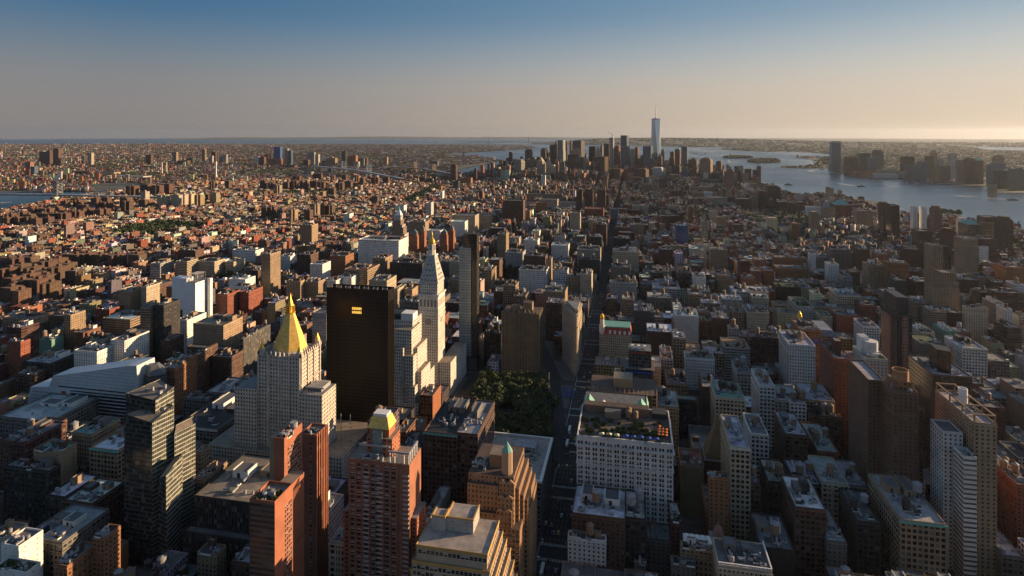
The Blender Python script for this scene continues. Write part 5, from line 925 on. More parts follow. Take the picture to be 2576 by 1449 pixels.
-221.6,-166.2,1180.3,36,54,O,wh,gy|c,p|of|0|long white arcaded store building south of the dark square trees
-174.1,-163.3,1228.7,24,66.6,A,tn,gy|t1|ap|0|tan narrow tower at the right end of the long white arcaded store
-237.6,-188.5,1322.1,34,52.2,B,br,gy|t1,p|lo|0|brown windowless block behind the long white arcaded store
-319.5,-297.7,1416.9,34,82.8,O,tn,gy|p|of|0|tan slab tower with sunlit flank at the square's edge
-290.3,-248.6,1370,40,48.6,O,lg,gy|p|of|0|pale glass-fronted store block beyond the square's trees
-269.3,-234.6,1506.1,34,54,O,wh,wh|p|ap|0|white boxy apartment block with square windows
-236.6,-206.9,1469,26,45,G,dk,gy|u|of|0|black glass cube building between white blocks
-197.9,-155.2,1489,36,46.8,A,wh,wh|p|ap|0|white banded apartment block with red roof sign frame
-125.8,-71.9,1404.2,40,55.8,O,cr,gy|t1,p,c|of|0|cream office block with one dark roof tank by the avenue
-116.8,-71,1341.8,26,45,A,dk,gy|t2,p|lo|0|dark loft with tanks below the cream office block by the avenue
-97.8,-76.1,1158.6,40,55.8,A,cr,gy|t1,p|of|0|cream plain-walled block by the avenue above the wedge-shaped building
-124.1,-97.9,1170.7,34,46.8,O,tn,gy|t1|of|0|tan block behind the cream plain-walled block
-207.2,-176.4,1611.6,30,48.6,A,lg,gy|p|ap|0|pale narrow block behind the white banded apartment block
-187.7,-156,1846.8,30,79.2,A,cr,gy|p|ap|1|cream tower with stepped top left of the large red library
-98.9,-69.1,1681.2,40,72,A,br,gy|p|ap|0|dark brown avenue apartment block left of the avenue gap
-110,-76.6,1573.2,30,55.8,A,dk,lg|p|ap|0|dark block with pale roof by the avenue, under the brown apartment block
-168.6,-101.4,2197,60,48.6,O,rd,rd|p|of|1|large plain dark-red library block beside the far square trees
-422.2,-352.2,1950.7,40,100.8,A,br,gy|p|ap|1|broad brown slab tower with sunlit right edge
-502.2,-455,1910.3,40,55.8,O,cr,gy|p|of|1|cream block with gridded sunlit flank left of the broad brown slab
-362.5,-318.2,2288.2,34,55.8,A,or,gy|p|ap|1|orange-brown block right of the broad brown slab
-366.4,-344.7,2039.4,30,55.8,O,tn,gy|p|of|1|tan block at the broad brown slab's right foot
-410.3,-369.6,1729.2,40,43.2,O,dk,gy|p|of|1|dark block with a blue glass roof strip near the tan slab tower
-311.9,-116.2,2564.9,24,28.8,H,lg,gy|-|of|1|long low pale-blue slab under the three brown university towers
-42.4,15.7,1369.2,34.2,61.2,O,cr,gy|t1,p,c|of|0|large cream store with arched top storey right of the avenue
-42.2,-3.3,1258.8,34,50.4,O,gy,gy|t2,p|of|0|grey ornate block with two tanks, in front of the arched cream store
-41.5,9.4,1152,17.7,45,O,lg,gy|t3,p|of|0|pale grey loft block with pilasters right of the avenue
-43,-25.4,1047.3,30,41.4,L,br,lg|p|lo|0|brown house-like loft with white gabled roof beside the avenue
-16.6,3.4,1043,30,43.2,L,tn,lg|t2|lo|0|tan loft with wooden tank right of the white gabled roof
3,27,938.1,40,55.8,G,gy,lg|p,u|of|0|grey glass-grid office block behind the gold-domed corner building
-36.4,7,1741.2,34,41.4,A,dr,gy|t1,p|ap|1|dark red apartment block with a small cupola beyond the arched cream store
7.3,34.8,1809,30,55.8,A,tn,gy|-|ap|1|tan sunlit slab right of the dark red cupola block
-47.4,-4.3,1666.7,34,37.8,A,dk,gy|p|ap|0|dark block with arched windows behind the arched cream store
-76.8,-47.5,2183.1,30,52.2,G,gl,gy|p|of|1|bluish glass dormitory beside the far end of the avenue
-6,39.6,2296.4,30,36,A,dr,gy|p|ap|1|dark red block with blue roof strip near the washington trees
62.1,95.4,914.2,40,59.4,O,wh,wh|t1,p,u|of|0|white gridded office tower with black cornice and a bright roof
53.8,69.6,823.9,30.6,55.8,L,tn,wh|p|lo|0|tan narrow loft with an arched top, left of the white gridded tower
20.4,55.8,855.1,40,52.2,B,br,wh|t1,u|lo|0|dark brown blank-sided loft with bright white roof sheds
3.9,33.2,940,34,54,L,gy,gy|u,p|of|0|grey gridded glass loft, second tier below the glass-grid block
10.7,33,717.3,34,55.8,L,tn,wh|u|of|0|tan square-windowed block with red-edged roof and white units
-7.8,9.8,702.4,30,52.2,B,cr,gy|-|of|0|blank cream party wall below the scaffolded construction tower
35,48.7,755.6,44,52.2,L,lg,rd|p|of|0|pale stone block with a giant arch window
67.4,103.1,798.2,25.1,39.6,O,wh,gy|p|of|0|white low ornate block with arched centre
120.2,152.6,836.6,40,43.2,H,lg,or|g|of|0|white banded block with a rust-coloured roof terrace
155.8,203.9,858.2,20.3,52.2,L,dr,gy|p,t2|of|0|wide dark block with green and red piers under a red plant house
100.5,118.3,940.2,30,45,L,dr,gy|g|lo|0|dark red planted-roof loft right of the white gridded tower
118,142.3,940.4,34,50.4,A,br,lg|u,p|lo|0|brown loft with pale parapet right of the planted-roof loft
139.5,153.6,927.4,12.4,41.4,L,lg,gy|t1,p|lo|0|pale loft with dark vertical sign band
176.7,209.8,996.4,40,46.8,O,cr,gy|g,p|of|0|cream loft block with planted roof by the wide side street
157.2,173.1,999.8,30,45,L,tn,gy|t1|lo|0|tan loft with one tank left of the cream planted block
130.2,150.6,1001.1,30,41.4,L,tn,gy|t1,p|lo|0|tan low loft with arched cornice
104.7,119.3,995.3,30,43.2,O,tn,gy|p|lo|0|small tan loft right behind the white gridded tower
115.6,137.8,1192.8,34,52.2,O,wh,gy|p|of|0|white small office block with sunlit front, beyond the flat loft roofs
161.3,185.8,1208.1,46,54,O,tn,gy|t1,p|lo|0|tan loft with a curved gable top
210.1,231.6,1225.2,30,46.8,A,or,gy|p|ap|0|orange-red block of square windows beside the curved-gable loft
212.1,231.3,1268.1,30,70.2,A,dr,gy|p|ap|0|dark red tower with glass balconies near the blue glass tower
266.3,288.1,1322,40,41.4,A,or,gy|p|ap|0|orange brick block at the side street corner
172.9,208.6,1402.6,40,66.6,A,tn,gy|t1|ap|0|tan apartment block with rounded corner
97.1,121,1252.7,34,45,L,br,gy|t3,p|lo|0|brown loft with three tanks in front of the blue glass tower
38.7,87.3,1152.7,40,37.8,L,lg,lg|t1,p|lo|0|pale low loft with a striped white roof shed
26.6,66.6,1077.5,40,39.6,L,gy,lg|t2,u|lo|0|grey low loft with wide pale roof and large tank
99.1,122,1105.6,40,41.4,L,tn,lg|t2,p|lo|0|tan low loft with a long bright roof
125,138.6,1132.7,40,41.4,L,lg,lg|t2|lo|0|small pale loft in the flat white roofs
178.4,207.1,1141,40,41.4,L,lg,wh|t3,p|lo|0|pale loft under the longest bright white roof
209.6,242.1,1154.5,40,39.6,O,cr,wh|g,u|of|0|cream store block with bright roof and corner clock tower
154,186.3,1091.5,34,39.6,L,lg,wh|t2,u|lo|0|pale loft with glassy white roof ridge
207.5,234.2,1112.3,30,39.6,O,cr,wh|g|of|0|cream planted-roof block before the corner clock tower
115.9,148.7,1066.2,30,37.8,L,gy,wh|t3|lo|0|grey loft with three tanks on a bright roof
-8.1,17.1,1404,30,54,A,dr,gy|p|ap|0|dark red brick tower left of the blue glass tower
62.2,92.5,1435.9,40,55.8,A,dr,gy|p|ap|0|dark red apartment block attached to the blue glass tower's left
113.9,143.8,1634.9,24,82.8,G,bl,bl|-|tw|0|slim blue glass tower of the right middle ground
-13,8,1170.3,34,39.6,O,lg,gy|t2,p|of|0|pale gridded block at the avenue's right edge
82.6,111,634.7,40,61.2,L,cr,tl|t3,p|lo|0|cream loft with teal cornice and a black roof of tanks
130.5,145.3,664,46,64.8,L,wh,lg|p,t1|lo|0|white-fronted loft with a white penthouse right of the teal-corniced loft
144.8,169.1,662,40,52.2,L,lg,lg|t1,u|lo|0|pale loft with a broad bright roof and one tank on stilts
77.1,93.8,698.1,40,45,A,br,lg|t1,p|lo|0|brown loft with bright roof before the tar-black roofs
123.5,138.8,757.4,40,41.4,L,lg,gy|t2,p|lo|0|pale narrow loft with dark rooftop tanks
71.6,92.1,847.6,30,32.4,B,or,tn|-|lo|0|low rust-walled building beside the white ornate block
39.5,62.3,709,46,41.4,L,tn,gy|t2,u,p|lo|0|low loft with tan roof and many ducts
8.2,68,668.3,12.634,41.4,L,dk,gy|t1|lo|0|long dark loft with a thin white cornice line
18.5,45.6,616.2,40,55.8,O,tn,lg|p,u,t1|of|0|tan ornate corner block with a projecting pale roof, right of the white hotel-like block
185.5,214.6,773.3,52.9,73.8,O,wh,lg|t1,p|of|0|white stone tower with dark red lower panels and a dark roof cage
211.4,236.7,826.8,46,75.6,L,or,gy|p,X|lo|0|orange tan building with a blue round painted emblem on its side
206.2,224,677.4,50,93.6,A,rd,gy|p,Z|ap|0|red brick apartment tower with a tall brick roof stack
216.5,235.6,621.6,34,115.2,A,lg,gr|E|ap|0|pale glass-fronted tower with a round white drum on top
289.5,304.8,739.9,44,126,A,dk,dk|Y|ap|0|very dark tower with one pale window strip and a big blank crown
337.4,372.9,1091.3,46,55.8,L,cr,gy|p,u|lo|0|cream gridded block with dark vertical windows
265.8,291,1056.5,60,43.2,O,lg,gr|g|of|0|grey store block with curved green roof lawn
295.2,341.3,1071.6,19.1,39.6,O,tn,gy|p|of|0|lower tan store wing right of the roof lawn
292.1,310.1,1027.5,30,37.8,O,cr,gr|-|of|0|small cream block with trees on its roof
314,347.2,1018,34,43.2,A,rd,gy|p|ap|0|wide red brick block with banded windows
363.9,386.3,1065,25.7,48.6,A,rd,gy|p|ap|0|red brick setback block beside the cream gridded block
325.3,345.6,941.1,40,50.4,L,wh,gy|p,u|lo|0|white loft with bright penthouse left of the very dark tower
312.2,376,1406.8,40,30.6,A,or,gy|g|of|0|long low orange-brown block with planted roof
327.4,389.1,1493.9,34,36,A,or,gy|g|ap|0|long brown block with roof shrubs
406.5,425.8,1368.3,30,50.4,A,wh,gy|t1|ap|0|white stepped block with balconies
454.9,495.4,1517.5,34,55.8,A,gy,gy|p|ap|0|tall dull grey apartment slab
495.1,525.1,1516.4,40,48.6,A,gy,gy|p|ap|0|dull grey apartment block with low wings
460.8,494.9,1305.9,36,64.8,A,tn,gr|t1,p|ap|0|tan art deco apartment house with planted roof
486.2,522.6,1282.8,22.5,75.6,A,or,gr|p|ap|0|orange art deco apartment house with stepped top
496.8,520,1468.1,34,66.6,A,br,gy|p|ap|0|brown sunlit-edged tower behind the grey slab
521.2,545.4,1429.3,34,64.8,A,or,gy|p|ap|0|orange brown stepped tower with cupola
411.7,428.1,1298,34,41.4,L,lg,gy|p|lo|0|pale narrow loft amid low roofs
405.6,415.7,1494.5,26,46.8,A,wh,gy|p|ap|0|white slim block with glass roof rooms
414,441.3,1495.7,34,39.6,O,gy,gy|p|of|0|grey wide block with rows of small windows
269,311.5,1212,40,36,G,dk,gr|g|of|0|dark green glass block with planted top
481.7,500.8,1237.1,36,52.2,G,gg,gy|p|tw|0|dark teal netted tower under construction
438.6,461.3,1169.2,30,45,A,gy,lg|u,p|ap|0|grey block with white roof units behind the very dark tower
192.6,208.5,879.1,50,48.6,L,dr,gy|t1,p|lo|0|dark red block with a tank left of the white stone tower
503.9,519.8,1147.5,30,135,A,tn,gy;542.5,552.2,1189.4,26,126,V,dk,gy;495.9,517,1097.8,26,99.6,A,tn,gy;493,517,1090.3,6.9,84.3,A,tn,gy;474.8,514.3,1082.9,6.8,77,A,tn,gy|-|ap|0|tall tan art deco telephone tower with stepped shoulders
679.4,704.8,1412.2,40,106.2,A,tn,gy|-|ap|0|tan twin-shouldered brick tower behind the telephone tower
503.7,534.6,1042.9,9.9,59.4,A,cr,gy|p|ap|0|cream apartment block of evenly gridded windows
455.7,476.6,1093.1,40,50.4,L,tn,gy|p|ap|0|tan framed block with wide dark windows
459.3,479.7,1047.3,34,48.6,H,tn,gr|p|ap|0|tan banded block with a rooftop tower
483.1,505.5,1053.4,28.9,46.8,A,dr,gy|p|ap|0|dark red brick block with blank side wall
419.1,446.7,874.5,46,50.4,L,wh,lg|t1,p,c|lo|0|white gridded loft with crenellated cornice
377.8,408.3,892.7,40,46.8,G,gy,gr|u|of|0|grey green glass-gridded block with planted roof
408,425.8,964,34,41.4,L,lg,lg|p,g|lo|0|pale loft with square-windowed front and roof plants
446.4,463,981.3,34,39.6,L,tl,lg|p|lo|0|pale green old building with arched windows
466.1,483.9,987.9,30,36,A,rd,gy|t1|lo|0|red brick low block right of the pale green building
531,548.9,988.8,34,46.8,H,br,gy|p|ap|0|brown slab with white banded side
828.6,847.9,1654.2,4.6,50.4,O,wh,gy|-|of|0|white office block with gridded sunlit flank
833.3,869.9,1659.4,40,68.4,A,br,gy|p|ap|0|large brown apartment block with sunlit end
725.9,741.3,1546.8,30,55.8,A,dr,gy|-|ap|0|narrow maroon block between the telephone tower and the twin-shouldered tower
738.3,768.1,1376.4,40,57.6,A,or,gy|p|ap|0|red brick apartment block with green window rows at the right edge
621.5,662.4,1187,30,50.4,H,br,gy|p|ap|0|wide brown banded brick block at the right edge
611.4,637.5,1217.6,34,41.4,O,dk,gy|t1,p|of|0|dark cornice-topped building below the pale rooftop houses
684.8,700,1314,30,39.6,A,br,gy|p|ap|0|brown block with terraces near the right edge
677.1,703.6,1351.7,46,39.6,A,tn,gy|t1,p|ap|0|pale tan walk-up row with white rear wall
629.6,664.1,1327.4,40,39.6,H,br,gy|p|of|0|brown industrial block with two white stripes
517.6,547.7,1245.4,34,50.4,A,br,lg|p|ap|0|brown balcony block left of the telephone tower
543.7,561.9,1170.9,17.9,45,B,gy,gy|t1|lo|0|plain grey block with a boiler tank at the telephone tower's foot
584.7,601.8,1125.8,34,46.8,H,lg,gy|p|of|0|pale blue-grey glass block near the cream gridded apartments
587.8,597.1,1099.6,26,45,A,wh,gy|t1|ap|0|white narrow block with a grey roof tank
714.2,728.4,1305.2,30,39.6,O,wh,gy|t1|of|0|white gridded block cut by the right edge
624.6,656.3,1550.6,34,55.8,A,dr,gy|p|ap|0|dark maroon apartment block left of the telephone tower
683.6,712.5,1627.3,22.1,59.4,A,br,gy|p|ap|0|wide brown apartment block left of the telephone tower's crown
544.5,575.6,1351.7,34,46.8,A,dr,gy|p|ap|0|deep red block with railings above the teal netted tower
273.3,305.8,621.7,50,104.4,G,bz,lg|u,p,F|of|0|dark bronze glass slab with a black faceted crown
202.4,220.4,524.4,21.2,124.2,A,mb,tn;219.7,228.9,536.2,16,106.2,A,mb,lg;192.2,204.5,546.2,46,123.3,A,mb,lg|u,D|ap|0|brown brick tower with a round orange drum on its roof
174.3,201.6,659.9,44,55.8,L,tn,lg|u,t1|lo|0|tan loft with skylights and green cornice left of the red brick apartment tower
158.6,173.3,656.8,4.6,54,L,wh,lg|t2,p|lo|0|white loft with a wide bright roof next to the skylit tan loft
174.9,204.4,649.2,10.1,45,L,br,gy|t3,p|lo|0|brown loft topped by three tanks below the skylit tan loft
347,363.9,681.1,46,54,A,dr,gy|t1,p|lo|0|dark red loft with tank behind the tan slab tower
-767.1,-698,3900,40,134.8,V,lg,gy|s|of|1|pale grey slab tower with stepped shoulders at the skyline's left end
-889.7,-827.6,5000,50,169.7,G,dk,gy|s|sk|1|dark stepped tower with a flat top behind the pale grey slab
-790.8,-725,4550,50,119.2,H,tn,gy|-|sk|1|tan banded block below the dark flat-topped tower
-748,-692.2,4950,50,177.1,V,br,gy|s|sk|1|brown tower behind the pyramid-topped courthouse
-685.6,-632.1,5050,60,220.5,G,dk,gy|-|sk|1|black slab tower left of the pointed spire
-645.2,-605.6,5000,45,216.6,V,br,gy|k|sk|1|stepped brown tower with a pointed spire
-540.9,-516.1,4900,40,229.1,V,br,gy|s|sk|1|thin dark tower hugging the rippled silver tower
-506.4,-481.5,4950,40,236.2,V,cr,gy|s|sk|1|thin cream tower left of the wide grey slab with antenna
-473.7,-376.6,4850,60,257.7,V,gy,gy|a|sk|1|wide grey slab with a thin antenna on top
-456.7,-387.5,4600,50,187.4,O,tn,gy|s|of|1|tan stepped block before the wide grey slab
-447.7,-365.7,4250,50,167.3,V,br,gy|-|sk|1|dark brown ribbed slab before the tan stepped block
-370,-327,4300,50,136.6,O,tn,gy|s|of|1|tan tower with rounded upper setbacks
-315.4,-278.5,3700,40,74.4,B,or,gy|-|ap|1|plain reddish brown block below the tan setback tower
-343.1,-302.8,4500,40,104.6,O,tn,gy|-|of|1|low tan office block with green-topped neighbour
-332.9,-266.9,4750,55,214.9,G,bk,gy|-|sk|1|black slab tower left of the gothic green-topped tower
-242.9,-221.4,4720,35,213.2,V,tn,gy|s|sk|1|slim tan tower right behind the gothic green-topped tower
-211.7,-163.3,4650,50,238.2,G,dk,gy|-|sk|1|dark glass slab left of the slim tower under construction
-191.6,-158.9,4500,40,207.1,V,br,gy|-|sk|1|brown shaft in front of the dark glass slab
-160.6,-127.5,4450,40,287.3,L,lg,gy|j|sk|1|tall slim concrete tower under construction with a tower crane
-125.5,-82.2,4350,45,227.9,L,rd,gy|j|sk|1|half-built tower with orange netting and red crane
-246.2,-157.7,4080,60,160.5,V,br,gy|-|of|1|windowless brown tower of vertical ribs
-142.8,-47.2,3850,60,87.6,V,br,gy|s|of|1|broad dark brown stepped telephone building
-85.8,-24.1,4740,50,301.7,G,gl,gy|-|sk|1|sheer pale blue glass tower with a notched top
-76.8,-13.2,4480,50,221.7,G,gl,gy|-|sk|1|blue-brown glass slab in front of the sheer glass tower
-11.4,23,4450,40,205.1,G,lg,gy|-|sk|1|pale glass tower left of the red-topped unfinished tower
20.9,49.9,4560,40,214.8,L,or,or|-|sk|1|narrow unfinished tower wrapped in orange-red
20.4,107.7,3950,60,85.7,O,br,gy|s|of|1|brown stepped block at the pale blue slabs' feet
78.2,150.1,4420,50,224.7,G,gl,gy|-|sk|1|blue-grey glass slab left of the tallest tower's base
61.6,79.6,4450,40,157.3,V,br,gy|-|of|1|thin brown sliver beside the blue-grey glass slab
178,213.7,4380,40,149.9,V,br,gy|k|of|1|dark brown tower with ornate crown before the tallest tower
215.4,246.3,4650,50,180.8,G,gl,gy|s|sk|1|dark round-topped glass tower right of the tallest tower
126,223,4180,60,81.1,H,wh,gy|s|of|1|white stepped block with a sloping terraced side
284.5,319.9,4700,50,174.2,O,br,gy|d|sk|1|brown tower with a shallow dome behind the green pyramid tower
314.5,359.6,4620,50,197.7,O,br,gy|q|sk|1|brown tower with a green pyramid roof by the river
355.1,407.7,4540,50,221.4,H,gl,gy|-|sk|1|flat-topped glass tower with fine horizontal bands by the river
405.7,468.2,4480,50,128.7,O,br,gy|d|sk|1|brown tower with a squat dome at the river end
271.2,336.4,4280,50,90.8,O,dk,gy|s|of|1|dark brown octagonal-topped block before the river towers
323,377.7,4120,40,72.4,G,gl,gy|-|ap|1|dark glass apartment block with a thin crane before it
372.5,428.7,4080,40,87.4,O,br,gy|-|ap|1|brown apartment block at the riverfront left of the ribbed tower
446.7,535.8,4200,60,140.3,V,tn,gy|s|of|1|tan ribbed office tower with a notched top by the river
570.9,615.5,4350,40,117.7,O,br,gy|s|ap|1|brown rounded apartment tower at the skyline's right end
603.7,617.9,4300,40,74.2,B,br,gy|-|ap|1|low brown block at the riverfront's right end
412.8,569,3950,40,28,O,br,gy|-|of|1|long low brown riverfront base beneath the ribbed tower
143.5,182.3,3300,40,80.1,L,br,gy|t1|of|1|dark gridded loft before the white stepped block
13.9,36.1,3300,40,45.5,A,br,gy|-|ap|1|brown block on the avenue below the stepped skyline
46.6,116,3150,40,61.2,L,tn,gy|t1|lo|1|wide tan loft amid low roofs below the skyline
186.9,234.1,2950,40,50.1,L,br,gy|-|lo|1|brown block with scaffold below an orange crane
288.4,346.8,3000,40,38.7,O,tn,gy|p|lo|1|tan loft row left of the white and beige warehouses
338.3,370.9,2950,40,44.4,L,wh,gy|p|lo|1|white banded loft block right of the tan loft row
323,408.7,2750,50,41.7,L,cr,gy|t1|lo|1|large beige gridded warehouse with a dark pyramid hut
413.2,466.1,2780,50,41.7,L,br,gy|-|lo|1|brown gridded warehouse next to the beige one
429.9,489.6,2650,50,48.4,L,br,gy|p|lo|1|second brown gridded warehouse nearer the river
508.1,535.2,2750,50,49.3,L,tn,gy|-|lo|1|tan end block of the warehouse row
351.7,413.4,3250,50,43.4,O,tn,gy|-|lo|1|beige low warehouse with sunlit arcades
537.7,574.4,2750,60,68.2,H,dk,gy|s|of|1|dark stepped block of horizontal strips by the river
276.7,299.4,2250,34,43.2,A,cr,gy|p|ap|1|sunlit cream apartment tower beside street trees
280.2,311.2,2120,34,40.9,A,tn,gy|p|ap|1|tan apartment tower right of the sunlit cream one
305.8,336.8,1950,34,42.4,A,br,gy|p|ap|1|brown apartment tower with a sunlit edge before the river warehouses
-223.6,-198.1,2450,26,86.6,A,br,gy|-|ap|1|leftmost of the three brown university towers
-186.9,-153.2,2420,26,96.1,A,br,gy|-|ap|1|middle of the three brown university towers
-135.6,-101.3,2380,26,98.1,A,br,gy|-|ap|1|rightmost of the three brown university towers
-382.9,-306.3,2500,40,44.7,O,cr,gy|p|lo|1|wide cream loft block left of the long pale-blue slab
-393,-313,2750,40,41.8,O,tn,gy|t1|lo|1|tan loft block behind the wide cream loft block
-498.3,-407.3,2850,40,29.6,O,tn,gy|-|lo|1|long tan block with sunlit end left of the tan loft block
-153.5,-130.8,3300,30,88.5,A,tn,gy|-|ap|1|slim tan apartment shaft below the ribbed windowless tower
-495.3,-471.6,3300,30,86.9,A,wh,gy|t1|ap|1|slim white apartment tower before the municipal tower
0.8,30.3,2350,30,46.2,O,cr,gy|-|of|1|left one of two matching cream blocks near the square's green roofs
32.5,61.8,2350,30,46,O,cr,gy|-|of|1|right one of two matching cream blocks near the square's green roofs
127.1,156.8,2100,34,44.7,A,br,gy|p|ap|1|brown apartment block right of the green-roofed school
156.5,176.6,2150,34,48.9,A,br,gy|p|ap|1|darker brown apartment block beside it
84.8,103.3,1950,30,37.3,A,tn,gy|-|ap|1|small pale block among trees before the green-roofed school
449.1,479.5,2150,40,36.5,A,cr,gy|s|ap|1|cream stepped apartment tower by the river district
559.3,580.6,2050,40,69.1,A,tn,gy|s|ap|1|tan stepped sunlit tower with peak before the red warehouse
719.9,771.7,2350,60,64.7,L,rd,gy|q|lo|1|large red brick warehouse with arched windows
905.6,926.5,3050,12,63.8,B,tn,gy|-|vt|1|square tan ventilation tower on a river pier
764.1,781,2050,40,100.8,A,br,gy|s|ap|1|brown stepped apartment block near the glinting glass towers
749.4,770.2,1950,40,111.8,G,dk,gy|-|tw|1|dark glass tower with glinting white edge by the river
868.9,880.9,2100,24,93.4,W,wh,gy|-|tw|1|left one of two bright white glass towers by the river
887,897.8,2080,24,93.3,W,wh,gy|-|tw|1|right one of two bright white glass towers by the river
882.6,903.4,2000,30,98.9,A,pk,gy|s|ap|1|pink stepped block with arched windows near the river
476.1,498.2,1950,34,47.4,A,or,gy|s|ap|1|orange brown apartment tower with a peak among low houses
898.9,932.3,1850,50,75.8,L,tn,gy|q|lo|1|beige riverside warehouse with a small pyramid
927.3,963.1,1840,9.4,83.1,L,tn,gy|-|lo|1|long sunlit beige wing of the pyramid-roofed warehouse
964.9,1003.3,1900,40,90.4,L,br,gy|-|lo|1|brown riverside warehouse right behind the pyramid-roofed one
946.8,968.8,1780,40,98.7,O,br,gy|s|lo|1|brown stepped industrial building at the right shore
696.1,725.5,1650,40,83.6,A,br,gy|t1|ap|1|wide brown apartment block before the glinting towers
750,772.2,1640,34,85.5,A,br,gy|s|ap|1|tan-edged apartment tower left of the twin-shouldered brick tower
595.3,648.2,2850,60,81.1,H,dk,gy|s|of|1|dark terraced office block at the river's edge
599.8,715.6,2700,50,34.7,L,br,gy|-|lo|1|long brown riverside warehouse with sunlit upper floors
653.6,704.4,2450,40,43.3,O,wh,gy|-|lo|1|white low block beside the large red warehouse
679.7,719.9,2350,40,54,O,tn,gy|p|lo|1|tan block at the large red warehouse's left side
741,788.9,2200,34,64.3,A,tn,gy|t1|lo|1|tan low block right of the large red warehouse
944.8,957.4,1980,30,71.2,A,wh,gy|s|ap|1|small white block with a dark tank by the right shore
623.4,664.3,2600,40,43.4,L,br,gy|-|lo|1|brown gridded block behind the white low block
1593.7,1662.3,5300,60,240,G,gl,gy|W|tw|1|lone tall rounded glass tower across the river
1783.3,1823.8,5250,40,158.6,G,gg,gy|-|tw|1|dark teal glass tower, left of a similar pair across the river
1809.1,1845.6,5200,40,160.5,G,gg,gy|-|tw|1|dark teal glass tower, right of a similar pair across the river
1788.1,1846.2,5050,50,132.4,G,gl,gy|-|tw|1|lower grey glass block joined to the stepped brown tower across the river
1853.6,1921.2,5150,50,172.1,V,gy,gy|s|tw|1|grey tower with a stepped pointed top across the river
1959.5,2033.9,4900,50,147.3,G,dk,gy|-|tw|1|wide black glass block across the river
1849.3,1887.9,4550,50,102.7,G,gl,gy|-|tw|1|blue glass slab at the water's edge across the river
1900.3,1937.5,4580,40,100,G,gl,gy|-|tw|1|grey glass slab behind the blue waterside one
1893.8,1933.6,4480,40,132.9,G,gl,gy|-|tw|1|grey blue tower standing on the water's edge across the river
2051.7,2093.8,4750,40,155.7,L,br,or|j|tw|1|unfinished brown tower with a crane across the river
2108.1,2139,4800,40,178.3,A,tn,gy|s|tw|1|tan tower beside the unfinished one across the river
1979.3,2024.1,4500,40,81.8,A,tn,gy|-|tw|1|lower tan apartment block on the far waterfront
2142.1,2179,4800,40,133.8,G,gl,gy|-|tw|1|dim blue-grey tower right of the tan tower across the river
2175.6,2216.7,4700,40,175.6,A,lg,gy|-|tw|1|tall pale slab with a bright face across the river
2010.1,2061.3,4450,40,105.2,A,gy,gy|-|tw|1|stepped grey apartment group across the river
2083.6,2127.5,4400,40,133.9,A,gy,gy|s|tw|1|grey brown tower, leftmost of three across the river
2106.7,2160.1,4350,40,149,A,br,gy|s|tw|1|brown tower with peaked top, middle of three across the river
2138,2177.1,4300,40,148.5,A,br,gy|q|tw|1|brown pointed tower, rightmost of three across the river
2296.2,2343.9,4400,40,164,A,tn,gy|s|tw|1|brown block poking up at the far right across the river
2149.6,2220.3,4150,40,138.2,G,gl,gy|-|tw|1|wide green-blue glass block at the far right across the river
2052.2,2084,3950,40,105.4,V,gg,gy|-|tw|1|ribbed green-topped tower, left of the far right waterfront pair
2078.8,2120.1,3940,9.4,107.8,V,gg,gy|-|tw|1|second ribbed green-topped tower of the far right waterfront
2149.3,2167.8,4000,40,106.2,H,wh,gy|-|tw|1|white banded sliver tower at the far right waterfront
2086.5,2122,3850,40,112.2,V,gg,gy|s|tw|1|stepped ribbed tower cut by the right edge across the river
2130,2162.6,3870,40,116.9,V,gg,gy|s|tw|1|last ribbed tower at the right edge across the river
2109.7,2123.7,4100,40,132.8,G,gl,gy|-|tw|1|pale glass sliver left of the green-blue block
1791.8,1823.1,3480,24,59.8,B,tn,gy|-|vt|1|square tan ventilation tower standing in the river at right
1647.6,1687.7,5150,40,119.3,A,br,gy|s|tw|1|brown apartment pair left of the teal glass towers, left block
1699.9,1738.9,5150,40,119.7,A,br,gy|s|tw|1|brown apartment pair left of the teal glass towers, right block
1587.8,1729.6,4950,50,71.4,L,br,gy|-|lo|1|long low brick block on the far waterfront
1600.6,1753.2,4800,40,39.4,L,or,gy|-|lo|1|low reddish pier building on the far waterfront
1693.2,1848.7,4700,40,30,G,wh,gy|-|of|1|low white glassy pier block on the far waterfront
1868.4,1927.5,4750,40,40.4,H,lg,gy|-|of|1|low pale stepped block on the far waterfront
1830.4,1970.8,5000,40,44,H,lg,gy|-|of|1|pale office row behind the white pier block
-3567.5,-3493,5500,40,178.8,G,bl,gy|-|tw|1|dark blue glass tower, tallest beyond the east river
-3414.5,-3381.1,5450,34,163.7,G,lg,gy|-|tw|1|slim pale glass tower beyond the east river
-3367.8,-3339.9,5450,34,144.6,G,gl,gy|-|tw|1|slim blue-grey tower right of the slim pale one
-3162.9,-3088.3,5450,29.4,126.7,H,lg,gy|-|tw|1|wide pale tower with green-tinted glass beyond the east river
-3107.9,-3060.7,5480,34,105.5,A,lg,gy|-|tw|1|pale block joined to the wide pale tower
-2854.6,-2758.8,5250,50,81.5,H,tn,gy|d|of|1|drum-shaped pale tower of curved bands beyond the east river
-2818.9,-2780.1,5500,40,141.5,G,dk,gy|-|tw|1|dark slim tower left of the green-roofed brick tower
-2734.4,-2645.4,5450,50,97.6,A,or,tl|p|tw|1|brick tower with pale green roof corners beyond the east river
-2571.9,-2513.6,5350,29.4,76,A,gy,gy|-|ap|1|grey apartment slab, taller of two left of the bridge
-2526.5,-2497.8,5380,34,77.3,A,br,gy|-|ap|1|narrow brown slab behind the grey apartment slab
-2597.2,-2545.4,5300,34,46.9,A,lg,gy|-|ap|1|lower pale apartment slab beside the grey one
-3656.7,-3608.3,5400,40,74.4,A,br,gy|s|ap|1|brown tower beyond the river, left of the blue glass one
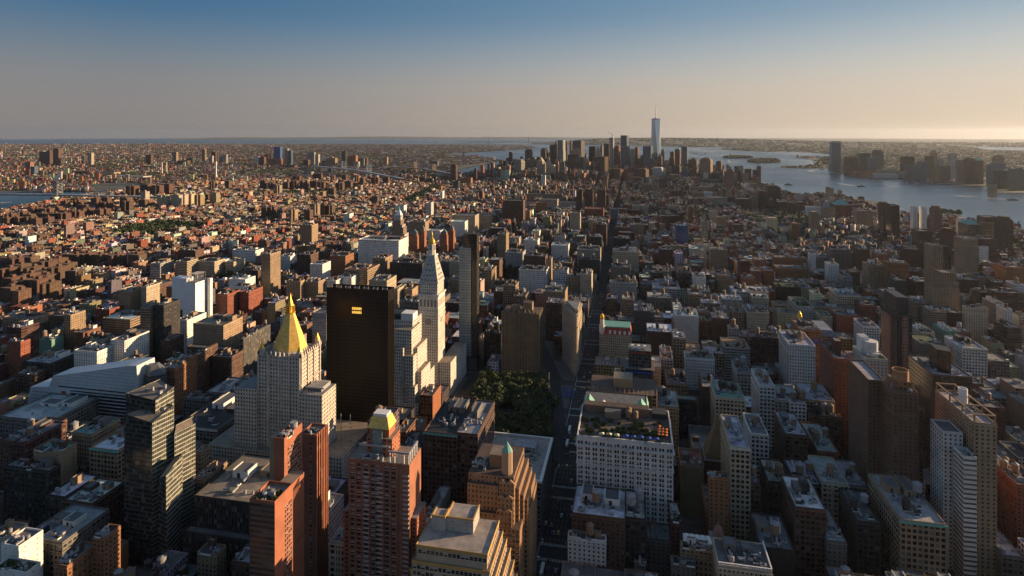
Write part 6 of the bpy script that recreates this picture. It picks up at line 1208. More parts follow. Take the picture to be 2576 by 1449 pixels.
-3639,-3594.4,5450,40,99.3,A,or,gy|s|ap|1|orange brown tower beside the brown one beyond the river
-3536.4,-3401.7,5350,50,63.5,O,or,gy|-|of|1|wide orange-brown office block below the blue glass tower
-3091.2,-3038,5250,40,59.7,A,br,gy|s|ap|1|brown tower with sunlit flank beyond the river
-2927.2,-2882.1,5250,40,38.1,A,pk,gy|-|ap|1|pinkish slab with white stripe beyond the river
-2951,-2910.3,5350,40,47,A,dk,gy|-|ap|1|dark slab behind the pinkish striped one
-3710.7,-3670.2,5400,40,83.6,H,wh,gy|-|ap|1|white banded block beyond the river
-2461.6,-2375.5,4150,40,26.4,L,lg,gy|-|of|1|pale glass-gridded block near the bridges
-2459.3,-2426.8,5700,34,74,A,tn,gy|-|ap|1|tall tan block beyond the bridges
-1881.5,-1827,5500,40,49.9,L,gy,gy|-|of|1|blue-grey block among far piers
-3119.4,-2998.5,4950,50,26.3,A,br,gy|-|of|1|brown institutional block beyond the river
-4622.3,-4581.7,5782,26,136.9,V,tn,gy|k|sk|1|slender tan clock tower with a stepped top beyond the river
-4402.5,-4350,5650,30,120,G,br,gy|j|tw|1|unfinished brown glass tower with a crane beyond the river
-4346.1,-4310.2,5550,24,79.2,A,lg,gy|-|tw|1|slim cream tower before the unfinished brown one
-4193.5,-4152.6,5500,30,76,G,gl,gy|-|tw|1|pale blue tower, left of a glass pair beyond the river
-4152.6,-4109,5500,30,96.3,G,lg,gy|-|tw|1|pale glass tower, right of a glass pair beyond the river
-4263.8,-4102.5,3900,49.4,25,B,br,gy|-|of|1|big dark brown refinery block beyond the river
-4183.1,-3927.9,3950,60,16.8,H,cr,gy|-|of|1|long cream warehouse with a brown flank beyond the river
-3746.3,-3435.2,3700,80,10.3,B,lg,lg|-|sh|1|long pale-roofed pier shed beyond the river
-3458.4,-3324.4,3650,49.4,4,B,or,gy|-|sh|1|brick shed right of the long pale-roofed one
-3046.8,-2847.7,3700,70,6.7,V,rd,gy|-|of|1|red and cream striped power house at the river
-3044.3,-2977.1,4050,40,14.3,H,lg,gy|-|ap|1|grey banded block right of the white chimney
-5576.9,-5514.2,4900,34,156.1,A,br,gy|s|ap|1|brown tower, tallest among the far left houses
-5771.1,-5731.5,5000,30,137.6,A,br,gy|-|ap|1|brown slab left of the far left houses' tallest tower
-5917.8,-5828.8,5050,30,130.4,A,br,gy|-|ap|1|wide brown slab among the far left houses
-4703.1,-4656.7,3900,30,94.2,A,pk,gy|-|ap|1|pinkish tower among the far left houses
-4475.3,-4438.7,3750,30,66.9,H,gl,gy|-|ap|1|bluish tower among the far left houses
-5280.9,-5235.6,5000,30,123.6,A,cr,gy|-|ap|1|cream tower among the far houses
-4891.8,-4827.3,5300,34,93.7,A,br,gy|-|ap|1|brown block among the far houses left of the clock tower
-4528,-4463.6,5450,34,63,G,gg,gy|-|of|1|dark teal office slab left of the slender clock tower
-4522.3,-4403.3,5300,50,40.3,A,br,gy|-|of|1|brown school block left of the teal office slab
-4837.7,-4785.7,5600,30,115.1,A,tn,gy|-|ap|1|sunlit tan slab among far houses near the clock tower
-1111.5,-1076.2,3600,40,117.1,V,br,gy|s|ap|1|round-fronted dark brown tower before the bridges
-1012.2,-951.8,3500,40,51,A,or,gy|-|ap|1|brown brick block at the round-fronted dark tower's side
-974,-942.8,3200,30,55.2,G,gg,gy|t1|ap|1|dark green netted block before the round-fronted tower
-1336.4,-1315.6,2700,24,40.6,G,gl,gy|-|ap|1|slim blue glass block among low tenements
-760.7,-739.3,2150,30,61.8,H,wh,gy|-|tw|1|white curved hotel tower with slanted face
-1507.7,-1467.4,2850,40,17.9,V,gy,gy|s|of|1|grey ziggurat tower among low tenements
-1502.2,-1482.9,2700,30,35.6,A,tn,gy|t1|ap|1|tan tenement tower with blue netting
-924.7,-886.6,2250,30,37,B,wh,gy|-|ap|1|white blank-walled block among low tenements
-883.8,-872,2700,26,50.4,B,wh,gy|-|ap|1|white thin party-wall tower among low tenements
-1418.9,-1403.1,2950,26,46.4,A,tn,gy|-|ap|1|slim tan tower beside park trees
-992.6,-969.7,1950,30,40.8,O,wh,gy|-|of|1|white boxy block among the low tenements
-1536,-1488.9,2400,40,19.3,A,or,gy|t1|of|1|orange brick block with a white turret among low tenements
"""
SLABS = """
brown brick slab of the housing estate at the photo's left edge|housing slabs of the left edge estate|-1435,-1413,1131,24,38.8,A,br,or;-1407,-1380,1130,24,38.8,A,br,or;-1349,-1331,1116,22,46.56,A,br,or;-1307,-1284,1117,24,38.8,A,br,or;-1310,-1284,1142,24,38.8,A,br,or;-1321,-1296,1041,24,38.8,A,br,or;-1334,-1307,1074,24,38.8,A,br,or;-1282,-1257,1061,24,38.8,A,br,or;-1226,-1205,1037,24,38.8,A,br,or;-1213,-1190,1057,24,42.68,A,br,or;-1164,-1146,1049,24,38.8,A,br,or;-1228,-1206,1010,24,38.8,A,br,or;-1229,-1207,973,24,38.8,A,br,or;-1188,-1169,961,24,38.8,A,br,or;-1150,-1126,906,24,40.74,A,br,or;-1107,-1092,893,24,40.74,A,br,or;-1155,-1136,965,24,40.74,A,br,or;-1108,-1089,950,24,40.74,A,br,or;-1315,-1286,1190,24,38.8,A,br,or;-1301,-1270,1207,24,38.8,A,br,or;-1255,-1233,1201,24,38.8,A,br,or;-1219,-1192,1209,24,38.8,A,br,or;-1173,-1143,1218,24,38.8,A,br,or;-1183,-1158,1003,24,38.8,A,br,or;-1244,-1218,1104,24,38.8,A,br,or
small brown brick slab of the riverside estate beside the left water|riverside housing slabs|-2114,-2084,1666,22,36.86,A,br,or;-2206,-2177,1755,22,36.86,A,br,or;-2099,-2061,1684,22,36.86,A,br,or;-2217,-2185,1803,22,36.86,A,br,or;-2131,-2095,1754,22,36.86,A,br,or;-2060,-2032,1706,22,36.86,A,br,or;-2000,-1973,1673,22,36.86,A,br,or;-2265,-2234,1899,22,36.86,A,br,or;-2111,-2084,1790,22,36.86,A,br,or;-2222,-2188,1908,22,36.86,A,br,or;-1988,-1960,1705,22,36.86,A,br,or;-2066,-2032,1799,22,36.86,A,br,or;-2243,-2209,1961,22,36.86,A,br,or;-2021,-1987,1794,22,38.8,A,br,or;-2039,-2004,1840,22,38.8,A,br,or;-2014,-1985,1845,22,38.8,A,br,or;-2036,-2017,1892,22,38.8,A,br,or;-2037,-2010,1910,22,38.8,A,br,or;-1981,-1954,1903,22,38.8,A,br,or;-1979,-1946,1922,22,38.8,A,br,or;-2316,-2289,2066,22,44.62,A,br,or;-2305,-2277,2114,22,44.62,A,br,or;-2141,-2107,1976,22,44.62,A,br,or
taller brown brick tower grouped by the bridge approach at left|brown towers by the bridge approach|-2216,-2186,2112,22,54.32,A,br,or;-2061,-2041,1988,22,54.32,A,br,or;-2191,-2161,2140,22,54.32,A,br,or;-2038,-2008,1994,22,54.32,A,br,or;-2087,-2052,2125,22,58.2,A,br,or;-1973,-1934,2015,22,58.2,A,br,or;-2008,-1976,2138,22,48.5,A,br,or;-2430,-2382,2510,30,65.96,A,br,gy;-2431,-2385,2599,30,65.96,A,br,gy;-2331,-2286,2563,30,65.96,A,br,gy;-2331,-2285,2625,30,67.9,A,br,gy;-2241,-2215,2863,24,64.02,A,br,gy;-2175,-2151,2901,24,64.02,A,br,gy
bright sunlit cream tower of the row near the left bridge|cream towers near the left bridge|-2131,-2107,2282,24,65.96,A,cr,gy;-1966,-1925,2191,26,64.02,A,cr,gy;-1908,-1870,2202,26,64.02,A,cr,gy;-1890,-1864,2229,26,64.02,A,cr,gy;-1883,-1854,2256,26,64.02,A,cr,gy;-1810,-1781,2220,26,64.02,A,tn,gy;-1817,-1784,2322,26,64.02,A,tn,gy
brown brick tower of the long riverside row below the suspension bridges|brown towers of the riverside row|-1990,-1957,2938,24,64.02,A,br,gy;-1791,-1763,2771,24,58.2,A,tn,gy;-1862,-1829,2954,24,56.26,A,br,gy;-1834,-1798,2986,24,64.02,A,br,gy;-1814,-1796,3044,24,56.26,A,br,gy;-1766,-1748,3012,24,56.26,A,br,gy;-1759,-1719,3057,24,56.26,A,br,gy;-1699,-1659,3027,24,56.26,A,br,gy;-1485,-1455,2757,24,48.5,A,br,gy;-1560,-1521,2975,24,56.26,A,br,gy;-1579,-1542,3116,24,54.32,A,br,gy;-1691,-1663,3465,24,58.2,A,or,gy;-1574,-1548,3289,24,58.2,A,br,gy;-1529,-1483,3348,24,58.2,A,br,gy;-1477,-1442,3406,24,58.2,A,br,gy;-2086,-2040,3422,24,54.32,A,br,gy;-2078,-2017,3649,24,54.32,A,br,gy;-1875,-1850,3504,24,54.32,A,br,gy;-1834,-1805,3579,24,54.32,A,br,gy;-1942,-1909,2938,24,54.32,A,br,gy;-1335,-1294,3647,24,42.68,A,br,gy;-1255,-1224,3559,24,42.68,A,br,gy;-1224,-1183,3777,24,42.68,A,br,gy;-991,-942,3824,24,42.68,A,br,gy;-974,-928,3973,24,44.62,A,br,gy;-932,-902,4045,24,48.5,A,tn,gy
tan brick tower of the estate above the big white utility block|tan towers of the midtown-east estate|-1320,-1299,1958,24,56.26,A,br,gy;-1304,-1279,1976,24,56.26,A,br,gy;-1264,-1241,1969,24,48.5,A,br,gy;-1179,-1156,1909,24,58.2,A,tn,gy;-1142,-1120,1946,24,52.38,A,br,gy;-1156,-1137,2030,24,62.08,A,tn,gy;-1145,-1122,2056,24,62.08,A,br,gy;-1123,-1101,2071,24,56.26,A,br,gy;-1116,-1091,2457,24,48.5,A,br,gy
"""
MANHATTAN=[(2600,-400),(1500,1150),(1247,2234),(1302,2448),(1197,2476),(1208,2540),(1184,2584),(1123,2578),(1054,2625),(1088,2800),(995,2802),(1005,3174),(921,3222),(829,3171),(794,3299),(768,3392),(785,3758),(708,3966),(621,4103),(642,4448),(520,4900),(150,5500),(-250,5830),(-560,5600),(-1000,4950),(-1230,4420),(-1560,3900),(-2300,3640),(-2750,3330),(-2700,3000),(-2633,2689),(-2725,2598),(-2665,2390),(-2582,2207),(-2545,2079),(-2492,1964),(-2250,1500),(-2250,1200),(-2300,700),(-2300,300),(-2300,-400)]
BROOKLYN=[(-3800,-400),(-3800,1500),(-3514,2769),(-3411,2754),(-3287,2729),(-3375,2855),(-3166,2726),(-3125,2803),(-3020,2795),(-2939,2798),(-2979,2874),(-3147,2991),(-3357,3157),(-3323,3282),(-3169,3349),(-2875,3166),(-2759,3189),(-2730,3307),(-2556,3395),(-2374,3468),(-2197,3598),(-2096,3791),(-1873,4001),(-1637,4166),(-1597,4363),(-1553,4636),(-1474,4741),(-1589,5184),(-1767,5416),(-1611,5787),(-1581,5954),(-1526,6534),(-1487,6867),(-1877,7620),(-2201,8093),(-2690,8414),(-2771,8913),(-2509,9606),(-2238,11085),(-2113,11804),(-2011,12507),(-2394,14196),(-2918,15578),(-3136,15371),(-5263,15813),(-7303,16405),(-9391,16700),(-10985,16044),(-13791,16340),(-14819,15572),(-16580,15185),(-18090,14254),(-22000,11000),(-12000,-400)]
JERSEY=[(6000,1500),(3900,2600),(2085,3736),(1926,3730),(2077,3998),(2141,4171),(1915,4255),(1949,4345),(2159,4524),(2129,4696),(1946,4552),(1886,4735),(1670,4635),(1651,4927),(1668,5214),(1646,5434),(1637,5560),(1796,5963),(1644,5894),(1358,5949),(1376,6072),(1784,6476),(2044,7292),(2126,7866),(2097,8437),(2317,8684),(2572,8539),(2762,8820),(2907,8852),(2974,9395),(2962,9889),(2845,10663),(2649,11007),(2253,10788),(2009,11141),(1661,11986),(1961,12954),(2902,13893),(1611,14051),(683,14455),(-101,15692),(-1626,16717),(-2872,17030),(-3121,18974),(-407,22484),(7556,36176),(22188,58363),(26000,52000),(30000,14000)]
NEWARK_BAY=[(7174,19290),(7884,18722),(7808,17045),(7208,14621),(6546,12792),(6658,11932),(7017,11688),(8633,14379),(8183,14663),(8007,15504),(8183,17148),(8586,18742),(8171,19785)]
LIBERTY=[(1140,8121),(1183,7910),(1487,8009),(1538,8242),(1479,8547),(1287,8507)]
ELLIS=[(1262,7073),(1309,6787),(1555,6916),(1644,7266),(1677,7640),(1534,7742),(1346,7322)]
BATTERY_PARK=[(599,4176),(624,4029),(711,4047),(728,4163),(698,4350),(636,4413)]
PIER_A=[(945,3120),(1025,2926),(1113,2867),(1173,3034),(1097,3258),(995,3248)]
PIER_B=[(779,3238),(1018,3287),(1033,3336),(797,3312)]
PIER_C=[(1156,2653),(1273,2676),(1284,2700),(1240,2716)]
GREEN_NJ=[(1788,6410),(1866,6214),(2053,6253),(2455,7436),(2653,8292),(2532,8453),(2261,8209),(2034,7206)]
TOMPKINS=[(-1605,1585),(-1419,1600),(-1417,1826),(-1630,1839),(-1645,1704)]
UNIONSQ=[(-344,1316),(-249,1335),(-268,1461),(-374,1451)]
WASHSQ=[(-181,2127),(-110,2229),(-118,2339),(-177,2294)]
WASHSQ2=[(34,2170),(68,2123),(130,2218),(125,2355),(43,2322)]
STUYSQ=[(-1010,1241),(-892,1143),(-842,1203),(-894,1270),(-997,1285)]
SARA=[(-1044,2613),(-947,2496),(-1028,2934),(-1100,3396),(-1156,3385),(-1098,2980)]
RIIS=[(-2544,2179),(-2532,2271),(-2552,2362),(-2509,2322),(-2535,2216)]
BRIDGEPARK=[(-1985,2206),(-1807,2283),(-1929,2437),(-2066,2295)]
EASTPK=[(-1891,2763),(-1439,2794),(-1523,2958),(-1965,2871)]
EASTPK2=[(-1534,3021),(-1497,3167),(-1597,3377),(-1660,3284)]
STUYTOWN=[(-1196,1982),(-1138,2152),(-1151,2256),(-1191,2211)]
VILL=[(215,2325),(251,2301),(298,2439),(244,2534)]
BOATS=[('s',1069,7147),('s',1030,6807),('s',1037,6731),('s',1081,6818),('s',1091,6742),('s',1100,6118),('s',1093,5914),('s',1147,6005),('s',1186,5819),('s',890,8183),('s',1024,5096),('s',1262,5853),('s',1831,8081),('s',1371,5393),('s',1561,4986),('s',1187,4125),('s',1566,4787),('s',-1604,11637),('f',963,4026),('f',1367,3989),('f',1817,3338),('f',1578,5238),('f',1654,5769),('f',793,4512),('f',1280,6606),('f',998,9067),('f',966,9674),('f',1100,9594),('c',-11268,24525),('c',-10181,24662),('f',-2663,2720)]
WAKES=[[(859,4114),(959,4043)],[(1299,4241),(1363,3996)],[(1658,3522),(1816,3365)],[(1648,5768),(1534,5639),(1480,5495),(1476,5291),(1525,5242)],[(736,4390),(867,4153)],[(994,5993),(1094,5671),(1162,5563)],[(-2906,2292),(-2888,2331)]]
NARROWS = [-4112, 17188, -2880, 16833]
# ================================================================== authored buildings
for bi, ln in enumerate(BUILD.strip().split('\n')):
    ts, ex, nm, far, lab = ln.split('|')
    tiers = []
    for t in ts.split(';'):
        q = t.split(','); tiers.append((float(q[0]), float(q[1]), float(q[2]), float(q[3]), float(q[4]), q[5], q[6], q[7]))
    building(tiers, ex.split(','), nm, lab, None, bi, far == '1')
for ln in SLABS.strip().split('\n'):
    lab, grp, bs = ln.split('|')
    for k, t in enumerate(bs.split(';')):
        q = t.split(','); x0, x1, y0, d, h = map(float, q[:5]); cx, cy = (x0 + x1) / 2, y0 + d / 2; r = random.Random(k * 7 + int(cx)); org = (cx, cy, 0)
        root = thing('housing_slab', lab, 'apartment building', (cx, cy, gz(cx, cy)), grp); b = MB(); c = tuple(v * r.uniform(.9, 1.2) for v in K[q[6]])
        b.box(x0, x1, y0, y0 + d, 0, h, 'A', c, None, M_ROOF, RC[q[7]])
        if x1 - x0 > 18 and k % 2: w_ = (x1 - x0) * .4; b.box(cx - w_ / 2, cx + w_ / 2, y0 - 9, y0 - .01, 0, h, 'A', c, None, M_ROOF, RC[q[7]])
        b.build('wall', root, org); b = MB(); b.box(cx - 4, cx + 3, cy - 3, cy + 4, h, h + 5, 'N', c, None, M_ROOF, RC[q[7]]); b.build('penthouse', root, org); foot(x0, x1, y0, y0 + d, h)
# ================================================================== ground, water
def sheet(name, poly, z, material, grid, kind='structure', hills=None):
    bm = bmesh.new(); f = bm.faces.new([bm.verts.new((x, y, 0)) for x, y in poly])
    xs, ys = [p[0] for p in poly], [p[1] for p in poly]
    bmesh.ops.triangulate(bm, faces=[f])
    for k, (lo, hi) in enumerate(((min(xs), max(xs)), (min(ys), max(ys)))):
        n = int((hi - lo) / grid)
        for i in range(1, n + 1):
            no = (1, 0, 0) if k == 0 else (0, 1, 0); co_ = (lo + (hi - lo) * i / (n + 1),) * 2
            bmesh.ops.bisect_plane(bm, geom=bm.verts[:] + bm.edges[:] + bm.faces[:], plane_co=(co_[0], co_[1], 0), plane_no=no)
    for v in bm.verts: v.co.z = gz(v.co.x, v.co.y) + z + (hills(v.co.x, v.co.y) if hills else 0)
    bmesh.ops.recalc_face_normals(bm, faces=bm.faces)
    me = bpy.data.meshes.new(name); bm.to_mesh(me); bm.free()
    if me.polygons and me.polygons[0].normal.z < 0: me.flip_normals()
    me.materials.append(material); o = bpy.data.objects.new(name, me); COL.objects.link(o); o['kind'] = kind; return o
bm = bmesh.new(); rings = [0, 300, 700, 1200, 2000, 3000, 4500, 6500, 9000, 12000, 16000, 21000, 27000, 34000, 42000, 50000, 58000, 66000, 73000]; prev = None
for r_ in rings:
    ring = [bm.verts.new((r_ * math.cos(i * math.pi / 48), r_ * math.sin(i * math.pi / 48), -r_ * r_ / (2 * RR) - 2.5)) for i in range(96)] if r_ else [bm.verts.new((0, 0, -2.5))]
    if prev:
        for i in range(96):
            if len(prev) == 1: bm.faces.new((prev[0], ring[i], ring[(i + 1) % 96]))
            else: bm.faces.new((prev[i], ring[i], ring[(i + 1) % 96], prev[(i + 1) % 96]))
    prev = ring
me = bpy.data.meshes.new('water'); bm.to_mesh(me); bm.free(); me.materials.append(M_WATER); me.polygons.foreach_set('use_smooth', [True] * len(me.polygons)); o = bpy.data.objects.new('water', me); COL.objects.link(o); o['kind'] = 'structure'
sheet('ground', MANHATTAN, 0, M_LAND, 900); sheet('far_shore_land', BROOKLYN, 0, M_FARLAND, 1500)
def hill(x, y):
    s = 0
    for hx, hy, r_, hh in ((500, 19500, 2600, 95), (2800, 19000, 2500, 70), (-900, 18500, 1500, 45), (5500, 18500, 2500, 40)): s += hh * math.exp(-((x - hx) ** 2 + (y - hy) ** 2) / r_ ** 2)
    return s
sheet('west_shore_land', JERSEY, 0, M_FARLAND, 900, hills=hill); sheet('bay_water', NEWARK_BAY, 6, M_BAY, 1500)
sheet('statue_island_land', LIBERTY, 0, M_PARK, 900); sheet('wooded_island_land', ELLIS, 0, M_PARK, 900); sheet('riverside_park', BATTERY_PARK, .3, M_PARK, 900)
sheet('pier_deck', PIER_A, .3, M_LAND, 900); sheet('narrow_pier_deck', PIER_B, .3, M_PAVE, 900); sheet('small_pier_deck', PIER_C, .3, M_PARK, 900); sheet('shore_meadow', GREEN_NJ, .4, M_PARK, 900)
# hills beyond the bay on the horizon
bm = bmesh.new(); n = 90; rr = random.Random(5); row = []
for i in range(n + 1):
    a_ = math.radians(131 - 66 * i / n); hh = (55 + 60 * math.exp(-((i - 22) / 16) ** 2) + 18 * math.sin(i * .33) + rr.uniform(-6, 6)) * min(1, i / 5) * (1 if i < 55 else max(.25, 1 - (i - 55) / 30)); q = []
    for d, k in ((36000, 0), (39000, .8), (42000, 1), (47000, 0)): x, y = d * math.cos(a_), d * math.sin(a_); q.append(bm.verts.new((x, y, gz(x, y) + hh * k - 3 * (k == 0))))
    row.append(q)
for p, q in zip(row, row[1:]):
    for k in range(3): bm.faces.new((p[k], p[k + 1], q[k + 1], q[k]))
bmesh.ops.recalc_face_normals(bm, faces=bm.faces); me = bpy.data.meshes.new('horizon_hills'); bm.to_mesh(me); bm.free(); me.materials.append(M_FARLAND); o = bpy.data.objects.new('horizon_hills', me); COL.objects.link(o); o['kind'] = 'structure'
# ================================================================== streets near the camera
AVE = [(-2060, 10), (-1860, 10), (-1660, 10), (-1465, 11), (-1265, 11), (-1065, 13), (-860, 13), (-655, 13), (-475, 11), (-345, 14), (-205, 11), (-62, 13), (223, 13), (498, 13), (773, 13), (1048, 13), (1320, 13)]
def inside(p, poly):
    x, y = p; c = False; n = len(poly); j = n - 1
    for i in range(n):
        xi, yi = poly[i]; xj, yj = poly[j]
        if (yi > y) != (yj > y) and x < (xj - xi) * (y - yi) / (yj - yi) + xi: c = not c
        j = i
    return c
PARK = (-192, -74, 557, 774)
b = MB()
for (xa, wa), (xb, wb_) in zip(AVE, AVE[1:]):
    for n in range(34, 8, -1):
        y0, y1 = S(n) + 8, S(n - 1) - 8
        if not inside(((xa + xb) / 2, (y0 + y1) / 2), MANHATTAN) or y1 < 120 or abs((xa + xb) / 2) > y1 * 1.9: continue
        b.prism([(xa + wa, y0), (xb - wb_, y0), (xb - wb_, y1), (xa + wa, y1)], .02, .17, material=M_PAVE, top=M_PAVE)
o = b.build('pavement'); o['kind'] = 'structure'
b = MB(); b.poly([(-73, 150, .06), (-50, 150, .06), (-50, 3000, .06), (-73, 3000, .06)], M_ROAD); b.poly([(-108, 794, .2), (-94, 794, .2), (-58, 590, .2), (-74, 590, .2)], M_ROAD)
b.poly([(-108, 795, .2), (-90, 795, .2), (-320, 1500, .2), (-338, 1500, .2)], M_ROAD); o = b.build('road'); o['kind'] = 'structure'
b = MB()
for n in range(31, 18, -1):
    for yy in (S(n) - 8.5, S(n) + 8.5):
        for i in range(13): x = -72 + i * 1.7; b.poly([(x, yy - 1.6, .1), (x + .95, yy - 1.6, .1), (x + .95, yy + 1.6, .1), (x, yy + 1.6, .1)], M_MARK)
    for xx in (-68.2, -64.8, -61.4, -58, -54.6):
        y = S(n) + 14
        while y < S(n - 1) - 14: b.poly([(xx - .09, y, .1), (xx + .09, y, .1), (xx + .09, y + 3, .1), (xx - .09, y + 3, .1)], M_MARK); y += 8
b.poly([(-72.6, 300, .1), (-72.1, 300, .1), (-72.1, 1400, .1), (-72.6, 1400, .1)], M_MARK); o = b.build('road_marking'); o['kind'] = 'structure'
# ================================================================== city fabric on the street grid
FO = np.array(FOOT); OC = np.array(OCC)
ratio0 = np.minimum(OC[:, 0] / OC[:, 2], OC[:, 1] / OC[:, 2]); ratio1 = np.maximum(OC[:, 0] / OC[:, 2], OC[:, 1] / OC[:, 2])
def free(x0, x1, y0, y1): return not np.any((FO[:, 0] < x1) & (FO[:, 1] > x0) & (FO[:, 2] < y1) & (FO[:, 3] > y0))
def cap(x0, x1, y0, y1):
    r0, r1 = min(x0 / y0, x0 / y1), max(x1 / y0, x1 / y1); m = (OC[:, 2] > y1) & (ratio0 < r1) & (ratio1 > r0)
    if not m.any(): return 999
    sh = .30 if y0 < 1500 else .45
    return (HC - (HC - OC[m, 3] * sh) * ((y0 + y1) / 2) / OC[m, 2]).min()
GREENS = dict(tompkins=TOMPKINS, unionsq=UNIONSQ, washsq=WASHSQ, washsq2=WASHSQ2, stuysq=STUYSQ, sara=SARA, riis=RIIS, bridgepark=BRIDGEPARK, eastpk=EASTPK, eastpk2=EASTPK2, stuytown=STUYTOWN, vill=VILL)
def in_green(p): return any(inside(p, g) for g in GREENS.values())
CW = [('br', 7), ('rd', 2.4), ('dr', 3), ('tn', 6), ('cr', 3), ('wh', 2.2), ('gy', 3), ('lg', 2.5), ('dk', 2), ('or', 3), ('pk', 1)]
CE = [('br', 9), ('rd', 4), ('dr', 4), ('tn', 6), ('cr', 3), ('wh', 2), ('gy', 3), ('lg', 2), ('or', 6), ('pk', .8)]
RW = [('gy', 5), ('lg', 4), ('wh', 3), ('tn', 3), ('dk', 4.5), ('rd', .4), ('br', 1.5)]
def pick(ws, r): return r.choices([k for k, _ in ws], [q for _, q in ws])[0]
lots = []; trees = []
r = random.Random(42)
def zone(x, y):
    """mean height, spread, lot width range, style list"""
    if y > 3750 and -1000 < x < 750: return 60, 28, (18, 34), 'OVAL'
    if y > 3750: return 24, 8, (12, 24), 'AL'
    if y > 2650: return (28, 8, (9, 20), 'LLA') if -750 < x < 600 else ((19, 4, (8, 15), 'RRA') if x < 0 else (24, 9, (12, 26), 'LLA'))
    if y > 1520: return (34, 11, (12, 26), 'LLOA') if -420 < x < 220 else ((18, 3.5, (7, 13), 'RRRA') if x < -420 else (17, 6, (7, 16), 'RRRA'))
    if -380 < x < 430: return 34, 10, (13, 28), 'LLLO'
    if x <= -380: return (26, 11, (8, 20), 'RALA') if x > -900 else (20, 7, (8, 18), 'RRA')
    return (24, 9, (9, 22), 'RALL')
def add_lot(x0, x1, y0, y1, rot=None):
    cx, cy = (x0 + x1) / 2, (y0 + y1) / 2
    if rot: c_, s_ = math.cos(rot[2]), math.sin(rot[2]); dx, dy = cx - rot[0], cy - rot[1]; px, py = rot[0] + dx * c_ - dy * s_, rot[1] + dx * s_ + dy * c_
    else: px, py = cx, cy
    if py < 150 or not -1.4 < px / py < .66: return
    if not inside((px, py), MANHATTAN) or in_green((px, py)): return
    if rot and not (px > 440 + (py - 1500) * .02 and 1480 < py < 2760): return
    if not rot and (px > 440 and 1480 < py < 2760): return
    if PARK[0] < px < PARK[1] and PARK[2] - 4 < py < PARK[3] + 4: return
    if 505 < py < 800 and -66 < px < 30 and x0 < -41: return                       # the square where two avenues cross
    if 800 < py < 1510 and abs(px - (-92 - (py - 800) * .335)) < 13 + (x1 - x0) / 2: return   # the diagonal avenue
    w_, d = x1 - x0, y1 - y0; hw, hd = (w_ / 2, d / 2) if not rot else (max(w_, d) / 2.4,) * 2
    if not free(px - hw + .3, px + hw - .3, py - hd + .3, py + hd - .3): return
    m, s, _, st = zone(px, py); h = max(9, r.gauss(m, s)); 
    if r.random() < .06: h *= 1.5
    cp = cap(px - hw, px + hw, py - hd, py + hd)
    if cp < 9: return
    h = min(h, cp * r.uniform(.8, 1)); lots.append((px, py, w_, d, h, rot[2] if rot else 0, r.choice(st), pick(CE if px < -450 or py > 1500 else CW, r), pick(RW, r)))
def fill(aves, ya, yb, rot=None):
    for (xa, wa), (xb, wb_) in zip(aves, aves[1:]):
        for n in range(*((33, -47, -1) if not rot else (14, -6, -1))):
            y0, y1 = S(n) + 9, S(n - 1) - 9
            if y1 < ya or y0 > yb: continue
            m, s, lw, st = zone((xa + xb) / 2, (y0 + y1) / 2); mid = (y0 + y1) / 2
            for side in (0, 1):
                x = xa + wa + 1
                while x < xb - wb_ - 4:
                    q = min(r.uniform(*lw), xb - wb_ - 1 - x)
                    if q < 5: break
                    dep = (y1 - y0) / 2 - r.uniform(.5, 2 if m > 30 else 9)
                    if side == 0: add_lot(x, x + q, y0, y0 + dep, rot)
                    else: add_lot(x, x + q, y1 - dep, y1, rot)
                    if m < 22 and r.random() < .5: trees.append((x, r.choice((mid, mid, y0 - 4)), rot))
                    elif r.random() < .12: trees.append((x, y0 - 5, rot))
                    x += q + .05
AV2 = AVE[:-1]; AV2 = [(-2700, 9), (-2500, 9), (-2300, 9), (-2160, 9)] + AVE
AV3 = []
for (xa, wa), (xb, wb_) in zip(AV2, AV2[1:]): AV3 += [(xa, 9), ((xa + xb) / 2, 5)]   # below the grid the blocks halve
fill(AV2, 150, 2640); fill(AV3, 2640, 5700)
fill([(q, 6) for q in range(300, 1500, 105)], 1300, 2900, (430, 1480, math.radians(-24)))
# --- nearest lots become things, the rest one mass
def screen(px, py, h): return h * 2383 / max(200, py)
lots.sort(key=lambda t: t[1]); NEAR = []
def where(t):
    o = next(o for o in COL.objects if 'label' in o.keys() and o['label'].startswith(t)); return o.location.x, o.location.y
LM = [(*where(t), q) for t, q in (('limestone tower topped', 'the gold pyramid tower'), ('black bronze glass slab', 'the black glass slab'), ('white stone clock tower', 'the white clock tower'), ('broad white office block', 'the white roof-garden block'), ('brown apartment slab of', 'the ribbed apartment slab'), ('tall wedge-shaped', 'the wedge-shaped building'), ('dark green glass tower of', 'the folded green glass tower'), ('silver metal-clad', 'the silver curved building'),
      ('tall red brick apartment tower with corner', 'the brick balcony tower'), ('building entirely wrapped', 'the white shrouded building'), ('brown brick tower with a round', 'the brown drum-topped tower'), ('very dark tower', 'the very dark blank-crowned tower'), ('tall tan slab tower crowned', 'the tan slab tower with frames'), ('white stone tower with', 'the white stone tower'), ('slender cream tower', 'the slender cream tower'), ('very slim dark', 'the slim glass tower'), ('brick-red stepped', 'the brick-red stepped tower'), ('tan loft with green cornice', 'the twin-tank tan loft'))]
CN = dict(mb='brown brick', br='brown brick', rd='red brick', dr='dark red brick', tn='tan', cr='cream', wh='white', gy='grey', lg='pale grey', dk='dark', pk='pinkish'); CN['or'] = 'orange-brown'
RN = dict(gy='grey', lg='pale', wh='white', tn='tan', dk='black', rd='red', br='brown')
used = {}
ORD = ['', 'second ', 'third ', 'fourth ', 'fifth ', 'sixth ', 'seventh ', 'eighth ', 'ninth ', 'tenth ']
city = MB()
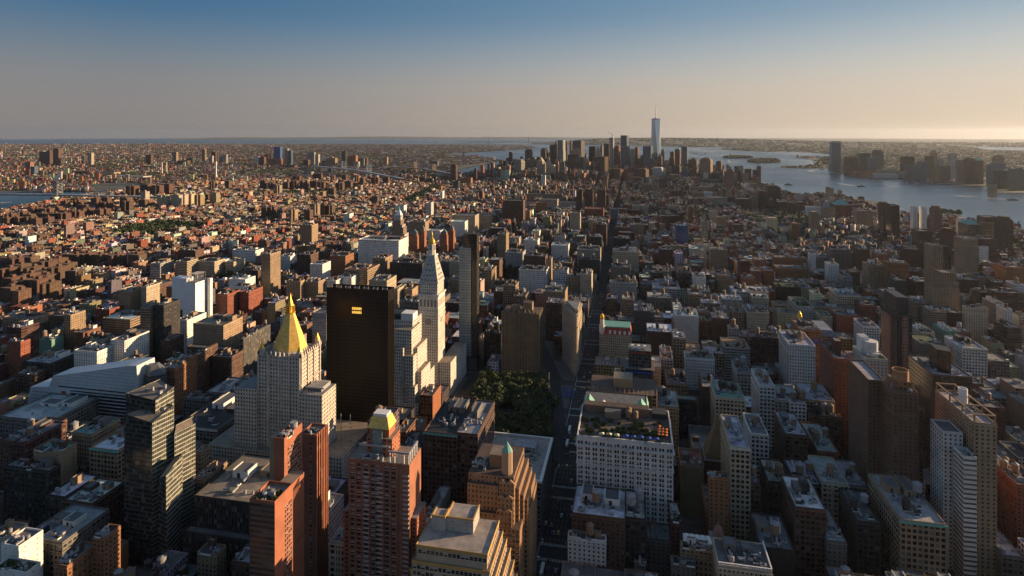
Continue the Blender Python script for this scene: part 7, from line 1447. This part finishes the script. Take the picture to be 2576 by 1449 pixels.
def lot_shape(wb, rb, q, rr_):
    px, py, w_, d, h, a_, st, c, rc = q; col = tuple(v * rr_.uniform(.75, 1.2) for v in K[c]); rcol = tuple(v * rr_.uniform(.7, 1.15) for v in RC[rc]); ca, sa = math.cos(a_), math.sin(a_)
    f = lambda x, y: (px + x * ca - y * sa, py + x * sa + y * ca); P = [f(-w_ / 2, -d / 2), f(w_ / 2, -d / 2), f(w_ / 2, d / 2), f(-w_ / 2, d / 2)]
    if rr_.random() < .45 and st in 'LAO': rcol = tuple(.15 for v in rcol)
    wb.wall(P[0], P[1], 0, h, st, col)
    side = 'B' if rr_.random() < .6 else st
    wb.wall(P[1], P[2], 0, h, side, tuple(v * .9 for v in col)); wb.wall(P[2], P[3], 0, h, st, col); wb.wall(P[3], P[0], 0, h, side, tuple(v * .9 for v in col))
    t = .35; I = [f(-w_ / 2 + t, -d / 2 + t), f(w_ / 2 - t, -d / 2 + t), f(w_ / 2 - t, d / 2 - t), f(-w_ / 2 + t, d / 2 - t)]; z = h - rr_.uniform(.6, 1.3)
    rb.poly([(*p, z) for p in I], M_ROOF, rcol)
    for i in range(4): rb.poly([(*P[i], h), (*P[(i + 1) % 4], h), (*I[(i + 1) % 4], h), (*I[i], h)], M_ROOF, tuple(min(.7, v * 1.2) for v in col)); rb.poly([(*I[i], h), (*I[(i + 1) % 4], h), (*I[(i + 1) % 4], z), (*I[i], z)], M_ROOF, col)
    return f, z, col, rcol
NIND = 170
def lot_area(q): return q[2] * q[4] / q[1] ** 2 + .35 * q[2] * q[3] / q[1] ** 2
order = sorted(range(len(lots)), key=lambda i: -lot_area(lots[i])); near = set(order[:NIND])
for i, q in enumerate(lots):
    rr_ = random.Random(i); px, py, w_, d, h, a_, st, c, rc = q; g = gz(px, py)
    if i in near:
        lm = min(LM, key=lambda m: (m[0] / m[1] - px / py) ** 2 * 6e5 + (math.log(m[1] / py)) ** 2 * 3e5); dx, dy = px / py - lm[0] / lm[1], py - lm[1]
        rel = ('in front of ' if dy < -60 else ('beyond ' if dy > 90 else '')) if abs(dx) < .05 else ('left of ' if dx < 0 else 'right of ')
        if not rel: rel = 'close by '
        if abs(dx) >= .05 and abs(dy) > 110: rel = ('nearer and ' if dy < 0 else 'farther and ') + rel
        kind = 'house' if h < 22 else 'loft'; base = f'{CN[c]} {kind} with {RN[rc]} roof, {rel}{lm[2]}'; k = used.get(base, 0); used[base] = k + 1
        lab = (ORD[k] + base) if k else base
        root = thing('walk_up_house' if h < 22 else 'loft_house', lab, 'house' if h < 22 else 'loft building', (px, py, g), 'ordinary houses and lofts between the landmark buildings'); wb, rb = MB(), MB(); f, z, col, rcol = lot_shape(wb, rb, q, rr_)
        if st == 'L':
            for j in range(max(2, int(w_ / 6)) + 1):
                x = -w_ / 2 + w_ * j / max(2, int(w_ / 6)); wb.box(px + x - .35, px + x + .35, py - d / 2 - .3, py - d / 2 - .003, 0, h - .4, 'N', col, None, M_FAC, col)
        wb.build('wall', root, (px, py, 0)); rb.build('roof', root, (px, py, 0)); ex = ['p'] if rr_.random() < .8 else []
        if h > 24 and rr_.random() < .75: ex.append(rr_.choice(('t1', 't1', 't2')))
        if rr_.random() < .5: ex.append('u')
        roof_stuff(root, px - w_ / 2, px + w_ / 2, py - d / 2, py + d / 2, z, ex, px, py, i)
    else:
        v0 = len(city.v); f, z, col, rcol = lot_shape(city, city, q, rr_)
        if rr_.random() < .75:
            x, y = rr_.uniform(-.25, .25) * w_, rr_.uniform(0, .3) * d; s_ = min(w_, d) * rr_.uniform(.1, .2); P = [f(x - s_, y - s_), f(x + s_, y - s_), f(x + s_, y + s_), f(x - s_, y + s_)]; city.prism(P, z, z + rr_.uniform(2.5, 5), 'N', K[rr_.choice(('br', 'tn', 'lg', 'wh', 'gy'))], None, M_ROOF, rcol)
        for k in range(rr_.randint(0, 3)):
            x, y = f(rr_.uniform(-.4, .4) * w_, rr_.uniform(-.4, .1) * d); s_ = rr_.uniform(.5, 1.3); city.box(x - s_, x + s_, y - s_, y + s_, z, z + rr_.uniform(1, 2.4), 'N', rr_.choice((K['wh'], K['lg'], K['dk'])))
        if h > 24 and rr_.random() < .5 and py < 3000:
            x, y = f(rr_.uniform(-.3, .3) * w_, rr_.uniform(-.2, .3) * d); m = rr_.choice((M_WOOD, M_WOOD, M_TGREY)); city.ring(x, y, [(2.1, z + 3), (2.1, z + 7.5), (0, z + 9)], 8, m); city.bar((x, y, z), (x, y, z + 3), 1.2, M_DARK)
        for k in range(v0, len(city.v)): p = city.v[k]; city.v[k] = (p[0], p[1], p[2] + g)
tag(city.build('distant_city_blocks'), kind='stuff')
# ================================================================== far shores: houses as masses
def mass(name, poly, n, xr, yr, rot, hm, lotk, avoid=(), seed=1, towers=.02, skip=None):
    r = random.Random(seed); b = MB(); cnt = 0; ca, sa = math.cos(rot), math.sin(rot); tr = []
    for k in range(n * 6):
        if cnt >= n: break
        y = math.exp(r.uniform(math.log(yr[0]), math.log(yr[1]))); x = r.uniform(*xr) * y / yr[1]
        q = lotk * y / 4000; u, v = x * ca + y * sa, -x * sa + y * ca          # snap to streets
        if (u / 75) % 1 < .16 or (v / 210) % 1 < .08: continue
        u = round(u / q) * q; x, y = u * ca - v * sa, u * sa + v * ca
        if y < 100 or not inside((x, y), poly) or any(inside((x, y), p) for p in avoid) or not free(x - 12, x + 12, y - 12, y + 12): continue
        g = gz(x, y) + (hill(x, y) if name == 'west_shore_houses' else 0)
        if r.random() < (.85 if math.sin(x * .0031 + 1.3 * math.sin(y * .0017)) * math.sin(y * .0043 + x * .0007) > .52 else .24): tr.append((x, y, g, q * .6)); continue
        w_, d = q * r.uniform(.6, 1.5), q * r.uniform(.6, 1.6); h = max(6, r.gauss(hm, 3.5)); t = r.random()
        if t < towers: h = r.uniform(20, 55); w_ = d = r.uniform(14, 26)
        elif t < towers + .04: w_ *= 2.4; h *= 1.3
        P = [(x + (sx * w_ * ca - sy * d * sa) / 2, y + (sx * w_ * sa + sy * d * ca) / 2) for sx, sy in ((-1, -1), (1, -1), (1, 1), (-1, 1))]
        c = tuple(v_ * r.uniform(.75, 1.35) for v_ in K[pick(CE, r)]); b.prism(P, g - 1, g + h, 'A' if h > 16 else 'R', c, None, M_ROOF, tuple(v_ * r.uniform(.6, 1.1) for v_ in RC[pick(RW, r)])); cnt += 1
    tag(b.build(name), kind='stuff'); return tr
ftrees = mass('east_shore_houses', BROOKLYN, 21000, (-21000, 200), (2600, 15500), math.radians(28), 10, 15, seed=3)
ftrees += mass('west_shore_houses', JERSEY, 5000, (1000, 26000), (4400, 20000), math.radians(-12), 9, 17, (NEWARK_BAY, GREEN_NJ), 5, .03)
# ================================================================== trees
def card_tree(b, r, x, y, z, rad, h, n, sz):
    for k in range(n):
        th = r.uniform(0, 6.283); zz = r.random(); q = rad * math.sqrt(r.random()) * (1.1 - .5 * zz); leafquad(b, r, Vector((x + q * math.cos(th), y + q * math.sin(th), z + h * (.25 + .75 * zz))), sz, .5, 1.2)
r = random.Random(11); b = MB()
for x, y, g, q in ftrees: card_tree(b, r, x, y, g, min(18, q * 1.0), 9, 9, min(7, q * .36))
for k in range(9000):                         # woods over the far west shore
    y = math.exp(r.uniform(math.log(5200), math.log(23000))); x = r.uniform(-2000, 26000) * y / 20000
    if inside((x, y), JERSEY) and not inside((x, y), NEWARK_BAY): card_tree(b, r, x, y, gz(x, y) + hill(x, y), y * .005, 7 + y * .0002, 10, y * .0011)
tag(b.build('far_tree_cover'), kind='stuff')
b = MB()
for x, y, rot in trees:
    if rot: c_, s_ = math.cos(rot[2]), math.sin(rot[2]); x, y = rot[0] + (x - rot[0]) * c_ - (y - rot[1]) * s_, rot[1] + (x - rot[0]) * s_ + (y - rot[1]) * c_
    if y < 300 or not -1.1 < x / y < .65 or not inside((x, y), MANHATTAN): continue
    card_tree(b, r, x, y, gz(x, y), 5, 14, 22, 2.2)
tag(b.build('courtyard_foliage'), kind='stuff')
for nm, poly in list(GREENS.items()) + [('liberty', LIBERTY), ('ellis', ELLIS), ('battery', BATTERY_PARK), ('pierc', PIER_C), ('meadow', GREEN_NJ)]:
    xs, ys = [p[0] for p in poly], [p[1] for p in poly]; A = (max(xs) - min(xs)) * (max(ys) - min(ys)); b = MB(); n = int(min(900, A / (60 if ys[0] < 3500 else 600))); far = min(ys) > 3500
    for k in range(n):
        x, y = r.uniform(min(xs), max(xs)), r.uniform(min(ys), max(ys))
        if not inside((x, y), poly) or not free(x - 5, x + 5, y - 5, y + 5) or (nm == 'meadow' and r.random() < .7): continue
        card_tree(b, r, x, y, gz(x, y), r.uniform(6, 10) * (1.6 if far else 1), r.uniform(14, 23), 60 if not far else 24, 2.0 if not far else 5)
    if b.f: tag(b.build('park_trees'), kind='stuff')
# the park in front: every tree a thing
def tree_meshes(seed):
    r = random.Random(seed); b = MB(); H_ = 17
    blobs = [(r.uniform(-3.6, 3.6), r.uniform(-3.6, 3.6), r.uniform(8, 14.5), r.uniform(2.2, 3.6)) for _ in range(9)] + [(0, 0, 12.5, 3.8)]
    for x, y, z, q in blobs:
        for k in range(120):
            v = Vector((r.gauss(0, 1), r.gauss(0, 1), r.gauss(0, 1))).normalized() * q * r.uniform(.75, 1.05); leafquad(b, r, Vector((x, y, z)) + v, r.uniform(.4, .75), .5, 1.4)
    o = b.build('crown'); crown = o.data; bpy.data.objects.remove(o); b = MB(); b.ring(0, 0, [(.55, 0), (.4, 5), (.25, 9)], 7, M_TRUNK)
    for k in range(5): a_ = k * 1.3; b.bar((0, 0, 5 + k * .6), (3.2 * math.cos(a_), 3.2 * math.sin(a_), 9.5 + k * .7), .16, M_TRUNK)
    o = b.build('trunk'); tr = o.data; bpy.data.objects.remove(o); return crown, tr
TM = [tree_meshes(s) for s in range(5)]
r = random.Random(8); placed = []
for k in range(4000):
    if len(placed) >= 230: break
    x, y = r.uniform(PARK[0] + 3, PARK[1] - 3), r.uniform(PARK[2] + 3, PARK[3] - 3)
    if any((x - a_) ** 2 + (y - c_) ** 2 < 46 for a_, c_ in placed): continue
    if (x + 140) ** 2 + ((y - 670) * .7) ** 2 < 200 or x > -78 - (y - 590) * .17: continue
    placed.append((x, y)); root = thing('park_tree', 'leafy dark green tree in the wooded park square', 'tree', (x, y, gz(x, y)), 'trees of the park square'); s_ = r.uniform(.85, 1.3); cr, tr = r.choice(TM); a_ = r.uniform(0, 6)
    inst('crown', cr, root, (0, 0, 0), (s_, s_, s_), a_); inst('trunk', tr, root, (0, 0, 0), (s_, s_, s_), a_)
root = thing('flagpole', 'white flagpole at the park square\'s corner', 'flagpole', (-100, 733, gz(100, 733))); b = MB(); b.ring(0, 0, [(.25, 0), (.15, 34), (0, 34.4)], 8, M_WHITE); b.build('pole', root); b = MB(); b.box(-1.3, 1.3, -1.3, 1.3, 0, 1.2, material=M_STONE); b.build('base', root)
lone = thing('street_tree', 'lone bright green tree at the bottom edge beside the low walk-ups', 'tree', (-5, 440, 0)); inst('crown', TM[1][0], lone, (0, 0, 0), (.9, .9, .9)); inst('trunk', TM[1][1], lone, (0, 0, 0), (.9, .9, .9))
# ================================================================== traffic
def car_mesh(col, bus=False):
    b = MB(); m = col
    if bus: b.box(-1.25, 1.25, -6, 6, .4, 3.1, material=m, top=M_WHITE); b.box(-1.27, 1.27, -5.6, 5.6, 1.5, 2.5, material=M_GLASS, top=False)
    else:
        b.prism([(-.9, -2.3), (.9, -2.3), (.9, 2.3), (-.9, 2.3)], .35, .95, material=m, top=m); b.frustum([(-.85, -1.5), (.85, -1.5), (.85, 1.4), (-.85, 1.4)], .95, [(-.7, -1), (.7, -1), (.7, .8), (-.7, .8)], 1.5, M_GLASS, cap=False); b.poly([(-.7, -1, 1.5), (.7, -1, 1.5), (.7, .8, 1.5), (-.7, .8, 1.5)], m)
    o = b.build('body'); me = o.data; bpy.data.objects.remove(o); return me
def wheel_mesh():
    b = MB()
    for i in range(10):
        a0, a1 = i * .628, (i + 1) * .628; y0, z0, y1, z1 = .33 * math.cos(a0), .33 * math.sin(a0), .33 * math.cos(a1), .33 * math.sin(a1); b.poly([(-.1, y0, z0), (.1, y0, z0), (.1, y1, z1), (-.1, y1, z1)], M_DARK); b.poly([(.1, 0, 0), (.1, y0, z0), (.1, y1, z1)], M_DARK); b.poly([(-.1, 0, 0), (-.1, y0, z0), (-.1, y1, z1)], M_DARK)
    o = b.build('wheel'); me = o.data; bpy.data.objects.remove(o); return me
M_TAXI = mat('taxi_paint', (.75, .42, .02), .3); M_CARW = mat('white_car_paint', (.6, .6, .6), .3); M_CARD = mat('dark_car_paint', (.03, .03, .035), .3); M_CARS = mat('silver_car_paint', (.25, .26, .28), .3)
CARS = [('taxi', 'yellow taxi driving on the shaded avenue', 'taxi', car_mesh(M_TAXI), 'yellow taxis on the avenue'), ('parked_car', 'white car on the shaded avenue', 'car', car_mesh(M_CARW), 'white cars on the avenue'), ('parked_car', 'dark car on the shaded avenue', 'car', car_mesh(M_CARD), 'dark cars on the avenue'), ('parked_car', 'silver car on the shaded avenue', 'car', car_mesh(M_CARS), 'silver cars on the avenue')]
WH = wheel_mesh(); r = random.Random(17); y = 425
def put_car(k, x, y):
    nm, lab, cat, me, grp = CARS[k]; root = thing(nm, lab, cat, (x, y, .1 + gz(x, y)), grp); inst('body', me, root, (0, 0, 0))
    for sx in (-.85, .85):
        for sy in (-1.45, 1.4): inst('wheel', WH, root, (sx, sy, .33))
while y < 1250:
    for ln in range(6):
        x = (-71, -66.5, -63, -59.6, -56, -51.5)[ln]; p = (.5, .2, .28, .25, .2, .5)[ln]
        if r.random() < p and abs(((y - 787) / 79.8 + .5) % 1 - .5) > .12: put_car(r.choice((0, 0, 1, 2, 2, 3)) if 0 < ln < 5 else r.choice((1, 2, 2, 3)), x + r.uniform(-.3, .3), y + r.uniform(-2, 2))
    y += 11 if y < 800 else 16
BUS = car_mesh(M_CARW, True)
for y, x, lab in ((632, -67, 'white-roofed city bus, nearer of two beside the park square'), (662, -67.5, 'white-roofed city bus, farther of two beside the park square'), (446, -66, 'pale-roofed bus at the very bottom of the avenue')):
    root = thing('city_bus', lab, 'bus', (x, y, .1)); inst('body', BUS, root, (0, 0, 0))
    for sx in (-1.15, 1.15):
        for sy in (-3.8, 3.8): inst('wheel', WH, root, (sx, sy, .45), (1.4, 1.4, 1.4))
mb_ = umbrella_mesh(M_BLUE, 3.2, False)
for i in range(13):
    o = bpy.data.objects.new('parasol', mb_); COL.objects.link(o); o.location = (-84 + (i % 4) * 4 + r.uniform(-1, 1), 742 + (i // 4) * 8 + r.uniform(-2, 2), .2); tag(o, 'blue café parasol on the plaza beside the park square', 'parasol', 'blue plaza parasols')
# ================================================================== boats, wakes, far bridge
def boat(kind, x, y, k):
    g = gz(x, y) - 2.3
    if kind == 's': root = thing('sailboat', 'small white sailboat on the harbour water', 'sailboat', (x, y, g), 'sailboats in the harbour'); b = MB(); b.frustum([(-2, -6), (2, -6), (1.6, 6), (-1.6, 6)], 0, [(-2.4, -7), (2.4, -7), (1.2, 9), (-1.2, 9)], 1.6, M_WHITE); b.build('hull', root); b = MB(); b.poly([(.0, -5, 2.5), (2.5, 2, 2.5), (.2, 1, 24)], M_WHITE); b.poly([(.2, 1.4, 23), (2, 8, 2), (.4, 2, 2)], M_WHITE); b.build('sail', root)
    else:
        big = kind == 'c'; L, W = (260, 36) if big else (48, 13); lab = ('white cruise ship far out at sea' if big else 'ferry boat under way, ') + ('' if big else ('by the skyline', 'near the far shore', 'at the right edge of the river', 'by the lone rounded tower', 'close to the far meadow shore', 'off the riverside park', 'by the wooded island', 'barge-like, out in the bay', 'low in the outer bay', 'lone in the outer bay', 'white, by the left bridge')[k % 11]); lab += (', left one', ', right one')[k % 2] if big else ''
        root = thing('cruise_ship' if big else 'ferry_boat', lab, 'ship' if big else 'ferry', (x, y, g)); b = MB(); ht = 14 if big else 4
        b.prism([(-L / 2, -W / 2), (L * .38, -W / 2), (L / 2, 0), (L * .38, W / 2), (-L / 2, W / 2)], 0, ht, 'N', K['dk'] if not big else K['wh'], M_FAC, M_ROOF, K['lg']); b.build('hull', root)
        b = MB(); b.box(-L * .42, L * .28, -W * .4, W * .4, ht, ht * 2.1, 'H', K['wh'], None, M_ROOF, K['wh']); b.box(-L * .2, L * .2, -W * .3, W * .3, ht * 2.1, ht * 2.8, 'H', K['wh'], None, M_ROOF, K['wh']); b.build('deckhouse', root); b = MB(); b.box(-L * .08, L * .02, -W * .12, W * .12, ht * 2.8, ht * 3.6, material=M_DARK); b.build('funnel', root)
kf = kc = 0
for kind, x, y in BOATS:
    boat(kind, x, y, kf if kind == 'f' else kc)
    if kind == 'f': kf += 1
    if kind == 'c': kc += 1
M_FOAM = var_mat('foam', (.45, .47, .48), .8, 0, .05, .5, 1.2)
b = MB()
for w_ in WAKES:
    pts = []
    for p, q in zip(w_, w_[1:]):
        n = max(2, int(math.dist(p, q) / 60)); pts += [(p[0] + (q[0] - p[0]) * i / n, p[1] + (q[1] - p[1]) * i / n) for i in range(n)]
    pts.append(w_[-1]); n = len(pts)
    for i in range(n - 1):
        (xa, ya), (xb, yb) = pts[i], pts[i + 1]; L = math.dist((xa, ya), (xb, yb)) or 1; nx, ny = -(yb - ya) / L, (xb - xa) / L; wa, wb_ = 4 + 16 * (1 - i / n), 4 + 16 * (1 - (i + 1) / n)
        b.poly([(xa + nx * wa, ya + ny * wa, gz(xa, ya) - 2.2), (xa - nx * wa, ya - ny * wa, gz(xa, ya) - 2.2), (xb - nx * wb_, yb - ny * wb_, gz(xb, yb) - 2.2), (xb + nx * wb_, yb + ny * wb_, gz(xb, yb) - 2.2)], M_FOAM)
o = b.build('water_wake'); o['kind'] = 'structure'
x0, y0, x1, y1 = NARROWS; cx, cy = (x0 + x1) / 2, (y0 + y1) / 2; g = gz(cx, cy); root = hero('strait_bridge', 'very distant suspension bridge whose two grey towers stand on the horizon', 'bridge', cx, cy)
for x, y in ((x0, y0), (x1, y1)):
    b = MB()
    for s in (-12, 12): b.box(x + s - 5, x + s + 5, y - 8, y + 8, gz(x, y) - g, gz(x, y) - g + 208, material=M_GREYB)
    for z in (70, 190): b.box(x - 7, x + 7, y - 6, y + 6, z, z + 16, material=M_GREYB)
    b.build('bridge_tower', root, (cx, cy, 0))
b = MB(); b.bar((x0 - 900, y0 + 100, 55), (x1 + 900, y1 - 100, 55), 5, M_GREYB); b.build('deck', root, (cx, cy, 0)); b = MB(); pr = None
for k in range(-8, 33):
    s = k / 24; z = 75 + 130 * (2 * s - 1) ** 2 if 0 <= s <= 1 else max(50, 205 - 320 * (abs(s - .5) - .5)); p = (x0 + (x1 - x0) * s, y0 + (y1 - y0) * s, z)
    if pr: b.bar(pr, p, 1.4, M_GREYB)
    pr = p
b.build('cable', root, (cx, cy, 0))
# ================================================================== haze
hz = bpy.data.materials.new('haze'); hz.use_nodes = True; t = hz.node_tree; t.nodes.remove(t.nodes['Principled BSDF']); pv = t.nodes.new('ShaderNodeVolumePrincipled'); t.links.new(pv.outputs[0], t.nodes['Material Output'].inputs['Volume'])
pv.inputs['Color'].default_value = (.62, .68, .78, 1); pv.inputs['Density'].default_value = 1.4e-5; pv.inputs['Anisotropy'].default_value = .5
b = MB(); X, Y0, Y1, Z0, Z1 = 75000, -3000, 75000, -376, 580; P = [(-X, Y0), (X, Y0), (X, Y1), (-X, Y1)]; b.prism(P, Z0, Z1, material=hz, top=hz); b.poly([(x, y, Z0) for x, y in P[::-1]], hz); o = b.build('haze'); o['kind'] = 'stuff'
